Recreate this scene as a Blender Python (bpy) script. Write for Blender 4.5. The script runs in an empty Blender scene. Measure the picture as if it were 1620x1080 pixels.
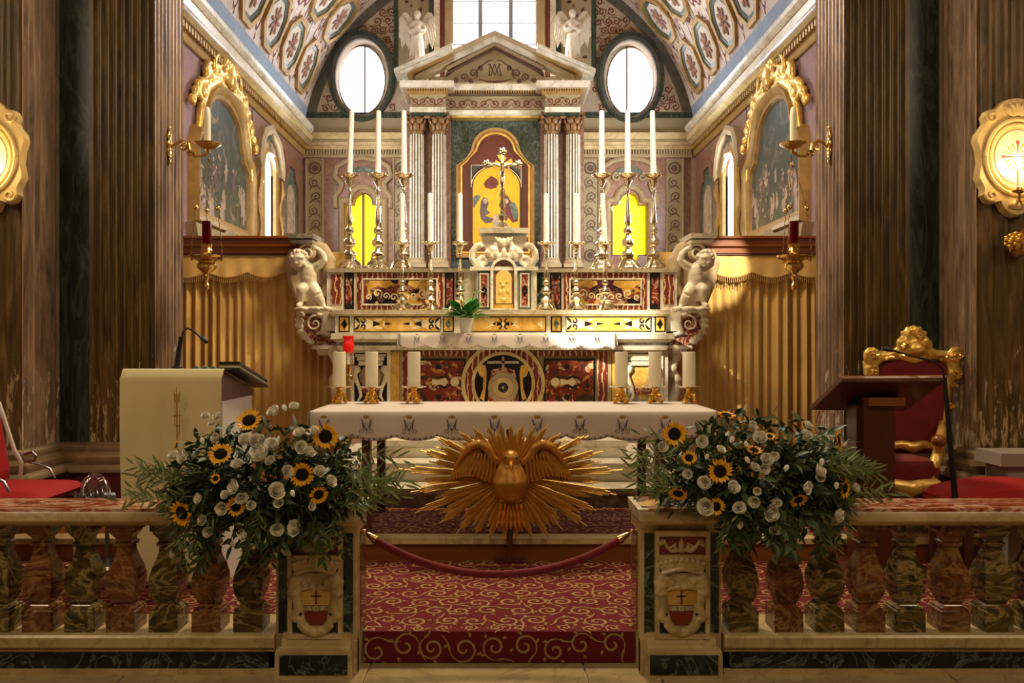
import bpy, bmesh, math, random
from mathutils import Vector, Matrix, Euler, noise
from mathutils.geometry import tessellate_polygon
PI = math.pi
S = bpy.context.scene
COL = S.collection
rnd = random.Random(7)
sin, cos = math.sin, math.cos

# ------------------------------------------------------------------ camera
FL, EYE = 1300.0, 1.55
cd = bpy.data.cameras.new('camera'); cam = bpy.data.objects.new('camera', cd); COL.objects.link(cam)
cam.location = (0, 0, EYE); cam.rotation_euler = (PI/2, 0, 0)
cd.sensor_width = 36; cd.lens = 36*FL/1620; cd.shift_x = 20/1620; cd.shift_y = 3/1620; cd.clip_end = 100
S.camera = cam
S.view_settings.view_transform = 'Standard'; S.view_settings.look = 'None'
S.view_settings.gamma = 1; S.view_settings.use_curve_mapping = False
S.view_settings.exposure = 0.0
S.cycles.use_denoising = True
S.cycles.max_bounces = 7; S.cycles.diffuse_bounces = 4; S.cycles.glossy_bounces = 4
S.cycles.transmission_bounces = 6; S.cycles.sample_clamp_indirect = 4; S.cycles.blur_glossy = 1.0
# ------------------------------------------------------------------ world: pale daylight outside
w = bpy.data.worlds.new('daylight'); S.world = w; w.use_nodes = True
bg = w.node_tree.nodes['Background']; bg.inputs[0].default_value = (0.75, 0.86, 1, 1); bg.inputs[1].default_value = 1.5
# ------------------------------------------------------------------ lamps
def lamp(name, kind, loc, target, power, col, **k):
    l = bpy.data.lights.new(name, kind); l.energy = power; l.color = col
    for a, b in k.items(): setattr(l, a, b)
    o = bpy.data.objects.new(name, l); COL.objects.link(o); o.location = loc
    d = Vector(target)-Vector(loc); o.rotation_euler = d.to_track_quat('-Z', 'Y').to_euler()
    return o
WARM = (1.0, .79, .52); WARM2 = (1.0, .82, .56); DAY = (.86, .92, 1.0)
lamp('nave_fill_light', 'AREA', (0, -1.0, 6.4), (0, 3.2, 0), 112, WARM, shape='DISK', size=3.0)  # unseen area light added as warm fill, no real fitting
lamp('pier_fill_light', 'AREA', (-4.5, 1.8, 4.6), (-2.4, 6, 2.2), 46, WARM, shape='DISK', size=.9)  # pair of unseen side fills added to brighten the piers
lamp('pier_fill_light', 'AREA', (4.5, 1.8, 4.6), (2.6, 6, 2.2), 40, WARM, shape='DISK', size=.9)
# a spot lamp clamped high on the pier facing the altar end, a curtain spot behind the arch, and wash and fill lights added to brighten altar and choir
lamp('altar_spot_light', 'SPOT', (-2.2, 4.5, 3.7), (1.06, 7.95, 1.64), 3600, (1, .91, .76), spot_size=math.radians(10.6), spot_blend=.45, shadow_soft_size=.05)
lamp('curtain_spot_light', 'SPOT', (2.72, 6.75, 3.5), (2.36, 8.6, 2.33), 620, (1, .88, .66), spot_size=math.radians(14), spot_blend=.3, shadow_soft_size=.04)
lamp('altar_wash_light', 'SPOT', (2.3, 6.8, 5.8), (-.3, 8.6, 1.9), 900, WARM2, spot_size=math.radians(62), spot_blend=.9, shadow_soft_size=.12)
lamp('choir_wash_light', 'SPOT', (-2.8, 9.2, 4.75), (.4, 13.6, 3.0), 270, WARM2, spot_size=math.radians(95), spot_blend=.9, shadow_soft_size=.15)
lamp('choir_wash_light', 'SPOT', (2.8, 9.2, 4.75), (-.4, 13.6, 3.0), 300, WARM2, spot_size=math.radians(95), spot_blend=.9, shadow_soft_size=.15)
lamp('mensa_fill_light', 'AREA', (0, 6.5, 5.9), (0, 6.3, .8), 260, WARM2, shape='DISK', size=1.2)
# daylight entering by the big lunette window and the side windows
lamp('window_daylight', 'AREA', (-.05, 13.9, 6.9), (-.05, 10.5, 4.2), 190, DAY, shape='RECTANGLE', size=1.2, size_y=1.6)
lamp('window_daylight', 'AREA', (3.28, 12.05, 3.7), (-3.4, 11.2, 5.2), 215, DAY, shape='RECTANGLE', size=.5, size_y=1.2)
lamp('window_daylight', 'AREA', (-3.28, 12.05, 3.7), (3.4, 11.2, 5.2), 150, DAY, shape='RECTANGLE', size=.5, size_y=1.2)

# ------------------------------------------------------------------ helpers
def X(px, D): return (px-790)*D/FL
def Z(py, D): return EYE+(543-py)*D/FL
def P(px, py, D): return Vector((X(px, D), D, Z(py, D)))
def XZ(y): return lambda u, v, w=0: (u, y-w, v)            # wall plane facing the nave
def HZ(z): return lambda u, v, w=0: (u, v, z+w)            # horizontal plane
def LW(x): return lambda u, v, w=0: (x+w, u, v)            # plane facing +X
def RW(x): return lambda u, v, w=0: (x-w, u, v)            # plane facing -X
def PXF(D, y=None):                                        # px coordinates on a wall plane at depth D
    return lambda u, v, w=0: (X(u, D), D-w, Z(v, D))
class MB:
    def __init__(s): s.v = []; s.f = []
    def add(s, vs, fs):
        o = len(s.v); s.v += [tuple(v) for v in vs]; s.f += [tuple(i+o for i in f) for f in fs]; return s
    def box(s, x0, x1, y0, y1, z0, z1, t=0, b=0):          # t, b: inset of the top or bottom face
        x0, x1 = min(x0, x1), max(x0, x1)
        v = []
        for z, i in ((z0, b), (z1, t)): v += [(x0+i, y0+i, z), (x1-i, y0+i, z), (x1-i, y1-i, z), (x0+i, y1-i, z)]
        return s.add(v, [(3, 2, 1, 0), (4, 5, 6, 7), (0, 1, 5, 4), (1, 2, 6, 5), (2, 3, 7, 6), (3, 0, 4, 7)])
    def prism(s, pts, fr, d0=0.0, d1=.02, taper=1.0, cap0=True):
        n = len(pts); cx = sum(p[0] for p in pts)/n; cy = sum(p[1] for p in pts)/n
        v = [fr(p[0], p[1], d0) for p in pts]+[fr(cx+(p[0]-cx)*taper, cy+(p[1]-cy)*taper, d1) for p in pts]
        f = [tuple(range(n, 2*n))]+[(i, (i+1) % n, n+(i+1) % n, n+i) for i in range(n)]
        if cap0: f.append(tuple(range(n-1, -1, -1)))
        return s.add(v, f)
    def ring(s, a, b, fr, d0=0.0, d1=.02):                 # flat ring between two loops with the same count
        n = len(a)
        v = [fr(*p, d0) for p in a]+[fr(*p, d1) for p in a]+[fr(*p, d1) for p in b]+[fr(*p, d0) for p in b]
        f = []
        for i in range(n):
            j = (i+1) % n
            f += [(i, j, n+j, n+i), (n+i, n+j, 2*n+j, 2*n+i), (2*n+i, 2*n+j, 3*n+j, 3*n+i)]
        return s.add(v, f)
    def plate(s, outer, holes, fr, d0, d1):                # plate with holes
        loops = [outer]+holes
        flat = [p for l in loops for p in l]; n = len(flat)
        tris = tessellate_polygon([[Vector((p[0], p[1], 0)) for p in l] for l in loops])
        v = [fr(*p, d1) for p in flat]+[fr(*p, d0) for p in flat]
        f = [tuple(t) for t in tris]+[tuple(n+i for i in t[::-1]) for t in tris]
        o = 0
        for l in loops:
            m = len(l); f += [(o+i, o+(i+1) % m, n+o+(i+1) % m, n+o+i) for i in range(m)]; o += m
        return s.add(v, f)
    def mould(s, path, prof, fr, closed=True):             # sweep profile (offset, height) along a plane path, mitred
        n = len(path); m = len(prof); v = []
        for i in range(n):
            p = Vector(path[i]); a = Vector(path[i-1]) if (closed or i > 0) else None; b = Vector(path[(i+1) % n]) if (closed or i < n-1) else None
            d1 = (p-a).normalized() if a is not None and (p-a).length > 1e-9 else None
            d2 = (b-p).normalized() if b is not None and (b-p).length > 1e-9 else None
            d1 = d1 or d2; d2 = d2 or d1
            n1 = Vector((d1.y, -d1.x)); n2 = Vector((d2.y, -d2.x)); k = n1+n2
            if k.length < 1e-6: k = n1
            k.normalize(); k = k/max(.35, k.dot(n1))
            v += [fr(p.x+k.x*o, p.y+k.y*o, h) for o, h in prof]
        f = []
        for i in range(n if closed else n-1):
            j = (i+1) % n
            f += [(i*m+k, i*m+k+1, j*m+k+1, j*m+k) for k in range(m-1)]
        if not closed: f += [tuple(range(m)), tuple((n-1)*m+k for k in range(m-1, -1, -1))]
        return s.add(v, f)
    def lathe(s, prof, c=(0, 0, 0), n=20, sx=1, sy=1, a0=0, wob=None):
        v = []
        for r, z in prof:
            for i in range(n):
                a = a0+2*PI*i/n; q = r*(wob(a, z) if wob else 1)
                v.append((c[0]+q*cos(a)*sx, c[1]+q*sin(a)*sy, c[2]+z))
        m = len(prof); f = []
        for k in range(m-1): f += [(k*n+i, k*n+(i+1) % n, (k+1)*n+(i+1) % n, (k+1)*n+i) for i in range(n)]
        f += [tuple(range(n-1, -1, -1)), tuple((m-1)*n+i for i in range(n))]
        return s.add(v, f)
    def square(s, prof, c=(0, 0, 0)): return s.lathe([(r*math.sqrt(2), z) for r, z in prof], c, 4, a0=PI/4)
    def tube(s, pts, r, n=8, flat=None, up=None):
        pts = [Vector(p) for p in pts]; m = len(pts)
        rs = r if isinstance(r, (list, tuple)) else [r]*m
        t0 = (pts[1]-pts[0]).normalized(); nr = Vector(up) if up else t0.orthogonal(); v = []
        for i in range(m):
            t = (pts[min(i+1, m-1)]-pts[max(i-1, 0)])
            t = t.normalized() if t.length > 1e-9 else t0
            nr = nr-t*nr.dot(t); nr = nr.normalized() if nr.length > 1e-6 else t.orthogonal().normalized(); b = t.cross(nr)
            for k in range(n):
                a = 2*PI*k/n; v.append(pts[i]+nr*(rs[i]*cos(a))+b*(rs[i]*(flat or 1)*sin(a)))
        f = []
        for i in range(m-1): f += [(i*n+k, i*n+(k+1) % n, (i+1)*n+(k+1) % n, (i+1)*n+k) for k in range(n)]
        f += [tuple(range(n-1, -1, -1)), tuple((m-1)*n+k for k in range(n))]
        return s.add(v, f)
    def ell(s, c, r, n=12, m=8, rot=None):
        if not isinstance(r, (list, tuple)): r = (r, r, r)
        v = []; c = Vector(c)
        for j in range(m+1):
            t = PI*j/m
            for i in range(n):
                a = 2*PI*i/n; p = Vector((r[0]*sin(t)*cos(a), r[1]*sin(t)*sin(a), -r[2]*cos(t)))
                if rot: p = rot @ p
                v.append(c+p)
        f = []
        for j in range(m): f += [(j*n+i, j*n+(i+1) % n, (j+1)*n+(i+1) % n, (j+1)*n+i) for i in range(n)]
        return s.add(v, f)
    def ribbon(s, pts, wd, fr, eps=.001):
        n = len(pts); ws = wd if isinstance(wd, (list, tuple)) else [wd]*n; v = []
        for i in range(n):
            a = Vector(pts[max(i-1, 0)]); b = Vector(pts[min(i+1, n-1)]); d = b-a
            d = d.normalized() if d.length > 1e-9 else Vector((1, 0)); q = Vector((-d.y, d.x)); p = Vector(pts[i])
            for sg in (1, -1):
                e = p+q*(sg*ws[i]/2); v.append(fr(e.x, e.y, eps))
        return s.add(v, [(2*i, 2*i+1, 2*i+3, 2*i+2) for i in range(n-1)])
    def poly(s, pts, fr, eps=.001): return s.add([fr(p[0], p[1], eps) for p in pts], [tuple(range(len(pts)))])
    def grid(s, fn, nu, nv, closed=False):
        v = [fn(i/nu, j/nv) for j in range(nv+1) for i in range(nu+(0 if closed else 1))]; q = nu+(0 if closed else 1)
        f = []
        for j in range(nv):
            for i in range(nu):
                k = (i+1) % q; f.append((j*q+i, j*q+k, (j+1)*q+k, (j+1)*q+i))
        return s.add(v, f)
    def xf(s, M):
        s.v = [tuple(M @ Vector(v)) for v in s.v]; return s
OFF = {}
def wloc(o): return OFF.get(o, Vector((0, 0, 0)))
def mesh(mb, name, mat, off=Vector((0, 0, 0)), ang=40, fix=True):
    me = bpy.data.meshes.new(name)
    me.from_pydata([tuple(Vector(v)-off) for v in mb.v], [], mb.f)
    if fix:
        bm = bmesh.new(); bm.from_mesh(me); bmesh.ops.remove_doubles(bm, verts=bm.verts, dist=1e-6)
        bmesh.ops.recalc_face_normals(bm, faces=bm.faces); bm.to_mesh(me); bm.free()
    if mat: me.materials.append(mat)
    if ang:
        me.shade_smooth(); me.set_sharp_from_angle(angle=math.radians(ang))
    return me
def pieces(mb):                                              # far-apart islands of a mesh become parts of their own
    n = len(mb.v); p = list(range(n))
    def root(i):
        while p[i] != i: p[i] = p[p[i]]; i = p[i]
        return i
    for f in mb.f:
        a = root(f[0])
        for i in f[1:]: p[root(i)] = a
    isl = {}
    for i in range(n): isl.setdefault(root(i), []).append(i)
    if len(isl) < 2 or len(isl) > 600: return [mb]
    B = []
    for ids in isl.values():
        c = [mb.v[i] for i in ids]; lo = [min(x[k] for x in c) for k in range(3)]; hi = [max(x[k] for x in c) for k in range(3)]
        B.append((lo, hi, max(hi[k]-lo[k] for k in range(3))))
    m = len(B); q = list(range(m))
    def rt_(i):
        while q[i] != i: q[i] = q[q[i]]; i = q[i]
        return i
    for i in range(m):
        for j in range(i):
            if rt_(i) == rt_(j): continue
            g = math.sqrt(sum(max(0, B[i][0][k]-B[j][1][k], B[j][0][k]-B[i][1][k])**2 for k in range(3)))
            if g <= max(.019, .49*max(B[i][2], B[j][2])): q[rt_(i)] = rt_(j)
    ks = list(isl); grp = {}
    for i in range(m): grp.setdefault(rt_(i), []).append(ks[i])
    if len(grp) < 2 or len(grp) > 24: return [mb]
    own = {}
    for g, roots in grp.items():
        for r_ in roots: own[r_] = g
    out = {}
    for f in mb.f: out.setdefault(own[root(f[0])], []).append(f)
    res = []
    for fs in out.values():
        ids = sorted({i for f in fs for i in f}); mp = {a: b for b, a in enumerate(ids)}
        x = MB(); x.add([mb.v[i] for i in ids], [tuple(mp[i] for i in f) for f in fs]); res.append(x)
    return res
def build(mb, name, mat, par=None, label=None, ang=40, fix=True, **k):
    off = wloc(par) if par else Vector((0, 0, 0))
    if par and 'kind' not in k and 'kind_' not in k:
        ps = pieces(mb)
        if len(ps) > 1:
            os_ = [build(x, name, mat, par, label, ang, fix, kind_=1, **k) for x in ps]; return os_[0]
    k.pop('kind_', None)
    o = bpy.data.objects.new(name, mesh(mb, name, mat, off, ang, fix)); COL.objects.link(o)
    if par: o.parent = par; OFF[o] = off
    if label: o['label'] = label
    for a, b in k.items(): o[a] = b
    return o
def thing(name, label, cat, loc=(0, 0, 0), group=None):
    o = bpy.data.objects.new(name, None); COL.objects.link(o); o.location = loc; OFF[o] = Vector(loc)
    o['label'] = label; o['category'] = cat; o.empty_display_size = .1
    if group: o['group'] = group
    return o
def single(mb, name, mat, label, cat, group=None, **k):
    o = build(mb, name, mat, label=label, **k); o['category'] = cat
    if group: o['group'] = group
    return o
def struct(mb, name, mat, par=None, **k):
    o = build(mb, name, mat, par, **k)
    if not par: o['kind'] = 'structure'
    return o
def inst(me, name, par=None, loc=(0, 0, 0), rot=None, sc=None, mat=None):
    o = bpy.data.objects.new(name, me); COL.objects.link(o)
    o.location = Vector(loc)-(wloc(par) if par else Vector((0, 0, 0)))
    if par: o.parent = par; OFF[o] = Vector(loc)
    if rot is not None: o.rotation_euler = rot.to_euler() if hasattr(rot, 'to_euler') else rot
    if sc is not None: o.scale = sc if isinstance(sc, (tuple, list)) else (sc, sc, sc)
    return o
def dup(root, loc, label, rotz=None, group=None):
    r = root.copy(); COL.objects.link(r); r.location = loc; r['label'] = label
    if rotz is not None: r.rotation_euler = (0, 0, rotz)
    if group: r['group'] = group
    for ch in list(root.children):
        c = ch.copy(); COL.objects.link(c); c.parent = r
        for g in list(ch.children):
            d = g.copy(); COL.objects.link(d); d.parent = c
    return r
def fuse(mb, voxel, smooth=4, fac=.5):                      # one continuous skin over overlapping blobs
    me = bpy.data.meshes.new('fuse'); me.from_pydata(mb.v, [], mb.f)
    bm = bmesh.new(); bm.from_mesh(me); bmesh.ops.recalc_face_normals(bm, faces=bm.faces); bm.to_mesh(me); bm.free()
    o = bpy.data.objects.new('fuse', me); COL.objects.link(o)
    m = o.modifiers.new('r', 'REMESH'); m.mode = 'VOXEL'; m.voxel_size = voxel
    if smooth:
        k = o.modifiers.new('s', 'SMOOTH'); k.iterations = smooth; k.factor = fac
    e = o.evaluated_get(bpy.context.evaluated_depsgraph_get()); t = e.to_mesh()
    out = MB(); out.add([tuple(v.co) for v in t.vertices], [tuple(p.vertices) for p in t.polygons])
    e.to_mesh_clear(); bpy.data.objects.remove(o); bpy.data.meshes.remove(me)
    return out
def rect(x0, x1, y0, y1): return [(x0, y0), (x1, y0), (x1, y1), (x0, y1)]
def circ(cx, cy, r, n=32, ry=None, a0=0): return [(cx+r*cos(a0+2*PI*i/n), cy+(ry or r)*sin(a0+2*PI*i/n)) for i in range(n)]
def arch(x0, x1, y0, ys, n=14, ry=None):                    # upright arch outline; ys is the springing height
    cx = (x0+x1)/2; r = (x1-x0)/2
    return [(x0, y0), (x1, y0)]+[(cx+r*cos(PI*i/n), ys+(ry or r)*sin(PI*i/n)) for i in range(n+1)]
def shrink(pts, d):                                         # inset an outline towards its box centre
    xs = [p[0] for p in pts]; ys = [p[1] for p in pts]; cx = (min(xs)+max(xs))/2; cy = (min(ys)+max(ys))/2
    a = (max(xs)-min(xs))/2; b = (max(ys)-min(ys))/2
    return [(cx+(p[0]-cx)*(a-d)/a, cy+(p[1]-cy)*(b-d)/b) for p in pts]
def spiral(cx, cy, r, turns=1.4, a0=0, sg=1, n=26, r1=.12):
    return [(cx+r*(1-(1-r1)*t)*cos(a0+sg*2*PI*turns*t), cy+r*(1-(1-r1)*t)*sin(a0+sg*2*PI*turns*t)) for t in [i/(n-1) for i in range(n)]]
def taper(n, w0, w1=None): return [w0*(.35+.65*sin(PI*min(1, .12+.88*(1-i/(n-1))))**.7) for i in range(n)]
def scrolls(mb, x0, x1, y0, y1, cell, wd, fr, keep=lambda x, y: True, seed=1, eps=.001):
    r = random.Random(seed); ny = max(1, round((y1-y0)/cell)); nx = max(1, round((x1-x0)/cell))
    cy = (y1-y0)/ny; cx = (x1-x0)/nx
    for j in range(ny):
        for i in range(nx):
            x = x0+(i+.5+r.uniform(-.12, .12)+(.25 if j % 2 else -.25)*(nx > 3))*cx; y = y0+(j+.5+r.uniform(-.12, .12))*cy
            if not keep(x, y): continue
            q = min(cx, cy)*r.uniform(.4, .5); a = r.uniform(0, 2*PI); sg = r.choice((1, -1))
            sp = spiral(x, y, q, r.uniform(1.2, 1.7), a, sg); mb.ribbon(sp, taper(len(sp), wd), fr, eps)
            tx, ty = x+q*cos(a), y+q*sin(a)                 # tail and leaf ticks
            tail = [(tx-sg*sin(a)*(-q)*t*1.1+cos(a)*q*.5*t*t, ty+sg*cos(a)*(-q)*t*1.1+sin(a)*q*.5*t*t) for t in [k/7 for k in range(8)]]
            if all(keep(*p) for p in tail): mb.ribbon(tail, [wd*(1-.75*k/7) for k in range(8)], fr, eps*1.2)
            for k in range(3):
                b = a+sg*(1.2+1.5*k); px, py = x+q*.93*cos(b), y+q*.93*sin(b); c2 = b+sg*.8
                if keep(px+q*.35*cos(c2), py+q*.35*sin(c2)):
                    mb.ribbon([(px, py), (px+q*.2*cos(c2-.3*sg), py+q*.2*sin(c2-.3*sg)), (px+q*.36*cos(c2), py+q*.36*sin(c2))], [wd, wd*1.1, wd*.1], fr, eps*1.4)
# ------------------------------------------------------------------ materials
def C(h):
    h = h.lstrip('#'); c = [int(h[i:i+2], 16)/255 for i in (0, 2, 4)]
    return tuple(((x+.055)/1.055)**2.4 if x > .04045 else x/12.92 for x in c)+(1,)
class NT:
    def __init__(s, name, rough=.5, metal=0):
        s.m = bpy.data.materials.new(name); s.m.use_nodes = True; s.t = s.m.node_tree; s.b = s.t.nodes['Principled BSDF']
        s.b.inputs['Roughness'].default_value = rough; s.b.inputs['Metallic'].default_value = metal
    def n(s, typ, ins=None, **k):
        x = s.t.nodes.new(typ)
        for a, b in k.items(): setattr(x, a, b)
        for a, b in (ins or {}).items(): s.put(x.inputs[a], b)
        return x
    def put(s, sock, v):
        if hasattr(v, 'is_output'): s.t.links.new(v, sock)
        else: sock.default_value = v
    def set(s, k, v): s.put(s.b.inputs[k], v)
    def co(s, scale=(1, 1, 1), rnd_=False, kind='Object'):
        c = s.n('ShaderNodeTexCoord').outputs[kind]
        m = s.n('ShaderNodeMapping', {0: c}); m.inputs['Scale'].default_value = scale
        if rnd_:
            o = s.n('ShaderNodeObjectInfo'); v = s.n('ShaderNodeVectorMath', {0: o.outputs['Random'], 1: (17, 31, 23)}, operation='MULTIPLY')
            s.put(m.inputs['Location'], v.outputs[0])
        return m.outputs[0]
    def noise(s, co, scale=5, detail=5, dist=0, rough=.55):
        return s.n('ShaderNodeTexNoise', {'Vector': co, 'Scale': scale, 'Detail': detail, 'Distortion': dist, 'Roughness': rough}).outputs[0]
    def ramp(s, f, stops, interp='LINEAR'):
        r = s.n('ShaderNodeValToRGB', {0: f}); e = r.color_ramp; e.interpolation = interp
        while len(e.elements) < len(stops): e.elements.new(.5)
        for x, (p, c) in zip(e.elements, stops): x.position = p; x.color = c if isinstance(c, tuple) else C(c)
        return r.outputs[0]
    def mix(s, f, a, b, mode='MIX'):
        x = s.n('ShaderNodeMix', data_type='RGBA', blend_type=mode)
        s.put(x.inputs[0], f); s.put(x.inputs[6], a if not isinstance(a, str) else C(a)); s.put(x.inputs[7], b if not isinstance(b, str) else C(b))
        return x.outputs[2]
    def math(s, op, a, b=0, c=0):
        x = s.n('ShaderNodeMath', operation=op); s.put(x.inputs[0], a); s.put(x.inputs[1], b); s.put(x.inputs[2], c); return x.outputs[0]
    def bump(s, h, k=.2, d=.01): s.set('Normal', s.n('ShaderNodeBump', {'Strength': k, 'Distance': d, 'Height': h}).outputs[0])
def plain(name, col, rough=.5, metal=0, var=.18, scale=6, bump=0, bscale=None, stretch=(1, 1, 1), sheen=0, emit=None, rnd_=False, coat=0):
    t = NT(name, rough, metal); c = t.co(stretch, rnd_); f = t.noise(c, scale, 5)
    b = C(col); lo = tuple(x*(1-var) for x in b[:3])+(1,); hi = tuple(min(1, x*(1+var)) for x in b[:3])+(1,)
    t.set('Base Color', t.ramp(f, [(.3, lo), (.7, hi)]))
    if bump: t.bump(t.noise(c, bscale or scale*6, 4), bump)
    if sheen: t.set('Sheen Weight', sheen)
    if coat: t.set('Coat Weight', coat)
    if emit: t.set('Emission Color', C(emit[0])); t.set('Emission Strength', emit[1])
    return t.m
def marble(name, cols, vein, scale=3, vscale=2.5, vw=.05, rough=.22, stretch=(1, 1, 1), dist=1.5, vamt=.8):
    t = NT(name, rough); c = t.co(stretch, True); n = t.noise(c, scale, 7, dist)
    k = len(cols); base = t.ramp(n, [(.28+.44*i/(k-1), x) for i, x in enumerate(cols)])
    v = t.noise(c, vscale, 6, 2.2); d = t.math('ABSOLUTE', t.math('SUBTRACT', v, .5))
    m = t.ramp(d, [(0, (vamt,)*3+(1,)), (vw, (0, 0, 0, 1))])
    t.set('Base Color', t.mix(m, base, vein)); return t.m
M = {}
M['white'] = marble('white_marble', ['#b5a88c', '#d8cfb8', '#e6decb'], '#8f8774', 2.5, 1.6, .03, vamt=.5)
M['cream'] = marble('yellowed_white_marble', ['#a08a5e', '#c0a878', '#d2bd90'], '#7d6b48', 3, 1.8, .025, .3, vamt=.4)
M['grey'] = marble('grey_marble', ['#6d6a62', '#8d8880', '#a8a299'], '#c9c3b6', 4, 3, .03, .25)
M['red'] = marble('red_marble', ['#4c1d13', '#712c1e', '#8c4632'], '#cfb092', 6, 7, .05, .25, vamt=.8)
M['redcap'] = marble('red_breccia_marble', ['#6a2414', '#8a3a22', '#a0553a', '#c89a78'], '#e0c8a8', 3.5, 3, .06, .14, (1, 2.4, 2), 2.5, .7)
M['pink'] = marble('pink_brown_marble', ['#694637', '#7e5642', '#936c54'], '#ae947c', 6, 4, .03, .35, vamt=.35)
M['green'] = marble('dark_green_marble', ['#0c120f', '#18211c', '#2a3831'], '#6f8076', 6, 4, .022, .15, vamt=.7)
M['greengrey'] = marble('grey_green_backing_marble', ['#252e28', '#38433b', '#4c584d'], '#7d897c', 5, 4, .03, .2, vamt=.6)
M['fieldcream'] = plain('painted_coffer_cream', '#cdbfae', .85, 0, .12, 8)
M['teal'] = marble('grey_green_marble', ['#2e3a32', '#46554a', '#5d6c5f'], '#8b9a8a', 5, 4, .03, .3, vamt=.6)
M['amber'] = marble('yellow_marble', ['#a87828', '#c79a45', '#d9b364'], '#e6cc8e', 4, 3, .03, .25, vamt=.35)
M['onyx_red'] = marble('red_brown_onyx', ['#331b0e', '#5a301a', '#7e4f2e', '#492712'], '#ab8858', 5, 3.5, .05, .08, (1, 1, 1.8), 2.5, .6)
M['onyx_green'] = marble('green_brown_onyx', ['#1f1a0c', '#3a3016', '#5f4d24', '#2c2610'], '#b9a06a', 5, 3.5, .05, .08, (1, 1, 1.8), 2.5, .6)
M['black'] = plain('black_stone', '#120e0c', .25)
M['gold'] = plain('polished_gold', '#e2b24c', .26, .85, .12, 10)
M['gilt'] = plain('gilded_wood', '#e6bc64', .34, .6, .3, 9, .25, 40)
M['giltdark'] = plain('dark_gilded_wood', '#b88236', .4, .5, .35, 7, .2, 30)
M['giltpaint'] = plain('gold_paint', '#a8854a', .5, .35, .22, 8, .1, 40)
M['brass'] = plain('polished_brass', '#cdaa66', .22, 1, .08, 8)
M['silver'] = plain('silvered_brass', '#dccdaa', .2, 1, .08, 8)
M['wax'] = plain('candle_wax', '#e9dfc4', .5, 0, .04, 5)
M['waxw'] = plain('white_candle_wax', '#efe6dc', .45, 0, .03, 5)
M['linen'] = plain('white_linen', '#cdbfb2', .85, 0, .05, 3, .12, 220, sheen=.2)
M['creamcloth'] = plain('cream_cloth', '#d6c698', .8, 0, .05, 3, .1, 200, sheen=.25)
M['velvet'] = plain('red_velvet', '#6d0810', .85, 0, .2, 20, .1, 200, sheen=.1)
M['redseat'] = plain('red_seat_fabric', '#a00a10', .85, 0, .08, 30, .15, 250)
M['curtain'] = plain('gold_satin_curtain', '#caa458', .52, .0, .12, 3, .06, 150, sheen=.4)
M['wood'] = plain('red_brown_wood', '#4a210f', .35, 0, .3, 4, .08, 30, stretch=(1, 1, .12), coat=.2)
M['walnut'] = plain('brown_polished_wood', '#7a4318', .35, 0, .28, 5, .06, 30, stretch=(.12, 1, 1), coat=.2)
M['stucco'] = plain('aged_stone_stucco', '#a28c69', .8, 0, .18, 3, .2, 30)
M['plaster'] = plain('grey_plaster', '#978766', .85, 0, .14, 2.5, .15, 30)
M['statue'] = plain('white_stucco_statue', '#cfc2ac', .6, 0, .1, 6, .1, 40)
M['carved'] = marble('carved_white_marble', ['#b9ab8e', '#d4c8ae', '#ded4bf'], '#9a8d74', 4, 3, .03, .35, vamt=.3)
M['metal'] = plain('grey_steel', '#8b8b8e', .3, 1, .05)
M['chrome'] = plain('chrome_wire', '#c9c9cc', .18, 1, .03)
M['plastic'] = plain('black_plastic', '#0d0c0c', .45, 0, .05)
M['whitepaint'] = plain('white_paint', '#d8d2c8', .5, 0, .04)
M['greystone'] = plain('grey_stone_block', '#8f857a', .6, 0, .08, 6, .1, 40)
M['darkred'] = plain('dark_red_paint', '#4a1409', .5, 0, .2)
M['inkblue'] = plain('navy_embroidery', '#4c4a66', .8, 0, .1)
M['goldthread'] = plain('gold_embroidery', '#a9781f', .5, .3, .1)
M['petal'] = plain('yellow_petals', '#ffb400', .5, 0, .18, 20)
M["seed"] = plain("dark_flower_centre", "#1b0c04", .9, 0, .3, 90, .6, 200)
M['rose'] = plain('white_petals', '#ece7d6', .55, 0, .05, 10)
M['leaf1'] = plain('dark_green_leaf', '#384c22', .5, 0, .35, 9, rnd_=True)
M['leaf2'] = plain('olive_green_leaf', '#6f7d44', .55, 0, .3, 9, rnd_=True)
M['leaf3'] = plain('bright_green_leaf', '#2f7a1c', .4, 0, .3, 9)
M['book'] = plain('black_book_cover', '#15130f', .4)
M['paper'] = plain('paper_edges', '#cfc29a', .8)
M['greencloth'] = plain('grey_green_cloth', '#5f6f5c', .85)
M['inkred'] = plain('dark_red_fresco_paint', '#6a3426', .8, 0, .2, 12)
M['inkbrown'] = plain('brown_fresco_paint', '#5c4630', .8, 0, .2, 12)
M['inkblack'] = plain('black_inlay', '#1a1512', .3)
M['inkcream'] = plain('cream_inlay', '#d6c49c', .35)
M['red_plastic'] = plain('red_votive_plastic', '#c8100c', .3, 0, .05, emit=('#ff2010', .25))
def glow(name, col, st, var=None):
    t = NT(name, .6); t.set('Base Color', C(col)); t.set('Emission Strength', st)
    if var:
        f = t.noise(t.co((3, 3, 9)), 2, 4, .5); t.set('Emission Color', t.ramp(f, [(.35, C(var)), (.6, C(col))]))
    else: t.set('Emission Color', C(col))
    return t.m
M['daypane'] = glow('daylit_window_glass', '#f3f6ff', 4.5)
M['amberpane'] = glow('daylit_amber_glass', '#ffe414', 1.5, '#e89c00')
M['amberpane2'] = glow('daylit_plain_amber_glass', '#ffe818', 1.6, '#ffd800')
M['bulb'] = glow('lit_candle_bulb', '#ffe2a8', 40)
def redglass():
    t = NT('dark_red_glass', .08); t.set('Base Color', C('#5a0408')); t.set('Transmission Weight', .35); t.set('IOR', 1.3); return t.m
M['redglass'] = redglass()
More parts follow.
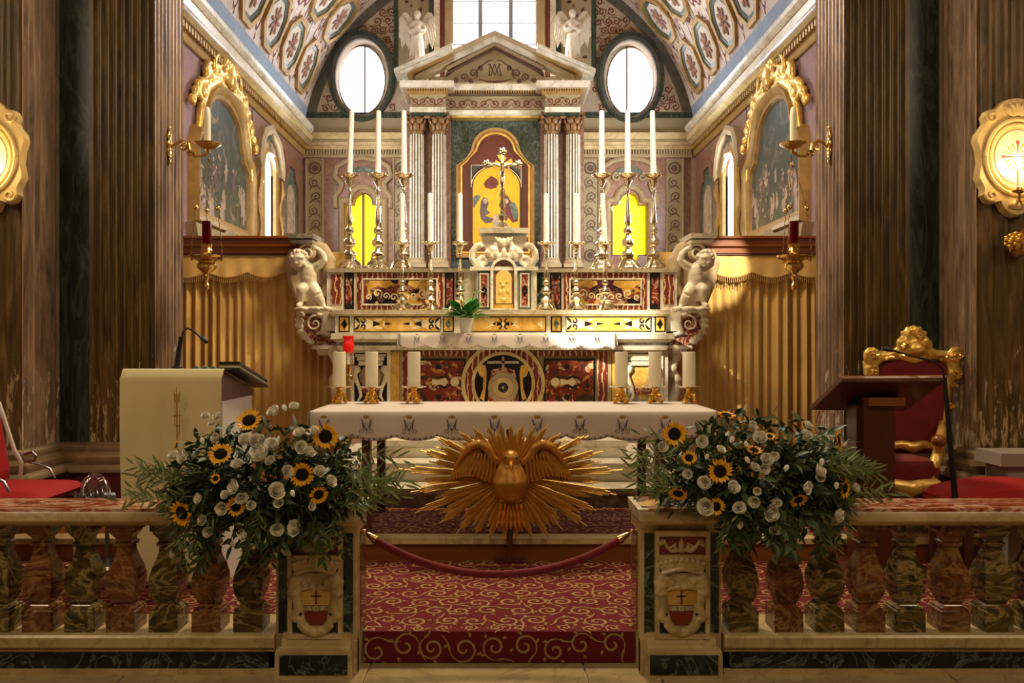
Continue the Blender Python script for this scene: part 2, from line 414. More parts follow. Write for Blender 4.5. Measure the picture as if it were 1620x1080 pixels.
def pier_mat(name, cols, wear):
    t = NT(name, .42); c = t.co((5, 5, .6)); f = t.noise(c, 3, 7, 1.2, .6)
    base = t.ramp(f, [(.3, cols[0]), (.5, cols[1]), (.7, cols[2])])
    g = t.co((13, 13, 2.6)); chips = t.noise(g, 2.2, 6, .4, .68)
    z = t.n('ShaderNodeSeparateXYZ', {0: t.n('ShaderNodeTexCoord').outputs['Object']}).outputs[2]
    low = t.n('ShaderNodeMapRange', {0: z, 1: .7, 2: 1.75, 3: .47, 4: .70}).outputs[0]       # worn paint: more chips low down
    m = t.n('ShaderNodeMapRange', {0: t.math('SUBTRACT', chips, low), 1: 0.0, 2: .05, 3: 0, 4: .85}).outputs[0]
    t.set('Base Color', t.mix(m, base, wear)); t.bump(f, .25, .006); return t.m
M['pier'] = pier_mat('worn_brown_faux_marble', ['#2f2110', '#5b4420', '#84663a'], '#c4aa80')
M['pierside'] = pier_mat('worn_grey_brown_faux_marble', ['#4a382c', '#7f6650', '#a88a68'], '#cfc0a8')
M['pierbase'] = plain('worn_brown_stone', '#7c6446', .5, 0, .3, 7, .15, 40)
M['greenfaux'] = marble('dark_green_faux_marble', ['#141a13', '#232c22', '#344030'], '#55644e', 3, 2.2, .05, .4, (3, 3, .6), 2, .5)
def fresco(name, cols, scale, patches=None):
    t = NT(name, .85); c = t.co(); f = t.noise(c, scale, 8, .8, .7)
    col = t.ramp(f, [(.25+.5*i/(len(cols)-1), x) for i, x in enumerate(cols)])
    g = t.noise(c, scale*.35, 3); col = t.mix(t.ramp(g, [(.45, (0, 0, 0, 1)), (.62, (.55, .55, .55, 1))]), col, patches or cols[0])
    t.set('Base Color', col); t.bump(f, .15, .01); return t.m
M['vault'] = fresco('painted_vault', ['#a5867a', '#cbb5a4', '#d9cab8', '#c0a094', '#d5cac2'], 5, '#c4b4a8')
M['lunette'] = fresco('painted_lunette', ['#9a8670', '#b09c84', '#c0ae96'], 6, '#9a8672')
M['mauve'] = fresco('mauve_wall_plaster', ['#85696a', '#97797a', '#a68d88'], 4, '#8a6f78')
M['bluegrey'] = fresco('blue_grey_paint', ['#7a8694', '#8b98a8', '#9ea8b4'], 6, '#84909e')
M['damp'] = fresco('mouldy_dark_plaster', ['#3a372f', '#5a5548', '#7a7262'], 7, '#4a463c')
def inlay(name, cols, scale=9, seedv=0):
    t = NT(name, .25); c = t.co((1, 1, 1), True); d = t.n('ShaderNodeVectorMath', {0: c, 1: t.n('ShaderNodeVectorMath', {0: t.n('ShaderNodeTexNoise', {'Vector': c, 'Scale': 9.0}).outputs[1], 1: (.16, .16, .16)}, operation='MULTIPLY').outputs[0]}, operation='ADD').outputs[0]
    v = t.n('ShaderNodeTexVoronoi', {'Vector': d, 'Scale': scale}).outputs['Color']
    s_ = t.n('ShaderNodeSeparateColor', {0: v}).outputs[0]
    t.set('Base Color', t.ramp(s_, [(i/len(cols), x) for i, x in enumerate(cols)], 'CONSTANT')); return t.m
M['inlay'] = inlay('pietra_dura_inlay', ['#1a1210', '#7a3a26', '#c08f3a', '#4a2430', '#b99f80', '#241816', '#8a5a48', '#caa14a'], 11)
M['inlayred'] = inlay('red_flower_inlay', ['#6e2a1c', '#7c3424', '#5e2218', '#b29a78', '#6f2c1e', '#7e3826', '#3a2a22', '#6a281a', '#a8743a', '#74301f'], 24)
def ticks(name, a, b, axis, freq):
    t = NT(name, .3); c = t.co(); n = t.noise(c, 9, 4, 1); x = t.n('ShaderNodeSeparateXYZ', {0: c}).outputs[axis]
    s_ = t.math('SINE', t.math('ADD', t.math('MULTIPLY', x, freq), t.math('MULTIPLY', n, 9)))
    t.set('Base Color', t.mix(t.ramp(s_, [(.55, (0, 0, 0, 1)), (.85, (1, 1, 1, 1))]), a, b)); return t.m
M['breccia'] = ticks('striped_red_breccia', '#6c2c1c', '#c9a884', 0, 120)
def carpet():
    t = NT('crimson_carpet', .95); c = t.co(); f = t.noise(c, 300, 3)
    t.set('Base Color', t.ramp(f, [(.3, '#50060e'), (.7, '#760b14')])); t.bump(f, .4, .004); return t.m
M['carpet'] = carpet()
M['carpetgold'] = plain('gold_carpet_pile', '#a5834f', .95, 0, .2, 120)
def painting():
    t = NT('altar_painting_canvas', .45); c = t.co(); z = t.n('ShaderNodeSeparateXYZ', {0: c}).outputs[2]
    f = t.noise(c, 3.2, 9, 1.2, .7); k = t.math('ADD', t.n('ShaderNodeMapRange', {0: z, 1: 2.7, 2: 4.5, 3: 0, 4: 1}).outputs[0], t.math('MULTIPLY', t.math('SUBTRACT', f, .5), 1.9))
    t.set('Base Color', t.ramp(k, [(.02, '#3b4238'), (.15, '#5e5b4e'), (.27, '#8d7a63'), (.38, '#77695a'), (.5, '#a09a8d'), (.68, '#a8a49a'), (.78, '#7a8296'), (.95, '#56627c')])); return t.m
M['canvas'] = painting()
M['figure'] = plain('painted_figures', '#a89078', .5, 0, .4, 8)
M['figure2'] = plain('painted_dark_figures', '#5b4a44', .5, 0, .4, 8)
M['icongold'] = plain('gold_icon_ground', '#d9a62e', .38, .6, .15, 6)
M['floor'] = marble('floor_marble', ['#8c7a58', '#a8946c', '#b8a57c'], '#6d5c40', 2, 1.4, .02, .18, vamt=.4)
M['nave'] = plain('nave_wall_plaster', '#a88c66', .8)
# ================================================================== THE SETTING
DB = 14.2; WX = 3.39; VR = 3.41; VZ = 4.80; DC = 8.7        # back wall depth, chancel half width, vault radius and springing
# nave floor of marble slabs
fl = struct(MB().box(-6, 6, -6, 4.05, -.2, -.012), 'floor', M['stucco'])
sx = [-6, -3.1, -1.75, -.62, .405, .75, 2.1, 3.4, 6]
for y0, y1 in ((-6, -2), (-2, 1.2), (1.2, 3.2), (3.2, 4.02)):
    for a, b in zip(sx, sx[1:]):
        build(MB().box(a+.003, b-.003, y0+.003, y1-.003, -.012, 0, t=.002), 'slab', M['floor'], fl)
# sanctuary floor, two carpeted levels
fs = struct(MB().box(-4.6, 4.6, 4.02, 5.34, -.02, .145), 'floor_sanctuary', M['stucco'])
f2 = struct(MB().box(-4.6, 4.6, 5.3, 15, -.02, .285), 'floor_altar_level', M['walnut'])  # brown riser colour stands in for the shadow below the stone edge
build(MB().box(-4.6, 4.6, 5.275, 5.42, .262, .297), 'stone_edge', M['cream'], f2)
def carpet_piece(x0, x1, y0, y1, z, front, label):
    t = thing('carpet', label, 'carpet', (0, y0, z), 'scroll carpets')
    mb = MB().box(x0, x1, y0, y1, z-.008, z)
    if front: mb.box(-.655, .655, 3.992, y0+.002, .004, z)
    build(mb, 'carpet_base', M['carpet'], t)
    s_ = MB(); scrolls(s_, x0, x1, y0, y1, .155, .015, HZ(z), seed=int(y0*10), eps=.0015)
    if front: scrolls(s_, -.65, .65, .005, z-.003, .14, .012, XZ(3.992), seed=5, eps=.0015)
    build(s_, 'scroll_pattern', M['carpetgold'], t, kind='stuff', fix=False)
carpet_piece(-4.5, 4.5, 4.06, 5.27, .153, False, 'crimson scroll-patterned carpet on the lower level behind the marble rail')
t_ = thing('carpet', 'crimson scroll-patterned runner turned down over the step in the rail opening', 'carpet', (0, 3.99, 0), 'scroll carpets')
build(MB().box(-.655, .655, 3.985, 4.075, .004, .154), 'carpet_base', M['carpet'], t_)
s_ = MB(); scrolls(s_, -.65, .65, .006, .15, .15, .012, XZ(3.985), seed=15, eps=.0015); scrolls(s_, -.65, .65, 3.99, 4.07, .12, .011, HZ(.154), seed=4, eps=.0015)
build(s_, 'scroll_pattern', M['carpetgold'], t_, kind='stuff', fix=False)
carpet_piece(-2.36, 2.36, 5.42, 6.24, .302, False, 'crimson scroll-patterned carpet on the upper level under the front altar')
# marble steps of the high altar
st = thing('trim_1', 'pale marble steps climbing to the high altar', 'steps', (0, 6.25, .3)); st['kind'] = 'structure'; del st['category']
for i, (hw, y0, z0, z1) in enumerate(((1.66, 6.25, .29, .444), (1.36, 6.55, .444, .593), (1.06, 6.85, .593, .739))):
    build(MB().box(-hw, hw, y0+.03, 8.95-.02*i, z0, z1-.045), 'step', M['grey'] if i == 0 else M['white'], st)
    build(MB().box(-hw-.02, hw+.02, y0, 8.97-.02*i, z1-.045, z1, t=.006, b=.006), 'tread', M['white'], st)

# ---- fluted piers of the chancel arch
def fluted(p0, p1, n, depth, z0, z1, bow=1):
    mb = MB(); p0 = Vector(p0); p1 = Vector(p1); d = p1-p0; L = d.length; d.normalize(); nr = Vector((-d.y, d.x))*bow; pts = []
    for i in range(n):
        a = i/n; fw = 1/n
        pts.append((a, 0)); pts.append((a+fw*.22, 0))
        for k in range(1, 6): pts.append((a+fw*(.22+.78*k/6), -sin(PI*k/6)*depth))
    pts.append((1, 0))
    q = [p0+d*(L*t)+nr*h for t, h in pts]
    m = len(q); mb.add([(v.x, v.y, z0) for v in q]+[(v.x, v.y, z1) for v in q], [(i, i+1, m+i+1, m+i) for i in range(m-1)])
    return mb
ZT = 6.6
for sg, nm, side in ((-1, 'wall_pier_left', 'left'), (1, 'wall_pier_right', 'right')):
    g = lambda x, y: (sg*x, y)
    pts = [(4.6, 5.5), (3.194, 5.5), (3.194, 5.97), (2.942, 5.97), (2.942, 5.93), (2.486, 5.93), (2.486, 6.46)]
    core = [(4.6, 5.53), (3.215, 5.53), (3.215, 5.99), (2.92, 5.99), (2.92, 5.955), (2.508, 5.955), (2.508, 6.5), (4.6, 6.5)]
    b = MB().prism([(sg*x, y) for x, y in core], lambda u, v, w: (u, v, w), .1, ZT)
    wl = struct(b, nm, M['pier'])
    bw = -sg if True else sg
    build(fluted(g(4.55, 5.5), g(3.194, 5.5), 13, .026, .8, ZT, sg), 'fluted_pilaster', M['pier'], wl)
    build(fluted(g(3.194, 5.5), g(3.194, 5.97), 7, .026, .8, ZT, sg), 'fluted_return', M['pierside'], wl)
    build(MB().box(sg*3.19, sg*2.96, 5.962, 5.985, .75, ZT), 'green_strip', M['greenfaux'], wl)
    build(fluted(g(2.942, 5.93), g(2.486, 5.93), 8, .026, .8, ZT, sg), 'fluted_pilaster', M['pier'], wl)
    build(fluted(g(2.486, 5.93), g(2.486, 6.46), 8, .026, .8, ZT, sg), 'fluted_return', M['pierside'], wl)
    build(MB().box(sg*2.942, sg*2.96, 5.93, 5.99, .75, ZT), 'pilaster_edge', M['pier'], wl)
    path = [(sg*x, y) for x, y in pts]
    if sg > 0: pass
    o = lambda k: -k*sg                                     # outward is towards the nave
    prof = [(o(0), .84), (o(.02), .83), (o(.035), .80), (o(.03), .775), (o(.045), .765), (o(.075), .74), (o(.08), .71), (o(.07), .69), (o(.09), .68), (o(.11), .655), (o(.11), .635), (o(.085), .625), (o(0), .62)]
    build(MB().mould(path, prof, lambda u, v, w: (u, v, w), False), 'base_moulding', M['pierbase'], wl)
    build(MB().mould(path, [(o(0), .63), (o(.08), .63), (o(.08), .14), (o(0), .14)], lambda u, v, w: (u, v, w), False), 'plinth', M['darkred'], wl)
# nave around the camera: plain walls and ceiling (only ever seen in reflections)
struct(MB().box(-6.2, -6, -6, 5.6, 0, 7), 'wall_left', M['nave']); struct(MB().box(6, 6.2, -6, 5.6, 0, 7), 'wall_right', M['nave'])
struct(MB().box(-6, 6, -6.2, -6, 0, 7), 'wall_behind', M['nave']); struct(MB().box(-6.2, 6.2, -6.2, 6.6, 7, 7.2), 'ceiling_nave', M['nave'])
wf = MB()
for sg in (-1, 1): wf.box(sg*4.5, sg*6.2, 5.5, 5.7, 0, 7)
wf.plate(rect(-4.7, 4.7, ZT-.05, 8.6), [], XZ(6.5), 0, .1)
struct(wf, 'wall_front', M['nave'])

# ---- chancel side walls with window openings
def side_wall(sg, nm):
    fr = (LW(-WX) if sg < 0 else RW(WX))
    win = arch(11.72, 12.30, 3.02, 4.05, 12, .28)
    wl = struct(MB().plate(rect(6.4, 14.25, 0, 5.3), [win], fr, -.35, 0), nm, M['mauve'])
    # pinkish stone facing towards the back
    build(MB().plate(rect(11.25, 14.2, 2.2, 4.75), [shrink(win, -.01)], fr, -.005, .012), 'stone_facing', M['pink'], wl)
    # painted niche beside the window
    n_ = [(12.85, 2.9), (13.7, 2.9), (13.7, 4.0), (13.62, 4.16), (13.5, 4.2), (13.45, 4.38), (13.1, 4.38), (13.05, 4.2), (12.93, 4.16), (12.85, 4.0)]
    nb = build(MB().prism(n_, fr, 0, .02), 'niche_panel', M['teal'], wl)
    build(MB().prism(arch(13.02, 13.53, 2.95, 3.85), fr, .02, .028), 'niche_field', M['figure'], nb)
    build(MB().mould(n_, [(0, 0), (0, .05), (.05, .05), (.07, 0)], fr), 'niche_border', M['pink'], nb)
    # window frame
    wn = thing('window_%d' % (1 if sg < 0 else 2), 'narrow arched window in the chancel wall on the %s side' % ('ambo' if sg < 0 else 'throne'), 'window', fr(12.0, 3.02)); wn['kind'] = 'structure'; del wn['category']
    build(MB().mould(win, [(0, -.05), (0, .05), (.06, .07), (.12, .06), (.17, .02), (.19, 0)], fr), 'frame', M['giltpaint'], wn)
    build(MB().box(fr(0, 0, -.03)[0], fr(0, 0, -.05)[0], 11.7, 12.32, 3.0, 4.36), 'pane', M['daypane'], wn)
    hood = [(11.42, 4.0), (11.36, 4.12), (11.42, 4.36), (11.6, 4.6), (12.0, 4.74), (12.4, 4.6), (12.58, 4.36), (12.64, 4.12), (12.58, 4.0)]
    build(MB().mould(hood, [(0, 0), (0, .09), (.06, .12), (.12, .1), (.15, 0)][::1], fr, False), 'hood', M['stucco'], wn)
    build(MB().prism(arch(11.7, 12.3, 4.3, 4.36, 10, .22), fr, 0, .03), 'hood_field', M['teal'], wn)
    c = MB()
    for k in range(7): c.ell(fr(12.0+.06*(k % 3-1), 4.32+.05*(k//3), .06), (.05, .05, .05), 8, 6)
    build(fuse(c, .018, 2), 'carved_mask', M['figure'], wn)
    c = MB()
    for u in (11.45, 12.55): c.tube([fr(u, 3.02+z, .05+.02*sin(z*9)) for z in [k*.1 for k in range(11)]], [.03+.02*(k % 4 == 0) for k in range(11)], 6)
    build(c, 'side_carving', M['giltpaint'], wn)
    # cornice, built up of its layers
    cn = struct(MB().prism([(0, 4.94), (.12, 4.94), (.16, 4.98), (.20, 4.99), (.20, 5.09), (.17, 5.10), (.17, 5.13), (0, 5.13)], lambda u, v, w: fr(w, v, u), 6.46, 14.0), 'trim_%d' % (2 if sg < 0 else 3), M['stucco'])
    cn.data.materials[0] = M['cream']
    build(MB().prism([(0, 5.13), (.185, 5.13), (.23, 5.18), (.23, 5.24), (0, 5.24)], lambda u, v, w: fr(w, v, u), 6.46, 14.0), 'crown_moulding', M['white'], cn)
    build(MB().prism([(0, 4.77), (.03, 4.77), (.05, 4.80), (.05, 4.90), (.10, 4.94), (0, 4.94)], lambda u, v, w: fr(w, v, u), 6.46, 14.15), 'gilded_frieze', M['giltpaint'], cn)
    d = MB(); y = 6.5
    while y < 14.0:
        q = fr(y, 4.91, .055); d.box(q[0], fr(y, 0, .10)[0], y, y+.045, 4.86, 4.925); y += .085
    build(d, 'dentils', M['giltpaint'], cn, kind='stuff')
    return fr
FRL = side_wall(-1, 'wall_chancel_left'); FRR = side_wall(1, 'wall_chancel_right')

# ---- barrel vault with octagonal coffers
def vfr(sg): return lambda u, v, w=0: (sg*(VR-w)*cos(v), u, VZ+(VR-w)*sin(v))
vault = struct(MB().grid(lambda a, b: (VR*cos(PI*a), 6.4+7.9*b, VZ+VR*sin(PI*a)), 64, 8).grid(lambda a, b: ((VR+.2)*cos(PI*a), 6.4+7.9*b, VZ+(VR+.2)*sin(PI*a)), 64, 8), 'ceiling', M['vault'], ang=60, fix=False)
def octo(cy, ct, ry, rt): return [(cy+ry*x, ct+rt*y) for x, y in ((1, .42), (.42, 1), (-.42, 1), (-1, .42), (-1, -.42), (-.42, -1), (.42, -1), (1, -.42))][::-1]
ros = MB()
for k in range(8):
    a = 2*PI*k/8; ros.ell((.1*cos(a), .1*sin(a), .015), (.075, .026, .02), 8, 5, Matrix.Rotation(a, 3, 'Z'))
ros.ell((0, 0, .02), (.035, .035, .03), 8, 6)
rosm = mesh(ros, 'rosette', plain('rose_brown_stucco', '#9a7462', .8))
for sg in (-1, 1):
    fr = vfr(sg)
    build(MB().grid(lambda a, b: fr(6.45+7.7*b, .115+.125*a, .012), 3, 20), 'blue_band', M['bluegrey'], vault)
    for row, (th, y0) in enumerate(((.385, 9.65), (.675, 9.85), (.965, 10.05))):
        for k in range(5):
            cy = y0+.94*k
            if cy > 13.75: continue
            A_ = octo(cy, th, .40, .128); B_ = octo(cy, th, .33, .105); C_ = octo(cy, th, .27, .086)
            oc = build(MB().ring(A_, B_, fr, 0, .045), 'coffer', M['giltpaint'], vault)
            build(MB().ring(B_, C_, fr, 0, .022), 'inner_border', M['teal'], oc)
            build(MB().prism(C_, fr, 0, .008), 'coffer_field', M['fieldcream'], oc)
            p = fr(cy, th, .012); nx = Vector((-sg*cos(th), 0, -sin(th)))
            q = Vector((0, 1, 0)); r3 = Matrix((q, nx.cross(q), nx)).transposed()
            inst(rosm, 'rosette', oc, p, r3, (1.05, 1.25, 1))
    s_ = MB(); scrolls(s_, 9.2, 14.1, .26, 1.15, .22, .02, lambda u, v, w=0: fr(u, v, w), keep=lambda x, y: True, seed=31, eps=.004)
    build(s_, 'painted_tracery', M['inkred'], vault, kind='stuff', fix=False)
struct(MB().box(-4, 4, 6.5, 14.6, 8.5, 8.7), 'ceiling_roof', M['nave'])

# ---- back wall with its windows
WF = XZ(DB); pf = PXF(DB)
def pxl(pts): return [(X(a, DB), Z(b, DB)) for a, b in pts]
def quatre(cx): return [(cx-29, 405), (cx-29, 323), (cx-16, 323)]+[(cx-16*cos(PI*k/10), 321-17*sin(PI*k/10)) for k in range(11)]+[(cx+16, 323), (cx+29, 323), (cx+29, 405), (cx+15, 405), (cx+13, 416), (cx+8, 424), (cx-8, 424), (cx-13, 416), (cx-15, 405)]
OV = [(573, 122), (997, 124)]
holes = [pxl(rect(717, 848, -75, 98))]+[pxl(circ(cx, cy, 42, 40, 60)) for cx, cy in OV]+[pxl(quatre(575)), pxl(quatre(995))]
wb = struct(MB().plate(rect(-3.7, 3.7, 0, 8.6), holes, WF, -.4, 0), 'wall_back', M['lunette'])
for a, b, cx in ((474, 650, 575), (916, 1092, 995)):
    build(MB().plate(pxl(rect(a, b, 250, 470)), [pxl(quatre(cx))], WF, -.005, .015), 'stone_facing', M['pink'], wb)
    build(MB().box(X(a-2, DB), X(b+2, DB), DB-.02, DB+.01, Z(215, DB), Z(187, DB)), 'frieze_band', M['plaster'], wb)
    build(MB().box(X(a-2, DB), X(b+2, DB), DB-.018, DB+.01, Z(187, DB), Z(178, DB)), 'green_border', M['greenfaux'], wb)
    c = MB().box(X(a-2, DB), X(b+2, DB), DB-.20, DB, Z(224, DB), Z(214, DB))
    c.box(X(a-2, DB), X(b+2, DB), DB-.14, DB, Z(232, DB), Z(227, DB)); c.box(X(a-2, DB), X(b+2, DB), DB-.08, DB, Z(238, DB), Z(232, DB))
    build(c, 'cornice_fillets', M['cream'], wb)
    build(MB().box(X(a-2, DB), X(b+2, DB), DB-.12, DB, Z(228, DB), Z(223, DB)).box(X(a-2, DB), X(b+2, DB), DB-.05, DB, Z(250, DB), Z(237, DB)), 'cornice_shadow_mould', M['stucco'], wb)
    d = MB(); u = a
    while u < b: d.box(X(u, DB), X(u+2.2, DB), DB-.09, DB-.04, Z(245, DB), Z(239, DB)); u += 4.4
    build(d, 'dentils', M['stucco'], wb, kind='stuff')
    for p0, p1 in (((484, 513), (622, 648)) if cx < 700 else ((920, 948), (1053, 1081))):
        pp = build(MB().box(X(p0, DB), X(p1, DB), DB-.045, DB, Z(432, DB), Z(252, DB), t=0), 'scroll_panel', M['plaster'], wb)
        build(MB().mould([(p0+1.5, 253), (p1-1.5, 253), (p1-1.5, 430), (p0+1.5, 430)], [(-1, .045), (-.5, .07), (1, .07), (1.5, .045)], pf), 'panel_border', M['stucco'], pp)
        s_ = MB(); f3 = PXF(DB-.045); m = (p0+p1)/2
        for cy in (266, 404): s_.ring(circ(m, cy, 10, 24), circ(m, cy, 7.5, 24), f3, .001, .012).poly(circ(m, cy, 5.5, 20), f3, .006)
        for k in range(5):
            sp = spiral(m+(2 if k % 2 else -2), 289+22*k, 8.5, 1.6, PI/2*(1 if k % 2 else -1), 1 if k % 2 else -1); s_.ribbon(sp, taper(len(sp), 2.2), f3, .003)
            s_.ribbon([(m+8-16*t, 299+22*k-6*sin(PI*t)) if k % 2 else (m-8+16*t, 299+22*k-6*sin(PI*t)) for t in [j/6 for j in range(7)]], 1.6, f3, .004)
        build(s_, 'scroll_relief', M['inkbrown'], pp, kind='stuff')
# lunette decoration: dark damp band along the vault, grotesque scrolls, strips beside the window
arc = lambda r, a0, a1, n=30: [(790+r*cos(a0+(a1-a0)*k/n), 245-r*sin(a0+(a1-a0)*k/n)) for k in range(n+1)]
d = MB()
for a0, a1 in ((.2, 1.0), (PI-1.0, PI-.2)):
    A_ = arc(313, a0, a1); B_ = arc(297, a0, a1)
    d.prism(A_+B_[::-1], pf, .002, .012)
build(d, 'damp_band', M['damp'], wb)
def keep(x, y):
    if math.hypot(x-790, y-245) > 294 or y > 174: return False
    if any(((x-cx)/55)**2+((y-cy)/73)**2 < 1 for cx, cy in OV): return False
    return not (627 < x < 941)
s_ = MB(); scrolls(s_, 496, 632, -20, 178, 15, 2.4, pf, keep, 3, .003); scrolls(s_, 936, 1080, -20, 178, 15, 2.4, pf, keep, 6, .003)
build(s_, 'painted_scrolls', M['inkred'], wb, kind='stuff')
for sg in (-1, 1):
    q = lambda a: 783+sg*(a-783)
    for a, b, mt, nm in ((870, 879, 'white', 'jamb_strip'), (862, 870, 'inkred', 'red_strip'), (849, 862, 'stucco', 'window_jamb'), (879, 887, 'greenfaux', 'green_strip'), (936, 943, 'greenfaux', 'green_strip')):
        u0, u1 = sorted((q(a), q(b))); build(MB().box(X(u0, DB), X(u1, DB), DB-(.06 if 'jamb' in nm else .035), DB+.005, Z(122, DB), Z(-75, DB)), nm, M[mt], wb)
    u0, u1 = sorted((q(887), q(936))); pn = build(MB().box(X(u0, DB), X(u1, DB), DB-.02, DB+.005, Z(125, DB), Z(-75, DB)), 'angel_panel', M['plaster'], wb)
    s_ = MB(); f3 = PXF(DB-.02); r = random.Random(4)
    for k in range(14):
        cx, cy = r.uniform(u0+6, u1-6), r.uniform(-10, 115)
        for j in range(6): s_.ribbon([(cx, cy), (cx+3.6*cos(j*PI/3), cy+3.6*sin(j*PI/3))], [1.6, .4], f3, .002)
    build(s_, 'painted_stars', M['inkred'], pn, kind='stuff')
# oval windows
for i, (cx, cy) in enumerate(OV):
    wn = thing('window_%d' % (4+i), 'oval window high in the back wall on the %s side' % ('ambo', 'throne')[i], 'window', pf(cx, cy)); wn['kind'] = 'structure'; del wn['category']
    o1 = circ(cx, cy, 42, 40, 60); o2 = circ(cx, cy, 49, 40, 67); o3 = circ(cx, cy, 53, 40, 71)
    build(MB().ring(o2, o1, pf, -.02, .05), 'inner_frame', M['damp'], wn)
    build(MB().ring(o3, o2, pf, 0, .09), 'outer_frame', M['greenfaux'], wn)
    f4 = PXF(DB+.3)
    build(MB().ring(circ(cx, cy, 50, 40, 70), circ(cx, cy+6, 37, 40, 54), f4, 0, .03), 'splay', M['white'], wn)
    build(MB().ring(circ(cx, cy+6, 37.5, 40, 54.5), circ(cx, cy+6, 36, 40, 53), f4, .03, .05), 'rim', M['walnut'], wn)
    build(MB().poly(circ(cx, cy, 52, 40, 72), PXF(DB+.36), 0), 'pane', M['daypane'], wn, ang=0)
    u = 578 if i == 0 else 991
    build(MB().box(X(u-1.3, DB+.3), X(u+1.3, DB+.3), DB+.25, DB+.29, Z(cy+60, DB+.3), Z(cy-50, DB+.3)), 'mullion', M['metal'], wn)
# great rectangular window
wn = thing('window_3', 'tall barred window above the pediment', 'window', pf(783, 85)); wn['kind'] = 'structure'; del wn['category']
f4 = PXF(DB+.3)
xs = [717, 737, 760, 784, 808, 832, 849]; ys = [-75, -64, -31, 3, 37, 71, 104]
for a, b in zip(xs, xs[1:]):
    for c, e in zip(ys, ys[1:]): build(MB().poly(rect(a-2, b+2, c, e), PXF(DB+.33), 0), 'pane', M['daypane'], wn, ang=0)
for u in xs[1:-1]:
    k = 3.2 if u in (760, 808) else .8
    build(MB().prism(rect(u-k, u+k, -80, 105), f4, 0, .05 if k > 1 else .03), 'mullion', M['metal'], wn)
for v in ys[1:-1]: build(MB().prism(rect(712, 852, v-.8, v+.8), f4, 0, .03), 'glazing_bar', M['metal'], wn)
build(MB().ring(rect(712, 853, -80, 105), rect(719, 846, -78, 100), f4, 0, .06), 'frame', M['metal'], wn)
# amber windows beside the retable
for i, cx in enumerate((575, 995)):
    wn = thing('window_%d' % (6+i), ('arched amber window with a dark mullion beside the retable', 'plain undivided amber window beside the retable')[i], 'window', pf(cx, 424)); wn['kind'] = 'structure'; del wn['category']
    build(MB().poly(rect(cx-36, cx+36, 296, 432), PXF(DB+.2), 0), 'pane', M['amberpane' if i == 0 else 'amberpane2'], wn, ang=0)
    if i == 0: build(MB().prism(rect(cx-1.8, cx+1.8, 298, 430), PXF(DB+.16), 0, .03), 'mullion', M['wood'], wn)
    build(MB().ring(quatre(cx), shrink(quatre(cx), 3), PXF(DB+.14), 0, .05), 'sash', M['wood'], wn)
    p_ = [(cx-30, 430), (cx-30, 322), (cx-17, 320)]+[(cx-17*cos(PI*k/10), 318-18*sin(PI*k/10)) for k in range(11)]+[(cx+17, 320), (cx+30, 322), (cx+30, 430)]
    build(MB().mould(p_, [(0, -.02), (0, .06), (3, .09), (6, .08), (9, .03), (11, 0)], pf, False), 'frame', M['stucco'], wn)
    h_ = [(cx-43, 330), (cx-44, 312), (cx-36, 302), (cx-33, 292), (cx-44, 280), (cx-41, 265), (cx-24, 255), (cx, 251), (cx+24, 255), (cx+41, 265), (cx+44, 280), (cx+33, 292), (cx+36, 302), (cx+44, 312), (cx+43, 330)]
    build(MB().mould(h_, [(-3, 0), (-3, .07), (0, .1), (3, .08), (4, 0)], pf, False), 'hood', M['stucco'], wn)
    build(MB().prism([(cx+26*cos(PI*k/12), 281-17*sin(PI*k/12)) for k in range(13)]+[(cx+20*cos(PI*k/12), 281-9*sin(PI*k/12)) for k in range(12, -1, -1)], pf, 0, .04), 'green_arc', M['teal'], wn)
    c = MB()
    for sg in (-1, 1):
        sp = spiral(cx+sg*20, 281, 7, 1.3, -PI/2, sg); c.tube([pf(a, b, .05) for a, b in sp], [.025*(1-.02*k) for k in range(len(sp))], 6)
    build(c, 'scroll_ornament', M['stucco'], wn)
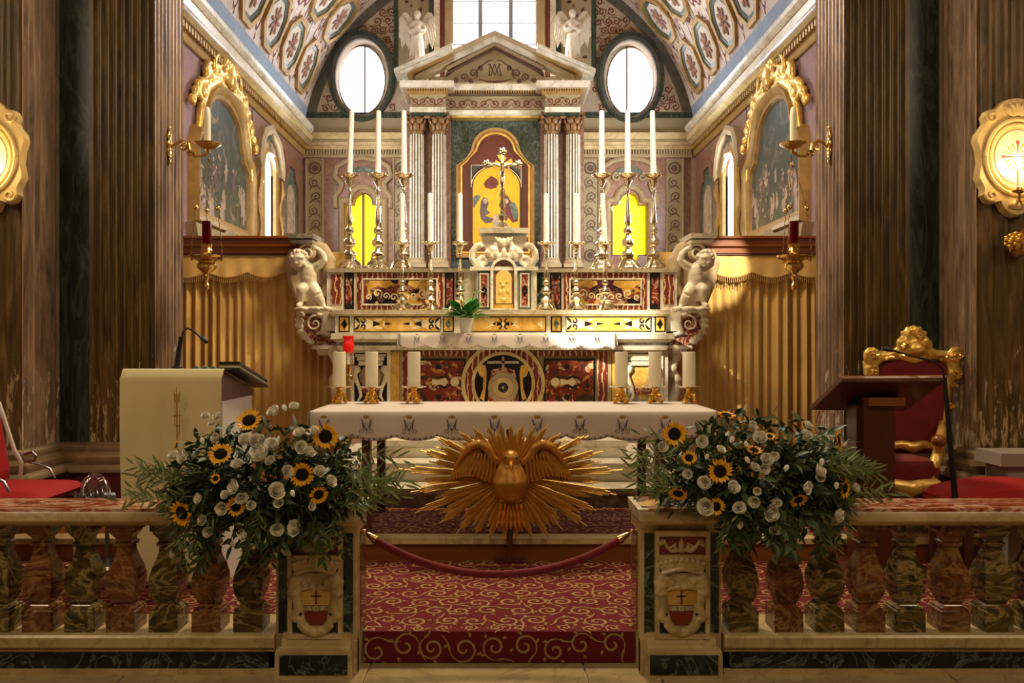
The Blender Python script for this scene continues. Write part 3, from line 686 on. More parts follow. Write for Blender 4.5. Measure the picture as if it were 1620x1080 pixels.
# ================================================================== RETABLE on the back wall
rt = thing('retable', 'marble retable with paired fluted columns and a triangular pediment on the back wall', 'retable', P(783, 424, 13.6))
build(MB().box(X(702, 13.95), X(866, 13.95), 13.95, DB+.01, Z(440, 13.95), Z(176, 13.95)), 'green_back_panel', M['greengrey'], rt)
b = MB()
for a, e in ((642, 713), (855, 924)): b.box(X(a, 13.85), X(e, 13.85), 13.85, DB, Z(450, 13.85), Z(178, 13.85))
build(b, 'pink_pier', M['pink'], rt)
DCOL = 13.72
M['capital'] = plain('gilded_brown_capital', '#7a5630', .5, .3, .3, 20)
def column(cx, w):
    r = w/2*DCOL/FL; n = 48
    c0 = (X(cx, DCOL), DCOL, 0)
    sh = build(MB().lathe([(r*.95, Z(408, DCOL)), (r*.93, Z(404, DCOL)), (r*.86, Z(213, DCOL))], c0, 40), 'column_shaft', M['inkbrown'], rt)
    gv = MB()
    for k in range(14):
        a = 2*PI*(k+.5)/14; gv.tube([(c0[0]+r*.93*cos(a), DCOL+r*.93*sin(a), Z(408, DCOL)), (c0[0]+r*.86*cos(a), DCOL+r*.86*sin(a), Z(214, DCOL))], r*.105, 6)
    build(gv, 'flute_fillets', M['white'], sh, kind='stuff')
    build(MB().box(c0[0]-r*1.35, c0[0]+r*1.35, DCOL-r*1.35, DCOL+r*1.35, Z(424, DCOL), Z(418, DCOL)).lathe([(r*1.3, Z(418, DCOL)), (r*1.36, Z(415.5, DCOL)), (r*1.25, Z(413.5, DCOL)), (r*1.1, Z(412, DCOL)), (r*1.18, Z(410, DCOL)), (r*1.05, Z(408, DCOL))], c0, 24), 'column_base', M['stucco'], sh)
    cp = MB().lathe([(r*.95, Z(213, DCOL)), (r*1.0, Z(211.5, DCOL)), (r*.95, Z(208, DCOL)), (r*1.0, Z(197, DCOL)), (r*1.4, Z(187, DCOL)), (r*1.45, Z(186, DCOL))], c0, 20)
    cp.box(c0[0]-r*1.45, c0[0]+r*1.45, DCOL-r*1.45, DCOL+r*1.45, Z(186, DCOL), Z(181, DCOL))
    for row, (zz, rr, hh) in enumerate(((203, 1.12, .075), (194, 1.3, .06))):
        for k in range(8):
            a = 2*PI*(k+.5*row)/8
            cp.ell((c0[0]+r*rr*cos(a), DCOL+r*rr*sin(a), Z(zz, DCOL)), (.022, .05, hh), 8, 6, Matrix.Rotation(a, 3, 'Z') @ Matrix.Rotation(.25, 3, 'Y'))
    for sx_ in (-1, 1):
        for sy_ in (-1, 1): cp.ell((c0[0]+sx_*r*1.35, DCOL+sy_*r*1.35, Z(189, DCOL)), .035, 8, 6)
    build(cp, 'capital', M['capital'], sh)
for cx in (659.5, 694.5, 872, 906.5): column(cx, 23)
# entablature: two projecting wings and the recessed middle
def layer(a, e, y0, y1, D, nm, mt, back=None): return build(MB().box(X(a, D), X(e, D), D, (back or DB), Z(y1, D), Z(y0, D)), nm, M[mt], rt)
DWG, DMD = 13.42, 13.66
for a, e in ((648, 705), (862, 918)):
    layer(a, e, 169, 177, DWG, 'architrave', 'white'); layer(a+1, e-1, 177, 181, DWG+.02, 'green_fillet', 'greenfaux')
    f_ = layer(a+1.5, e-1.5, 150, 169, DWG+.03, 'frieze', 'plaster'); layer(a-.5, e+.5, 147.5, 151, DWG+.005, 'fillet', 'stucco')
    layer(a-4, e+2 if a < 700 else e+4, 138, 148, DWG-.05, 'cornice_bed', 'giltpaint'); layer(a-16 if a < 700 else a-13, e+13 if a < 700 else e+16, 127, 136, DWG-.18, 'corona', 'white'); layer(a-12, e+12, 135, 139, DWG-.12, 'soffit', 'stucco')
    s_ = MB(); f3 = PXF(DWG+.03); n = 4
    for k in range(n):
        cx = a+8+(e-a-16)*(k)/(n-1); sp = spiral(cx, 160, 6.5, 1.5, 0 if k % 2 else PI, 1 if k % 2 else -1); s_.ribbon(sp, taper(len(sp), 1.9), f3, .003)
        s_.ribbon([(cx-9+t*18, 160+(6 if k % 2 else -6)*cos(t*PI)) for t in [j/6 for j in range(7)]], 1.3, f3, .004)
    build(s_, 'scroll_ornament', M['inkred'], f_, kind='stuff')
    d = MB(); u = a-4
    while u < e+2: d.box(X(u, DWG), X(u+2, DWG), DWG-.085, DWG-.04, Z(146, DWG), Z(141, DWG)); u += 3.9
    build(d, 'dentils', M['giltpaint'], rt, kind='stuff')
layer(703, 863, 174, 181, DMD, 'architrave', 'white'); f_ = layer(703, 863, 153, 174, DMD+.02, 'frieze', 'plaster'); layer(704, 862, 150, 154, DMD-.01, 'fillet', 'stucco')
layer(704, 862, 142, 151, DMD-.06, 'cornice_bed', 'inkbrown'); layer(702, 864, 133, 142, DMD-.13, 'corona', 'white')
s_ = MB(); f3 = PXF(DMD+.02)
for k in range(9):
    cx = 715+17*k; sp = spiral(cx, 164, 7.2, 1.5, 0 if k % 2 else PI, 1 if k % 2 else -1); s_.ribbon(sp, taper(len(sp), 2.1), f3, .003)
    s_.ribbon([(cx-9+t*18, 164+(6.5 if k % 2 else -6.5)*cos(t*PI)) for t in [j/6 for j in range(7)]], 1.4, f3, .004)
build(s_, 'scroll_ornament', M['inkred'], f_, kind='stuff')
d = MB(); u = 706
while u < 860: d.box(X(u, DMD), X(u+2, DMD), DMD-.1, DMD-.05, Z(149, DMD), Z(144, DMD)); u += 3.9
build(d, 'dentils', M['giltpaint'], rt, kind='stuff')
build(MB().prism([(709, 181), (857, 181), (851, 191), (716, 191)], PXF(13.95), 0, .2), 'gilded_bar', M['gilt'], rt)
# pediment
tp = build(MB().prism([(700, 133), (866, 133), (783, 74)], PXF(DMD+.25), 0, .2), 'tympanum', M['plaster'], rt)
s_ = MB(); f3 = PXF(DMD+.05)
s_.ribbon([(757, 125), (770, 129), (783, 130), (796, 129), (809, 125)], [.8, 3, 3.6, 3, .8], f3, .004)
for sg in (-1, 1):
    for cx, cy, q in ((817, 116, 8), (832, 122, 6.5), (845, 127, 4), (806, 108, 4), (822, 128, 4)):
        sp = spiral(783+sg*(cx-783), cy, q, 1.5, PI/2, sg); s_.ribbon(sp, taper(len(sp), 2.8), f3, .003)
    s_.ribbon([(783+sg*a, b) for a, b in ((3, 95), (10, 96), (17, 101), (24, 106), (29, 113), (30, 122))], [1, 2, 2, 1.8, 1.6, .8], f3, .003)
for q in (([774, 119], [775.5, 102]), ([775.5, 102], [782.5, 119]), ([782.5, 119], [790, 102]), ([790, 102], [792, 119]),
          ([777, 119], [782.5, 101]), ([782.5, 101], [788.5, 119]), ([772, 119], [777.5, 119]), ([788, 119], [795, 119]), ([772.5, 102], [777, 102]), ([788.5, 102], [793, 102])):
    s_.ribbon(q, 1.5, f3, .005)                             # the A and M monogram
build(s_, 'monogram_ornament', M['inkbrown'], tp)
def rake(p, q, th, D, nm, mt, w=.2):
    (x0, y0), (x1, y1) = p, q
    return build(MB().prism([(x0, y0), (x1, y1), (x1, y1+th), (x0, y0+th)], PXF(DMD+.2), 0, w), nm, M[mt], rt)
for sg in (-1, 1):
    q = lambda a, b: (783+sg*(a-783), b)
    rake(q(848, 85), q(937, 124), 4.5, 0, 'raking_crown', 'white', .5); rake(q(847, 89.5), q(929, 126), 5, 0, 'raking_corona', 'white', .43); rake(q(847, 94), q(918, 127), 4, 0, 'raking_bed', 'giltpaint', .36)
    rake(q(847, 98), q(906, 128), 6, 0, 'raking_soffit', 'stucco', .3)
    rake(q(783, 60), q(847, 89), 6, 0, 'raking_crown', 'stucco', .34); rake(q(783, 66), q(848, 96), 8, 0, 'raking_corona', 'white', .28); rake(q(783, 75), q(858, 112), 4, 0, 'raking_bed', 'stucco', .22)
    rake(q(783, 79), q(860, 120), 4.5, 0, 'raking_fillet', 'inkbrown', .17)
# icon niche frame and the icon
def fpath(d=0):
    r_ = [(845-d, 408-d), (722+d, 408-d), (722+d, 263), (731+d*.7, 258), (739+d*.6, 250), (745+d, 240)]
    r_ += [(784-(38-d)*cos(PI*(.05+.9*k/16)), 240-(36-d)*sin(PI*(.05+.9*k/16))) for k in range(17)]
    r_ += [(823-d, 240), (829-d*.6, 250), (837-d*.7, 258), (845-d, 263)]; return r_
fpf = PXF(13.95)
build(MB().ring(fpath(0), fpath(4), fpf, 0, .09), 'outer_gilt_frame', M['giltpaint'], rt); build(MB().ring(fpath(4), fpath(7), fpf, 0, .05), 'frame_step', M['giltdark'], rt)
build(MB().ring(fpath(7), fpath(9.5), fpf, 0, .07), 'inner_gilt_frame', M['gilt'], rt)
build(MB().prism(fpath(9), fpf, 0, .012), 'brown_panel', plain('red_brown_panel', '#5c2613', .4), rt)
ic = thing('icon_panel', 'arched gold painted icon of two haloed robed figures inside the retable frame', 'painting', P(785, 386, 13.9))
ip = PXF(13.93)
oi = [(748, 386), (748, 296)]+[(785-37*cos(PI*k/16), 296-32*sin(PI*k/16)) for k in range(17)]+[(822, 296), (822, 386)]
build(MB().prism(oi, ip, 0, .03), 'gold_ground', M['icongold'], ic)
c = MB()
for sg in (-1, 1): c.prism([(785+sg*39, 262), (785+sg*39, 284), (785+sg*36, 276), (785+sg*31, 270), (785+sg*22, 264), (785+sg*21, 262)], ip, 0, .02)
build(c, 'corner_spandrel', M['black'], ic)
c = MB()
for sg in (-1, 1): c.ribbon([(785+sg*39.5, 296), (785+sg*39.5, 261.5), (785+sg*20, 261.5)], 1.2, ip, .022).ribbon([(785+sg*39*cos(t), 294-31*sin(t)) for t in [.1+.11*k for k in range(10)]], 1.2, ip, .024)
build(c, 'border_lines', M['inkcream'], ic)
f3 = PXF(13.9)
def blob(pts, mt, nm, e): build(MB().prism(pts, f3, 0, e), nm, M[mt], ic)
blob([(765, 291), (769, 285), (777, 278), (786, 283), (789, 290), (785, 297), (777, 299), (768, 297)], 'inkred', 'cloud_figure', .003)
blob([(748, 314), (752, 309), (759, 308), (760, 312), (755, 320), (749, 330)], 'teal', 'dark_wing', .003)
blob([(761, 318), (765, 312), (771, 314), (773, 322), (770, 332), (776, 336), (768, 341), (781, 346), (778, 352), (768, 353), (761, 346), (759, 335)], 'figure2', 'robed_figure', .004)
blob(circ(768, 318, 3.6, 14, 4.2), 'figure', 'face', .006)
blob([(797, 311), (803, 309), (808, 318), (815, 325), (820, 338), (819, 350), (811, 352), (806, 346), (800, 340)], 'inkred', 'robed_figure', .004)
blob([(806, 322), (814, 320), (819, 330), (820, 345), (813, 347), (809, 336)], 'teal', 'green_mantle', .005)
blob(circ(801, 318, 3.4, 14, 4.2), 'figure', 'face', .006)
blob([(781, 340), (792, 340), (792, 366), (779, 366)], 'figure', 'reading_desk', .003)

# ================================================================== HIGH ALTAR
ha = thing('high_altar', 'baroque high altar inlaid with coloured marbles at the top of the marble steps', 'altar', (X(795, 8.2), 8.2, .739))
def hb(a, e, y0, y1, D, nm, mt, back=8.56, par=None, t=0, b=0, lab=None): return build(MB().box(X(a, D), X(e, D), D, back, Z(y1, D), Z(y0, D), t, b), nm, M[mt], par or ha, lab)
build(MB().box(X(546, 7.95), X(1056, 7.95), 7.95, 8.56, .739, Z(550, 7.95)), 'altar_body', M['grey'], ha)
build(MB().box(X(536, 7.93), X(1066, 7.93), 7.86, 8.56, .739, .82), 'altar_plinth', M['white'], ha)
# mensa
build(MB().box(X(523, 7.75), X(1068, 7.75), 7.75, 8.5, Z(536, 7.75), Z(527, 7.75), t=.004).box(X(523, 7.75), X(1068, 7.75), 7.75, 8.5, Z(541.5, 7.75), Z(536, 7.75), b=.045), 'mensa_slab', M['white'], ha)
hb(537, 1054, 541, 546.5, 7.84, 'mensa_band', 'grey'); hb(532, 1058, 546.5, 553.5, 7.80, 'mensa_fillet', 'white', b=.02)
# frontal
D0 = 7.95; pfr = PXF(D0)
build(MB().prism(rect(633, 968, 554, 660), pfr, 0, .012), 'frontal_ground', M['stucco'], ha)
fp = MB(); fp.prism(rect(637, 651, 556, 660), pfr, .012, .022).prism(rect(946, 960, 556, 660), pfr, .012, .022).prism(rect(651, 946, 555, 563), pfr, .012, .022)
build(fp, 'breccia_border', M['breccia'], ha)
for a, e in ((658, 737), (860, 941)):
    p_ = build(MB().prism(rect(a, e, 567, 660), pfr, .012, .03), 'black_moulding', M['black'], ha)
    build(MB().prism(rect(a+3, e-3, 570, 660), pfr, .03, .034), 'red_panel', M['inlayred'], p_)
    m = (a+e)/2; c = MB(); f3 = PXF(D0-.034)
    for sg in (-1, 1):
        c.ribbon([(m+18, 604+sg*3), (m+6, 604+sg*9), (m-4, 604+sg*6), (m-12, 604+sg*10)], [1, 4, 2.5, 1], f3, .001)
        c.poly(circ(m-4+0*sg, 604+sg*24, 4.5, 12), f3, .0015)
    build(c, 'black_scroll_inlay', M['inkblack'], p_)
    build(MB().prism([(m-14, 599), (m-2, 601), (m+6, 597), (m+12, 604), (m+6, 611), (m-2, 607), (m-14, 609)], f3, 0, .002).prism(circ(m-22 if a > 800 else m+22, 604, 7, 14), f3, 0, .0015), 'cream_flower_inlay', M['inkcream'], p_)
md = (796, 606)
def hring(r0, r1, nm, mt, d1, d0=.012): return build(MB().ring(circ(*md, r1, 56), circ(*md, r0, 56), pfr, d0, d1), nm, M[mt], ha)
build(MB().prism(circ(*md, 67, 56), pfr, .012, .032), 'medallion_black_rim', M['black'], ha)
hring(60, 66, 'medallion_outer_ring', 'cream', .05, .03); hring(50, 60, 'medallion_red_ring', 'breccia', .042, .03); hring(45, 50, 'medallion_inner_ring', 'cream', .05, .03)
build(MB().prism(circ(*md, 45, 48), pfr, .03, .036), 'medallion_ground', M['black'], ha)
f3 = PXF(D0-.036)
md_ = build(MB().prism([(770, 645), (775, 598), (778, 585), (796, 580), (814, 585), (817, 598), (822, 645)], f3, 0, .006), 'medallion_field', M['red'], ha)
build(MB().ring(circ(796, 613, 24, 32), circ(796, 613, 17, 32), f3, .006, .012), 'wreath_ring', M['stucco'], md_)
build(MB().prism(circ(796, 613, 16.5, 28), f3, .006, .009), 'wreath_field', M['cream'], md_)
c = MB()
for k in range(5): a = 2*PI*k/5; c.ell((f3(796+5*cos(a), 613+5*sin(a), .012)), (.02, .008, .03), 8, 6, Matrix.Rotation(a, 3, 'Y'))
build(c, 'black_flower', M['black'], md_)
c = MB()
for sg in (-1, 1): c.prism([(796+sg*x, y) for x, y in ((26, 588), (28, 578), (36, 576), (41, 584), (37, 594), (31, 598), (32, 615), (37, 630), (30, 634), (27, 610))], f3, 0, .008)
build(c, 'amber_torch_inlay', M['amber'], md_)
c = MB().prism(rect(794.3, 797.7, 564, 582), f3, 0, .008).prism(rect(771, 821, 571, 575), f3, 0, .008)
build(c, 'cross_inlay', M['grey'], md_)
# side pedestals with carved urn niches
for i, (a, e, sg) in enumerate(((556, 618, 1), (985, 1048, -1))):
    fr_ = rect(a, e, 553, 668); fi = rect(a+5, e-5, 558, 664); pd_ = PXF(7.94)
    pn = build(MB().ring(fr_, fi, pd_, 0, .03), 'pedestal_frame', M['white'], ha)
    build(MB().prism(fi, pd_, -.005, .004), 'niche_back', M['black'] if i == 0 else M['grey'], pn)
    m = (a+e)/2; y0 = 7.94
    ur = MB().lathe([(.02, Z(632, y0)), (.06, Z(628, y0)), (.03, Z(622, y0)), (.075, Z(613, y0)), (.115, Z(601, y0)), (.12, Z(592, y0)), (.10, Z(585, y0)), (.075, Z(581, y0))], (X(m, y0), y0, 0), 20, sy=.35)
    build(ur, 'urn_belly', M['amber'] if i else M['stucco'], pn)
    build(MB().box(X(m-24, y0), X(m+24, y0), y0-.03, y0, Z(564, y0), Z(560, y0)).box(X(m-21, y0), X(m+21, y0), y0-.045, y0, Z(570, y0), Z(564.5, y0)).box(X(m-19, y0), X(m+19, y0), y0-.04, y0, Z(578, y0), Z(571, y0)), 'urn_lid', M['carved'], pn)
    build(MB().lathe([(.075, Z(622, y0)), (.1, Z(615, y0)), (.104, Z(614, y0)), (.09, Z(613.5, y0))], (X(m, y0), y0-.005, 0), 20, sy=.4), 'urn_red_band', M['red'], pn)
    vo = MB()
    for s2 in (-1, 1):
        vo.tube([(X(m+s2*x, y0), y0-.03, Z(y, y0)) for x, y in ((18, 584), (23, 583), (26, 590), (23, 600), (18, 612), (15, 626), (20, 634))], [.02, .035, .03, .025, .02, .018, .012], 8)
        vo.ell((X(m+s2*22, y0), y0-.03, Z(584, y0)), .042, 10, 8)
    build(fuse(vo, .01, 3), 'urn_volutes', M['carved'], pn)
    aa = (618, 632) if i == 0 else (967, 984)
    build(MB().prism(rect(*aa, 557, 668), PXF(7.95), 0, .012), 'amber_strip', M['amber'], ha)
    oo = (540, 555) if i == 0 else (1048, 1057)
    build(MB().box(X(oo[0], 7.93), X(oo[1], 7.93), 7.93, 8.3, .8, Z(553.5, 7.93)), 'corner_pilaster', M['white'], ha)
    vx = 533 if i == 0 else 1066; c = MB()
    pts = [(vx, 552), (vx-sg*6, 560), (vx-sg*2, 572), (vx+sg*4, 580), (vx, 592), (vx-sg*7, 600), (vx-sg*3, 616), (vx+sg*3, 640)]
    c.tube([(X(x, 8.05), 8.05, Z(y, 8.05)) for x, y in pts], [.06, .055, .04, .05, .045, .04, .05, .055], 10)
    for x, y, r in ((vx-sg*2, 553, .05), (vx+sg*1, 582, .045), (vx-sg*6, 601, .035)): c.ell((X(x, 8.0), 8.0, Z(y, 8.0)), r)
    c.box(X(vx-12, 8.05), X(vx+12, 8.05), 8.0, 8.4, .74, .8)
    build(fuse(c, .014, 3), 'side_volute', M['carved'], ha)
# first gradine
G1 = 8.15
hb(530, 1054, 498, 527, G1, 'first_gradine', 'white', 8.56); hb(519, 1062, 490.5, 497, G1-.06, 'first_gradine_cornice', 'white', 8.85, b=.02); hb(523, 1058, 497, 500, G1-.03, 'first_gradine_moulding', 'cream', 8.6)
g1 = PXF(G1); fi = PXF(G1-.016)
def motif(mb1, mb2, cx, sg):                                # scroll and dart inlay, drawn on the amber panels
    mb2.poly([(cx-sg*2, 502.5), (cx+sg*8, 508), (cx+sg*18, 504), (cx+sg*26, 507), (cx+sg*26, 517), (cx+sg*18, 520), (cx+sg*8, 516), (cx-sg*2, 522.5)], fi, .0006)
    for s2 in (-1, 1):
        sp = spiral(cx+sg*11, 512+s2*4.4, 4.4, .9, PI/2*s2, -s2*sg, 14, .3); mb1.ribbon(sp, taper(14, 2.9), fi, .0014)
        mb1.ribbon([(cx-sg*1, 503 if s2 < 0 else 521), (cx+sg*3, 512+s2*6), (cx+sg*6, 512+s2*1)], [3, 3.6, 1.6], fi, .0014)
        mb2.ribbon([(cx+sg*26, 512+s2*2), (cx+sg*34, 512+s2*6), (cx+sg*42, 512+s2*7)], [4, 5, 1.5], fi, .001)
    mb1.poly([(cx+sg*27, 507), (cx+sg*40, 512), (cx+sg*27, 517)], fi, .0016)
    mb2.poly([(cx+sg*43, 507), (cx+sg*53, 512), (cx+sg*43, 517)], fi, .0012); mb1.poly([(cx+sg*46, 509.5), (cx+sg*58, 512), (cx+sg*46, 514.5)], fi, .0018)
for a, e in ((560, 697), (734, 864), (895, 1030)):
    pb = build(MB().prism(rect(a, e, 500.5, 524.5), g1, 0, .010), 'black_fillet', M['black'], ha)
    build(MB().prism(rect(a+1.6, e-1.6, 502, 523), g1, .01, .016), 'amber_panel', M['amber'], pb)
    k1, k2 = MB(), MB()
    if a == 734:
        for s2 in (-1, 1):
            for s3 in (-1, 1): sp = spiral(796+s2*7, 512+s3*3.2, 5.2, .8, PI/2*s3, s2*s3, 14, .3); k1.ribbon(sp, taper(14, 3.2), fi, .001); k2.ribbon([(796+s2*14, 512), (796+s2*26, 512+s3*6)], [4, .8], fi, .0008)
            k1.poly([(796+s2*12, 509), (796+s2*17, 512), (796+s2*12, 515)], fi, .001); k2.poly([(796+s2*62, 504), (796+s2*54, 512), (796+s2*62, 520)], fi, .001)
        k2.poly(circ(796, 512, 3, 12), fi, .001)
    else: motif(k1, k2, a+3, 1); motif(k1, k2, e-3, -1)
    build(k1, 'black_inlay_scrolls', M['inkblack'], pb); build(k2, 'cream_inlay_scrolls', M['inkcream'], pb)
for cx in (545, 709.5, 880, 1044):
    pb = build(MB().prism(rect(cx-8.5, cx+8.5, 500, 525), g1, 0, .01), 'black_fillet', M['black'], ha)
    build(MB().prism(rect(cx-6.5, cx+6.5, 502, 523), g1, .01, .016), 'square_panel', M['amber'], pb)
    build(MB().prism([(cx, 503.5), (cx+2, 508), (cx+5, 512.5), (cx+2, 517), (cx, 521.5), (cx-2, 517), (cx-5, 512.5), (cx-2, 508)], fi, 0, .003), 'diamond_inlay', M['black' if cx in (545, 1044) else 'teal'], pb)
# second gradine
G2 = 8.4
hb(517, 1071, 430, 495, G2, 'second_gradine', 'white', 8.56); hb(515, 1073, 424.5, 430, G2-.05, 'second_gradine_cornice', 'white', 8.85, b=.015)
g2 = PXF(G2)
for a, e, fl_ in ((524, 541, 0), (1049, 1066, 1)):
    build(MB().prism(rect(a, e, 434, 481), g2, 0, .012), 'red_white_panel', M['breccia'], ha)
for a, e in ((545, 560), (704, 719), (870, 888), (1028, 1044)):
    pb = build(MB().prism(rect(a, e, 432, 489), g2, 0, .012), 'black_strip', M['black'], ha)
    build(MB().prism(rect(a+2.5, e-2.5, 434, 487), g2, .012, .018), 'red_strip', M['red'], pb)
    f4 = PXF(G2-.018); m = (a+e)/2; c = MB()
    for s2, y in ((1, 434), (-1, 487)): c.poly([(m-5, y), (m+5, y), (m+5.5, y+s2*4), (m+2, y+s2*7), (m, y+s2*12), (m-2, y+s2*7), (m-5.5, y+s2*4)], f4, .002)
    build(c, 'black_spade_inlay', M['inkblack'], pb)
for a, e in ((565, 701), (892, 1023)):
    pb = build(MB().prism(rect(a, e, 432, 489.5), g2, 0, .012), 'breccia_surround', M['breccia'], ha)
    build(MB().ring(rect(a+8, e-8, 440, 483), rect(a+10.5, e-10.5, 442.5, 480.5), g2, .012, .022), 'white_fillet', M['white'], pb)
    ip_ = build(MB().prism(rect(a+10.5, e-10.5, 442.5, 480.5), g2, .012, .016), 'inlay_panel', M['inlay'], pb)
    f4 = PXF(G2-.016); k1, k2, k3 = MB(), MB(), MB(); m = (a+e)/2
    for s2 in (-1, 1):
        k1.poly([(m+s2*x, y) for x, y in ((14, 444), (48, 444), (52, 450), (44, 456), (34, 452), (24, 456), (12, 450))], f4, .001)
        for cx, cy, q in ((36, 464, 8), (22, 468, 6), (10, 470, 7), (50, 470, 5)):
            sp = spiral(m+s2*cx, cy, q, 1.3, PI*.3, s2, 20); k2.ribbon(sp, taper(20, 2.6), f4, .002)
        for cx, cy in ((44, 460), (16, 460), (30, 474)):
            for j in range(5): t = 2*PI*j/5; k3.ribbon([(m+s2*cx, cy), (m+s2*cx+4.5*cos(t), cy+4.5*sin(t))], [2.6, 1], f4, .003)
    k3.poly(circ(m, 464, 4.5, 14), f4, .003)
    build(k1, 'amber_inlay', M['amber'], ip_); build(k2, 'cream_inlay_scrolls', M['inkcream'], ip_); build(k3, 'pink_inlay_flowers', M['pink'], ip_)
for a, e in ((722, 733), (849, 867)): build(MB().prism(rect(a, e, 431, 491), g2, -.02, .012), 'green_panel', M['green'], ha)
# tabernacle
M['doorgold'] = plain('pale_gilt_relief', '#e6c66c', .4, .25, .1, 20)
T = 8.28; tp_ = PXF(T)
tb = build(MB().box(X(754, T), X(849, T), T, 8.56, Z(492, T), Z(424, T)), 'tabernacle_body', M['white'], ha)
build(MB().box(X(744, T), X(851, T), T-.03, 8.56, Z(428, T), Z(422, T)), 'tabernacle_cornice', M['white'], ha)
for m in (766, 830):
    q = build(MB().prism(rect(m-10, m+10, 429, 489), tp_, 0, .012), 'green_frame', M['teal'], ha)
    build(MB().prism(rect(m-7.5, m+7.5, 432, 486), tp_, .012, .018), 'white_frame', M['white'], q); build(MB().prism(rect(m-5, m+5, 434, 484), tp_, .018, .022), 'red_panel', M['red'], q)
    build(MB().ring([(m, 451), (m+5, 459), (m, 469), (m-5, 459)], [(m, 456), (m+2, 459), (m, 463), (m-2, 459)], tp_, .022, .026), 'diamond_inlay', M['black'], q)
am = lambda r, y0, yc: [(797+r, y0), (797-r, y0)]+[(797-r*cos(PI*k/16), yc-r*sin(PI*k/16)) for k in range(17)]
build(MB().ring(am(21, 490, 428), am(16.5, 488, 428), tp_, 0, .05), 'tabernacle_arch', M['white'], ha)
build(MB().prism(am(16.5, 489, 428), tp_, 0, .012), 'tabernacle_niche', M['pink'], ha)
build(MB().ribbon([(791, 417), (803, 423)], 1.8, PXF(T-.012), .002).ribbon([(803, 417), (791, 423)], 1.8, PXF(T-.012), .003), 'cross_keys_inlay', M['inkred'], ha)
dr = build(MB().prism(am(12.5, 480, 440), tp_, .012, .035), 'tabernacle_door', M['doorgold'], ha, 'gilded relief door')
c = MB(); f4 = lambda u, v, w=0: (X(u, T), T-.035-w, Z(v, T))
for u, v, rx, rz in ((796, 452, .02, .02), (797, 464, .018, .05), (791, 462, .016, .025), (803, 461, .016, .025), (797, 474, .03, .02), (792, 446, .012, .012), (802, 446, .012, .012)): c.ell(f4(u, v), (rx, .012, rz), 10, 8)
build(c, 'door_relief', M['doorgold'], dr)
build(MB().prism(rect(782, 812, 481, 488), tp_, .012, .03), 'amber_sill', M['amber'], ha)
# carved cartouche over the tabernacle, carrying the cross
c = MB(); K = 8.35; kp = lambda u, v, w=0: (X(u, K), K-w, Z(v, K))
c.prism([(760, 372), (835, 372), (827, 395), (830, 412), (765, 412), (768, 395)], kp, -.15, .02)
for sg in (-1, 1):
    q = lambda x: 797+sg*(x-797)
    sp = spiral(q(829), 414, 9.5, 1.3, PI*(.5 if sg > 0 else .5), -sg, 24, .15); c.tube([kp(a, b, .03) for a, b in sp], [.035-.0008*k for k in range(24)], 8)
    c.tube([kp(q(x), y, .03) for x, y in ((829, 422), (841, 420), (847, 410), (846, 398), (840, 390), (834, 388), (831, 392))], [.03, .032, .034, .034, .036, .04, .03], 8)
    c.tube([kp(q(x), y, .03) for x, y in ((800, 378), (808, 386), (812, 397), (806, 405))], [.03, .035, .03, .02], 8)
    r = random.Random(3)
    for k in range(9): c.ell(kp(q(814+r.uniform(-8, 8)), 401+r.uniform(-7, 7), .05), .035, 8, 6)
for k in range(5): c.ell(kp(797+5*(k-2), 385-2*abs(k-2), .05), (.02, .03, .06), 8, 6, Matrix.Rotation(.3*(k-2), 3, 'Y'))
c.ell(kp(797, 400, .04), (.03, .035, .06))
ct = build(fuse(c, .0085, 1, .4), 'carved_cartouche', M['carved'], ha)
build(MB().box(X(757, K), X(838, K), K-.1, K+.2, Z(370, K), Z(362.5, K), b=.012), 'cartouche_cap', M['white'], ct)
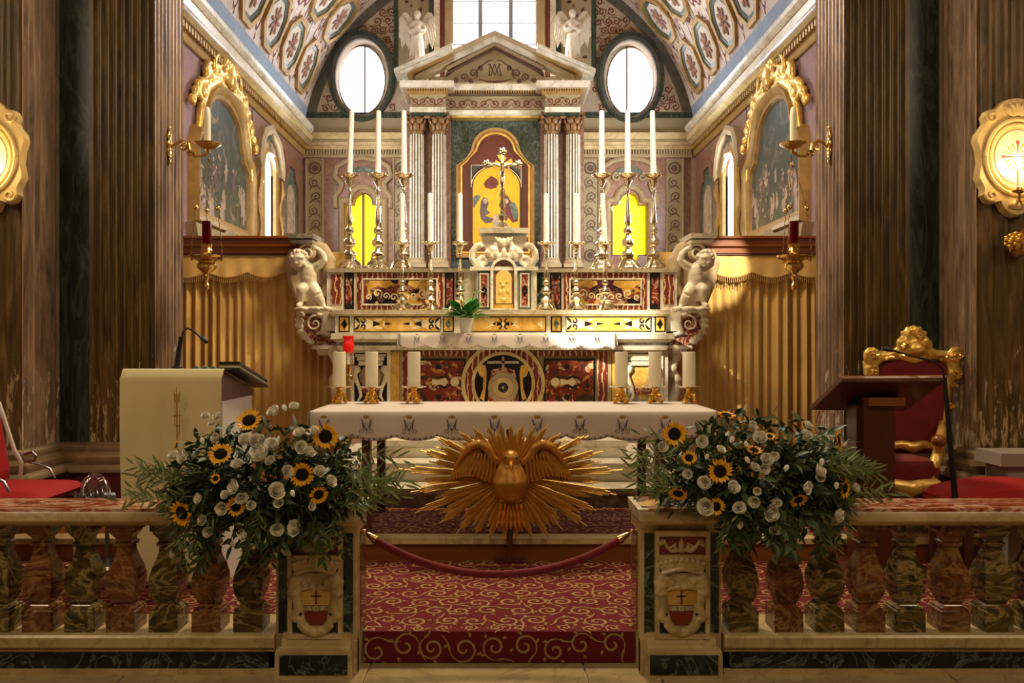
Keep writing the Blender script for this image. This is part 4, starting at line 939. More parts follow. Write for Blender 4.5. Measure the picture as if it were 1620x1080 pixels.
# corbels under the cherubs
for i, sg in ((0, 1), (1, -1)):
    q = lambda x: x if i == 0 else 1588-x
    K = 8.25; kp = lambda u, v, w=0: (X(q(u), K), K-w, Z(v, K))
    cb = build(MB().prism([(474, 492), (518, 490), (530, 500), (534, 524), (532, 545), (520, 552), (500, 545), (484, 535), (476, 515)], kp, -.35, 0), 'scroll_corbel', M['red'], ha)
    c = MB(); sp = spiral(498, 512, 17, 1.8, PI*.45, -1, 44, .08); c.tube([kp(a, b, .006) for a, b in sp], [.014-.0001*k for k in range(44)], 8)
    c.tube([kp(x, y, .008) for x, y in ((502, 497), (512, 500), (516, 512), (512, 526), (524, 530))], [.02, .03, .045, .05, .03], 8)
    for k, (x, y) in enumerate(((476, 497), (474, 507), (474, 516), (477, 526), (483, 534), (491, 540))): c.ell(kp(x, y, .01), (.05, .05, .032), 10, 6, Matrix.Rotation(.4, 3, 'Y'))
    c.tube([kp(x, y, .0) for x, y in ((470, 491), (490, 492), (518, 492))], .025, 8)
    build(fuse(c, .0075, 1), 'white_scrollwork', M['carved'], cb)
    build(MB().box(X(q(494), K), X(q(536), K), K-.03, 8.54, Z(552, K), Z(546, K)).box(X(q(500), K), X(q(533), K), K-.02, 8.54, Z(562, K), Z(552, K), b=.03), 'corbel_foot', M['white'], cb)
    build(MB().box(X(q(518), G2), X(q(540), G2), 8.2, 8.54, Z(524, 8.3), Z(494, 8.3)), 'corbel_block', M['white'], cb)
    # volute and bracket behind each cherub
    c = MB(); K = 8.5; kp = lambda u, v, w=0: (X(q(u), K), K-w, Z(v, K))
    c.tube([kp(x, y, 0) for x, y in ((518, 470), (521, 440), (520, 412), (510, 394), (494, 388))], [.09, .075, .075, .075, .07], 10)
    c.tube([kp(x, y, 0) for x, y in ((466, 396), (458, 415), (466, 450), (478, 480))], [.05, .06, .06, .06], 10)
    c.prism([(462, 396), (520, 396), (520, 492), (476, 492)], kp, -.05, .0)
    c.ell(kp(491, 402, .1), (.085, .06, .085))
    build(fuse(c, .014, 2), 'volute_bracket', M['stucco'], ha)
    c = MB(); sp = spiral(491, 402, 14, 1.7, -PI*.2, -1, 40, .08); c.tube([kp(a, b, .17) for a, b in sp], [.017-.0002*k for k in range(40)], 8)
    build(c, 'volute_spiral', M['carved'], ha)
    build(MB().box(X(q(462), 8.45), X(q(505), 8.45), 8.2, 8.7, Z(381, 8.45), Z(374, 8.45), b=.015).box(X(q(466), 8.45), X(q(502), 8.45), 8.24, 8.7, Z(388, 8.45), Z(383, 8.45), b=.01), 'bracket_cap', M['grey' if i == 0 else 'white'], ha)
# ---- cherubs
def cherub(i):
    sg = 1 if i == 0 else -1
    u = .0064; o = Vector((X(493 if i == 0 else 1096, 8.1), 8.12, Z(489, 8.1)))
    V = lambda x, z, y=0: o+Vector((sg*(x-493)*u if True else 0, y*u, (489-z)*u))
    b = MB()
    b.tube([V(489, 455, 2), V(488, 445, 0), V(489, 434, -2), V(490, 426, -1), V(490, 420, 0)], [.072, .078, .075, .07, .045], 14)  # trunk
    b.ell(V(488, 441, -4), (.07, .06, .065), 14, 10)        # belly
    b.ell(V(489, 428, -3), (.08, .055, .05), 14, 10)
    b.tube([V(490, 423, 0), V(481, 417, -5)], [.035, .035], 10)
    hd = V(475, 412, -9)
    b.ell(hd, (.068, .075, .08), 16, 12)                    # head, cheeks, nose, brow, ears
    fd = Vector((sg*.35, -.85, -.35)).normalized(); rt_ = Vector((0, 0, 1)).cross(fd).normalized(); up_ = fd.cross(rt_)
    for s2 in (-1, 1):
        b.ell(hd+fd*.05+rt_*s2*.03-up_*.028, .03, 8, 6); b.ell(hd+rt_*s2*.07-fd*.005, (.014, .02, .022), 8, 6)
    b.ell(hd+fd*.076-up_*.012, (.012, .014, .014), 8, 6); b.ell(hd+fd*.066-up_*.05, .02, 8, 6); b.ell(hd+fd*.055+up_*.028, (.045, .028, .02), 8, 6)
    # arm lifting the volute: shoulder, elbow, wrist, hand with fingers
    b.tube([V(496, 425, -2), V(505, 421, -5), V(513, 413, -7), V(511, 405, -9), V(505, 398, -12), V(501, 396, -13)], [.043, .043, .04, .036, .026, .022], 12)
    for k in range(4): b.tube([V(502, 396.5, -13), V(499-.4*k, 394+1.6*k, -15), V(496.5, 395+1.7*k, -14)], [.012, .010, .008], 6)
    b.tube([V(502, 397, -13), V(501, 393, -15), V(498, 391.5, -16)], [.012, .010, .008], 6)
    # other arm reaching up behind the head
    b.tube([V(484, 425, 0), V(473, 425, 2), V(464, 419, 2), V(462, 409, 0), V(464, 402, -3)], [.042, .04, .036, .03, .024], 12)
    for k in range(4): b.tube([V(464, 402, -3), V(466+k, 398-.5*k, -5), V(469+k, 397, -6)], [.012, .010, .008], 6)
    b.tube([V(465, 403, -3), V(468, 403, -6), V(470, 401, -7)], [.012, .010, .008], 6)
    # legs: one knee forward, the other stretched to the side
    b.tube([V(484, 454, 1), V(480, 458, -9), V(479, 460, -13)], [.062, .06, .05], 12); b.ell(V(479, 459, -12), .052, 12, 8)
    b.tube([V(479, 461, -12), V(478, 469, -9), V(477, 477, -7), V(477, 481, -7)], [.048, .044, .03, .028], 12); b.tube([V(477, 482, -6), V(475, 483.5, -13), V(474, 484, -17)], [.03, .028, .018], 8)
    b.tube([V(493, 454, 0), V(500, 462, -6), V(504, 468, -9)], [.066, .06, .05], 12)
    b.tube([V(504, 468, -9), V(508, 476, -7), V(511, 483, -6)], [.05, .044, .03], 12); b.tube([V(511, 484, -5), V(514, 486.5, -10), V(516, 487, -13)], [.03, .026, .017], 8)
    body = fuse(b, .0085, 3)
    t = thing('cherub_statue', ('white marble cherub bearing the volute at the curtain end nearest the cream-draped ambo', 'white marble cherub bearing the volute on the altar end nearest the gilded throne')[i], 'statue', o, 'marble cherubs of the high altar')
    build(body, 'cherub_body', M['carved'], t, ang=60)
    h = MB(); r = random.Random(5)
    for k in range(46):
        a = r.uniform(0, 2*PI); e = r.uniform(.05, 1.35); d = Vector((cos(a)*cos(e), sin(a)*cos(e), sin(e)))
        if d.dot(fd) > .45: continue
        h.ell(hd+d*.076, r.uniform(.018, .027), 7, 5)
    build(h, 'curly_hair', M['carved'], t)
    rk = MB(); r = random.Random(8)
    for k in range(14): rk.ell(V(r.uniform(472, 518), 488.5, r.uniform(-14, 4)), (r.uniform(.04, .07), .06, .028), 9, 6)
    build(fuse(rk, .014, 2), 'rock_base', M['carved'], t)
cherub(0); cherub(1)
# ================================================================== things on the high altar
def candlestick(name, hgt, foot, dish, mat):
    t = thing(name, 'x', 'candlestick', (0, 0, 0))
    k = hgt
    pr = [(.0, .0), (foot, 0), (foot*1.02, .02*k), (foot*.85, .04*k), (foot*.6, .07*k), (foot*.42, .10*k), (foot*.5, .125*k), (foot*.62, .15*k), (foot*.5, .185*k), (foot*.26, .205*k), (foot*.24, .23*k), (foot*.45, .245*k), (foot*.58, .275*k), (foot*.5, .31*k), (foot*.27, .335*k), (foot*.2, .37*k), (foot*.36, .385*k), (foot*.42, .41*k), (foot*.33, .435*k), (foot*.16, .455*k), (foot*.26, .475*k), (foot*.3, .5*k), (foot*.22, .6*k), (foot*.12, .74*k), (foot*.1, .80*k), (foot*.2, .815*k), (foot*.22, .83*k), (foot*.12, .845*k), (foot*.16, .87*k), (foot*.34, .90*k), (foot*.44, .93*k), (foot*.3, .945*k), (dish*.8, .965*k), (dish, .99*k), (dish*.96, 1.0*k), (dish*.6, .985*k)]
    build(MB().lathe(pr, n=18, wob=lambda a, z: 1+(.10*cos(6*a) if z < .46*k else 0)), 'stem', mat, t, ang=50)
    f = MB()
    for j in range(3):
        a = PI/6+2*PI*j/3; e = Vector((cos(a), sin(a), 0)); f.tube([e*foot*.5+Vector((0, 0, .11*k)), e*foot*.95+Vector((0, 0, .07*k)), e*foot*1.15+Vector((0, 0, .03*k)), e*foot*1.3+Vector((0, 0, .012*k))], [.012, .018, .016, .014], 7)
    build(f, 'foot', mat, t)
    d = MB()
    for j in range(8): a = 2*PI*j/8; d.ell((dish*cos(a), dish*sin(a), .985*k), .012, 6, 5)
    build(d, 'drip_pan_beads', mat, t)
    return t
def taper_candle(h, r, name='candle'):
    mb = MB().lathe([(r, 0), (r, h*.1), (r*.86, h*.975), (r*.5, h*.99), (r*.12, h)], n=14)
    return mb
ST = 0
uS = 8.28/FL; uT = 8.6/FL
short_pos = [636, 681, 728, 864, 911, 957]; tall_pos = [553, 598, 639, 952, 993, 1034]
zs, zt = Z(490.5, G1-.06), Z(424.5, G2-.05)
side_ = ('ambo', 'throne')
where_s = ['outermost of three on the ambo side of the lower altar shelf', 'middle one of three on the ambo side of the lower altar shelf', 'on the lower altar shelf just behind the potted peace lily',
           'on the lower altar shelf beside the tabernacle, before the green panel', 'middle one of three on the throne side of the lower altar shelf', 'outermost of three on the throne side of the lower altar shelf']
where_t = ['outermost of three on the ambo side of the upper altar shelf', 'before the dark mullion side of the divided amber window', 'between the divided amber window and the paired columns',
           'between the paired columns and the plain amber window', 'before the middle of the plain amber window', 'outermost of three on the throne side of the upper altar shelf']
cs = candlestick('short_candlestick', 107*uS, .085, .075, M['silver']); tl = candlestick('tall_candlestick', 150*uT, .105, .095, M['silver'])
sc_me = mesh(taper_candle(78*uS, .026), 'taper_candle', M['waxw']); tc_me = mesh(taper_candle(101*uT, .03), 'tall_taper_candle', M['waxw'])
def place(i, pos, D, z, proto, lab, cme, h, cname, grp, clab, lean):
    px = pos[i]; loc = (X(px, D), D, z)
    if i == 0: proto.location = loc; proto['label'] = lab; proto['group'] = grp
    else: dup(proto, loc, lab, rotz=.3*i, group=grp)
    o = inst(cme, cname, None, (loc[0], loc[1], z+h*.99), (0, lean, 0)); o['label'] = clab; o['category'] = 'candle'; o['group'] = grp.replace('candlesticks', 'candles')
for i in range(6):
    place(i, short_pos, 8.18, zs, cs, 'short brass candlestick '+where_s[i], sc_me, 107*uS, 'taper_candle', 'short candlesticks on the lower altar shelf', 'short white taper, '+where_s[i], (0, -.01, 0, 0, 0, -.05)[i])
for i in range(6):
    place(i, tall_pos, 8.5, zt, tl, 'tall brass candlestick '+where_t[i], tc_me, 150*uT, 'tall_taper_candle', 'tall candlesticks on the upper altar shelf', 'tall white taper, '+where_t[i], (.035, .01, 0, 0, 0, -.02)[i])
# altar crucifix on the carved cartouche
K = 8.35; kp = lambda u, v, w=0: (X(u, K), K-w, Z(v, K))
cr = thing('altar_crucifix', 'gold and silver crucifix standing on the carved cartouche above the tabernacle', 'crucifix', kp(795, 362.5))
c = MB().lathe([(.07, 0), (.075, .02), (.05, .04), (.03, .07), (.045, .1), (.05, .13), (.025, .16), (.02, .2), (.04, .23), (.03, .27), (.018, .31), (.035, .34), (.025, .37), (.016, .42)], kp(795, 362.5), 14, wob=lambda a, z: 1+.12*cos(5*a))
build(c, 'knopped_base', M['silver'], cr)
c = MB().prism(rect(792.7, 797.3, 244, 330), kp, -.012, .012).prism(rect(770, 821, 257.5, 261.5), kp, -.012, .012)
for x, y in ((795, 240), (770, 259.5), (820, 259.5)):
    for a in range(5):
        t = 2*PI*a/5; c.ell(kp(x+3.6*cos(t), y+4*sin(t)), (.024, .016, .024), 8, 6)
    c.ell(kp(x, y), (.035, .018, .04), 10, 8)
build(c, 'cross', M['silver'], cr)
c = MB()
for a in range(8):
    t = PI/8+PI/4*a; L = 15 if a % 2 else 11
    for dt in (-.12, 0, .12): c.prism([(795+4*cos(t+dt), 259.5+4*sin(t+dt)), (795+L*cos(t+dt-.06), 259.5+L*sin(t+dt-.06)), (795+(L+2)*cos(t+dt), 259.5+(L+2)*sin(t+dt)), (795+L*cos(t+dt+.06), 259.5+L*sin(t+dt+.06))], kp, -.006, .006)
build(c, 'glory_rays', M['gold'], cr)
b = MB()
b.tube([kp(795, 264, .03), kp(795, 272, .035), kp(794.5, 279, .03)], [.02, .022, .018], 10); b.ell(kp(794, 260, .04), (.017, .018, .021), 10, 8)
for sg in (-1, 1):
    b.tube([kp(795+sg*2.5, 264, .03), kp(795+sg*9, 261, .025), kp(795+sg*16, 259, .02)], [.011, .009, .007], 8)
    b.tube([kp(795+sg*1.2, 279, .03), kp(795+sg*1.6-1, 289, .035), kp(794.5+sg*.6, 300, .02), kp(795, 305, .02)], [.015, .013, .009, .007], 8)
build(fuse(b, .0045, 2), 'corpus_figure', M['silver'], cr)
# potted peace lily on the mensa
D = 7.8; zp = Z(527, 7.75)
pl = thing('potted_plant', 'peace lily with two white spathes in a white pot on the high altar', 'plant', (X(738, D), D, zp))
build(MB().lathe([(.05, 0), (.056, .005), (.072, .14), (.075, .145), (.066, .14), (.064, .12)], (X(738, D), D, zp), 28), 'pot', M['whitepaint'], pl)
def leafmesh(L, wd, bend, fold=.25, n=6):
    mb = MB()
    pts = [(L*t, -bend*t*t*L) for t in [k/n for k in range(n+1)]]; v = []; f = []
    for k, (x, z) in enumerate(pts):
        h = wd/2*max(.05, sin(PI*min(1, (k/n)**.8*1.0))**.9) if k < n else .0004
        v += [(x, -h, z+h*fold), (x, 0, z), (x, h, z+h*fold)]
    for k in range(n): f += [(3*k, 3*k+1, 3*k+4, 3*k+3), (3*k+1, 3*k+2, 3*k+5, 3*k+4)]
    return mb.add(v, f)
lm = mesh(leafmesh(.16, .075, .5), 'leaf', M['leaf3'], fix=False)
r = random.Random(2)
for k in range(46):
    a = r.uniform(0, 2*PI); e = r.uniform(.35, 1.4)
    base = Vector((X(738, D)+.03*cos(a), D+.03*sin(a), zp+.13))
    inst(lm, 'leaf', pl, base+Vector((cos(a)*cos(e), sin(a)*cos(e), sin(e)))*r.uniform(.0, .11), Euler((r.uniform(-.4, .4), -e, a)).to_matrix(), r.uniform(.7, 1.15))
sp_ = MB(); c = MB()
for px, py, a in ((731, 456, 2.4), (750, 466, .6)):
    p = Vector((X(px, D), D-.03, Z(py, D)))
    c.tube([(X(738, D), D, zp+.14), (p.x*.5+X(738, D)*.5, D-.02, (p.z+zp+.14)/2), tuple(p)], .004, 6)
    l = leafmesh(.11, .06, .2, .9); l.xf(Matrix.Translation(p) @ Euler((0, -.35 if px > 740 else -.8, a+PI if px < 740 else -.5)).to_matrix().to_4x4()); sp_.add(l.v, l.f)
    c.tube([tuple(p), tuple(p+Vector((.01, -.01, .05)))], .006, 6)
build(c, 'flower_stalks', M['leaf3'], pl); build(sp_, 'white_spathe', M['rose'], pl, fix=False)
# red votive light on a brass stand beside the altar
D = 7.05; vx = X(551, D); 
vt = thing('votive_light', 'red plastic votive light on a slim brass stand beside the high altar', 'lamp', (vx, D, .446))
vt.location.z = .739; OFF[vt] = Vector((vx, D, .739)); vt.location.x = vx
build(MB().lathe([(.035, Z(558, D)), (.045, Z(556, D)), (.05, Z(545, D)), (.038, Z(538, D)), (.05, Z(534, D)), (.05, Z(531, D)), (.03, Z(531, D))], (vx, D, 0), 18), 'red_cup', M['red_plastic'], vt)
build(MB().lathe([(.012, Z(576, D)), (.012, Z(558, D))], (vx, D, 0), 10), 'white_stem', M['waxw'], vt)
build(MB().lathe([(.12, .0), (.12, .02), (.05, .05), (.02, .1), (.03, .2), (.02, .22), (.018, Z(602, D)-.74), (.04, Z(600, D)-.74), (.04, Z(594, D)-.74), (.02, Z(592, D)-.74), (.03, Z(584, D)-.74), (.015, Z(580, D)-.74), (.06, Z(578, D)-.74), (.06, Z(576, D)-.74)], (vx, D, .741), 16), 'brass_stand', M['brass'], vt)
# cloth on the high altar
def scallop_cloth(name, lab, x0, x1, yb, yf, zt, drop, period, amp, mono, mono_h, mat, endround=.0, fr_eps=.004):
    t = thing(name, lab, 'tablecloth', ((x0+x1)/2, yf, zt))
    n = int((x1-x0)/period)*12; mb = MB(); rows = []
    xs = [x0+(x1-x0)*k/n for k in range(n+1)]
    wav = lambda x: .006*sin(x*7.3)+.004*sin(x*17+1)
    hem = lambda x: zt-drop-amp*abs(sin(PI*(x-x0)/period))**.6
    prof = []
    for k in range(5): rows.append([(x, yb+(yf+.012-yb)*k/4, zt+.0035) for x in xs])
    rows.append([(x, yf+.003, zt+.002) for x in xs]); rows.append([(x, yf-.003, zt-.006) for x in xs])
    for k in range(1, 7): rows.append([(x, yf-.006-wav(x)*k/6*1.2-.004, zt-.008+(hem(x)-zt+.008)*k/6) for x in xs])
    v = [p for r_ in rows for p in r_]; q = n+1
    mb.add(v, [(j*q+i, j*q+i+1, (j+1)*q+i+1, (j+1)*q+i) for j in range(len(rows)-1) for i in range(n)])
    for xe, s2 in ((x0, -1), (x1, 1)):                      # short side drops
        e = [[(xe, yb+(yf-yb)*k/10, zt+.003) for k in range(11)], [(xe+s2*.012, yb+(yf-yb)*k/10, zt-.006) for k in range(11)], [(xe+s2*(.02+.012*sin(k*1.9)), yb+(yf-yb)*k/10, zt-drop*.95-amp*abs(sin(k*PI/2.5))) for k in range(11)]]
        mb.add([p for r_ in e for p in r_], [(j*11+i, j*11+i+1, (j+1)*11+i+1, (j+1)*11+i) for j in range(2) for i in range(10)])
    o = build(mb, 'cloth', mat, t, ang=60, fix=False)
    s_ = o.modifiers.new('thickness', 'SOLIDIFY'); s_.thickness = .004; s_.offset = 1
    k1, k2 = MB(), MB(); fz = lambda u, v, w=0: (u, yf-.016-1.2*wav(u)*max(0, min(1, (zt-v)/drop))-w, v)
    for cx in mono:
        h = mono_h; zc = zt-drop*.62 if drop > .12 else zt-drop*.55
        for s2 in (-1, 1):
            k1.ribbon([(cx+s2*h*.40, zc+h*.52), (cx+s2*h*.30, zc+h*.44), (cx+s2*h*.24, zc+h*.2), (cx+s2*h*.22, zc-h*.2)], [h*.04, h*.06, h*.09, h*.07], fz, fr_eps)
            k1.ribbon([(cx+s2*h*.28, zc+h*.42), (cx+s2*h*.14, zc), (cx, zc-h*.28)], h*.045, fz, fr_eps)
            k1.ribbon([(cx+s2*h*.08, zc+h*.3), (cx+s2*h*.10, zc-h*.1)], h*.025, fz, fr_eps)
            sp = spiral(cx+s2*h*.36, zc-h*.28, h*.17, 1.0, PI if s2 > 0 else 0, s2, 16, .3); k1.ribbon(sp, h*.035, fz, fr_eps)
        k1.ribbon([(cx, zc-h*.1), (cx, zc-h*.55)], h*.04, fz, fr_eps)
        k2.poly(circ(cx, zc+h*.68, h*.22, 12, h*.07), fz, fr_eps)
    dots = MB(); nd = int((x1-x0)/period)*8
    for k in range(nd):
        x = x0+(x1-x0)*(k+.5)/nd; dots.poly(circ(x, hem(x)+.012, .0065*drop/.165+.001, 8), fz, fr_eps)
    build(k1, 'embroidered_monogram', M['inkblue'], t, fix=False); build(k2, 'gold_crown_embroidery', M['goldthread'], t, fix=False); build(dots, 'hem_dots', M['inkblue'], t, fix=False, kind='stuff')
    return t
scallop_cloth('high_altar_cloth', 'white scalloped cloth hanging over the front of the high altar', X(632, 7.75), X(973, 7.75), 7.77, 7.745, Z(527, 7.75), .112, 41*7.75/FL, .046, [X(p, 7.75) for p in (660, 700.5, 741, 782, 822.5, 863, 903.5, 944)], .075, M['linen'])
# ================================================================== things on and before the back walls
def angel(i):
    D = 13.85; sg = (1, -1)[i]; cx = (660, 906)[i]; u = D/FL; o = Vector((X(cx, D), D, Z(99 if i == 0 else 97, D)))
    V = lambda x, z, y=0: o+Vector((x*u, y*u, z*u))          # px from the feet
    t = thing('angel_statue', ('white stucco angel with crossed arms on the plinth beside the oval window nearest the ambo', 'white stucco angel looking aside on the plinth beside the oval window nearest the throne')[i], 'statue', o, 'stucco angels of the lunette')
    b = MB()
    b.lathe([(13*u, 0), (12*u, 12*u), (11*u, 28*u), (9.5*u, 42*u), (8*u, 48*u), (10*u, 56*u), (11*u, 61*u), (7*u, 65*u), (3.3*u, 67*u)], o, 40, sy=.75, wob=lambda a, z: 1+(.09*cos(11*a+z*9) if z < 46*u else .02))
    b.tube([V(0, 64), V(0, 69, -1)], [3*u, 3*u], 10)
    hd = V(sg*.5, 74, -2); b.ell(hd, (5.2*u, 5.8*u, 6.6*u), 14, 10); b.ell(hd+Vector((sg*-1*u*(2 if i else 0), -5.6*u, -1*u)), (1*u, 1.2*u, 1.4*u), 8, 6)
    b.ell(hd+Vector((0, 1.5*u, 2*u)), (6.2*u, 6*u, 6*u), 12, 8)
    for s2 in (-1, 1):                                       # arms folded across the breast, hands with fingers
        b.tube([V(s2*9, 61), V(s2*12, 52, -3), V(s2*11.5, 47, -6), V(s2*5, 48, -10), V(-s2*1, 51, -11)], [3.6*u, 3.8*u, 3.4*u, 2.6*u, 1.8*u], 10)
        for k in range(4): b.tube([V(-s2*1, 50.5+k*.9, -11), V(-s2*3.6, 52+k*1.0, -10.6), V(-s2*5, 53+k, -9.6)], [.7*u, .6*u, .45*u], 6)
        b.tube([V(-s2*.5, 52, -11), V(-s2*1.2, 54.5, -11)], [.7*u, .5*u], 6)
    b.tube([V(10, 46, -3), V(3, 41, -9), V(-8, 38, -6)], [2*u, 2.4*u, 1.6*u], 8)
    build(fuse(b, .016, 1), 'robed_body', M['statue'], t, ang=60)
    for s2 in (-1, 1):
        w_ = MB(); r = random.Random(2)
        ol = [(5, 60), (10, 72), (17, 80), (23, 79), (27, 70), (28, 55), (27, 38), (24, 22), (20, 30), (15, 42), (8, 48)]
        w_.prism([(s2*x, z) for x, z in ol], lambda a, c_, w=0: V(a, c_, 3-w), 0, 2.0)
        for row, (n, L, off) in enumerate(((6, 24, 0), (5, 17, 10), (5, 11, 19))):
            for k in range(n):
                q = k/(n-1); x = 12+14*q; z = 38+24*q*(1-.3*q)-4+off*.9; a = s2*(.10+.1*q)
                w_.ell(V(s2*x, z, 1-row), (2.6*u, 1.2*u, L*.5*u), 8, 6, Matrix.Rotation(-a, 3, 'Y'))
        build(w_, 'wing', M['statue'], t)
    build(MB().box(o.x-17*u, o.x+17*u, D-14*u, DB-.022, o.z-24*u, o.z, b=2*u), 'plinth', M['stucco'], t)
angel(0); angel(1)
def altar_painting(i):
    fr = FRL if i == 0 else FRR
    t = thing('altar_painting', ('tall arched painting in a gilded frame on the chancel wall above the ambo-side curtain', 'tall arched painting in a gilded frame on the chancel wall above the throne-side curtain')[i], 'painting', fr(10.0, 2.8), 'gilded paintings of the chancel walls')
    y0, y1 = 9.02, 11.05; m = (y0+y1)/2
    def pth(d=0): return [(y0+d, 2.95+d), (y1-d, 2.95+d), (y1-d, 3.75), (y1-d-.06, 3.88), (y1-d-.22, 3.96), (y1-d-.25, 4.06)]+[(m+(.70-d)*cos(PI*k/14*1.0), 4.12+(.46-d*.7)*sin(PI*k/14)) for k in range(15)]+[(y0+d+.25, 4.06), (y0+d+.22, 3.96), (y0+d+.06, 3.88), (y0+d, 3.75)]
    build(MB().prism(pth(.02), fr, 0, .02), 'canvas', M['canvas'], t)
    build(MB().mould(pth(), [(-.10, .02), (-.08, .06), (-.04, .065), (0, .11), (.05, .12), (.07, .05), (.08, 0)], fr), 'gilded_frame', M['giltpaint'], t)
    # painted crowd of figures on the canvas
    r = random.Random(4+i); a_, b_ = MB(), MB(); f3 = lambda u, v, w=0: fr(u, v, .02+w)
    for k in range(46):
        x = r.uniform(y0+.12, y1-.12); z = 3.05+.62*(1-.45*abs(x-m))*r.uniform(.1, 1.3); h = r.uniform(.08, .15); q = r.uniform(-.5, .5); e = .0015*k/46
        t_ = a_ if r.random() < .55 else b_
        t_.prism([(x+q*h*.6+h*.55*cos(w_)*(1.0 if sin(w_) < 0 else .7), z-h*.55+h*.85*sin(w_)+q*h*.3*cos(w_)) for w_ in [2*PI*j/9 for j in range(9)]], f3, 0, .0015+e)
        t_.ribbon([(x, z), (x+q*h*1.3, z+h*.3), (x+q*h*2, z+h*.1)], [h*.35, h*.3, h*.15], f3, .003+e)
        a_.prism(circ(x+q*.02, z+h*.45, h*.2, 8), f3, 0, .002+e)
    build(a_, 'pale_painted_figures', M['figure'], t, kind='stuff'); build(b_, 'dark_painted_figures', M['figure2'], t, kind='stuff')
    # carved crest: shell, acanthus scrolls, garlands at the shoulders
    c = MB(); r = random.Random(9)
    for s2 in (-1, 1):
        for (u0, v0, q, a0) in ((m+s2*.34, 4.78, .17, PI/2), (m+s2*.16, 4.95, .12, 0), (m+s2*.62, 4.62, .14, PI/2), (m+s2*.86, 4.35, .12, PI/2)):
            sp = spiral(u0, v0, q, 1.2, a0, -s2, 20, .2); c.tube([fr(a, b, .07) for a, b in sp], [.045-.0012*k for k in range(20)], 7)
        c.tube([fr(m+s2*x, z, .06) for x, z in ((.1, 4.62), (.4, 4.62), (.7, 4.45), (.86, 4.2), (.93, 3.95), (.99, 3.7))], [.06, .07, .06, .05, .04, .03], 8)
        for k in range(13):
            x = .12+.085*k; z = 4.78-.55*(k/12)**1.7+r.uniform(-.05, .07)
            c.ell(fr(m+s2*x, z, .07), (.05, .07, .075), 7, 5, Matrix.Rotation(r.uniform(-1, 1), 3, 'X'))
    for k in range(5): c.ell(fr(m+.09*(k-2), 5.0-.03*abs(k-2), .1), (.05, .05, .13), 8, 6, Matrix.Rotation(.35*(k-2), 3, 'X'))
    c.ell(fr(m, 4.8, .1), (.08, .12, .16), 10, 8)
    build(fuse(c, .017, 1, .35), 'carved_crest', M['gilt'], t)
    build(MB().prism([(y0-.1, 2.72), (y1+.1, 2.72), (y1+.16, 2.86), (m+.25, 2.86), (m+.1, 2.94), (m-.1, 2.94), (m-.25, 2.86), (y0-.16, 2.86)], fr, 0, .12), 'carved_sill', M['stucco'], t)
altar_painting(0); altar_painting(1)
# ---- gold curtains screening the choir, with pelmet rail and fringed valance
def curtain(i):
    sg = (-1, 1)[i]; g = lambda x: sg*x
    xa, xb = (3.37, 1.62)
    if i == 0: near = 'nearest the ambo'
    else: near = 'nearest the throne'
    t = thing('curtain', 'gold satin pleated curtain with fringed valance beside the altar end '+near, 'curtain', (g(2.5), DC, .3), 'gold curtains beside the high altar')
    r = random.Random(3+i); ph = [r.uniform(0, 6.28) for _ in range(3)]
    def cf(a, b):
        x = xa+(xb-xa)*a; z = Z(424, DC)*(1-b)+.31*b
        am = .044+.02*sin(5*a+ph[0])
        y = DC+am*sin(a*2*PI*19+1.2*sin(a*11+ph[1])+.3*sin(b*3+a*5))*(.6+.4*b)+.02*sin(a*2*PI*6+ph[2])
        return (g(x), y, z)
    build(MB().grid(cf, 420, 10), 'pleated_drape', M['curtain'], t, ang=0, fix=False).data.shade_smooth()
    zt_, zv = Z(400, DC), Z(432, DC)
    hem = lambda a: zv-.055*abs(sin(PI*(a*4.2+.25)))
    build(MB().grid(lambda a, b: (g(xa+(xb-xa)*a), DC-.09+.008*sin(a*60)*b, zt_*(1-b)+hem(a)*b), 160, 5), 'valance', M['curtain'], t, ang=60, fix=False)
    fz = MB()
    pts = [(g(xa+(xb-xa)*k/160), DC-.095, hem(k/160)) for k in range(161)]; fz.tube(pts, .009, 6)
    for k in range(0, 160, 2): p = pts[k]; fz.box(p[0]-.004, p[0]+.004, p[1]-.004, p[1]+.004, p[2]-.055, p[2])
    build(fz, 'tassel_fringe', M['giltpaint'], t, kind='stuff')
    c = thing('pelmet_rail', 'moulded brown wooden pelmet rail over the gold curtain '+near, 'rail', (g(2.6), DC, Z(400, DC)), 'pelmet rails over the curtains')
    zb = Z(402, DC)
    build(MB().prism([(DC+.05, zb), (DC-.12, zb), (DC-.12, zb+.05), (DC-.16, zb+.07), (DC-.16, zb+.13), (DC-.2, zb+.15), (DC-.2, zb+.17), (DC+.05, zb+.17)], lambda u, v, w: (w, u, v), g(3.385), g(1.95)), 'moulding', M['walnut'], c)
    build(MB().box(g(3.385), g(1.95), DC-.11, DC+.04, zb-.02, zb+.002), 'curtain_track', M['wood'], c)
curtain(0); curtain(1)

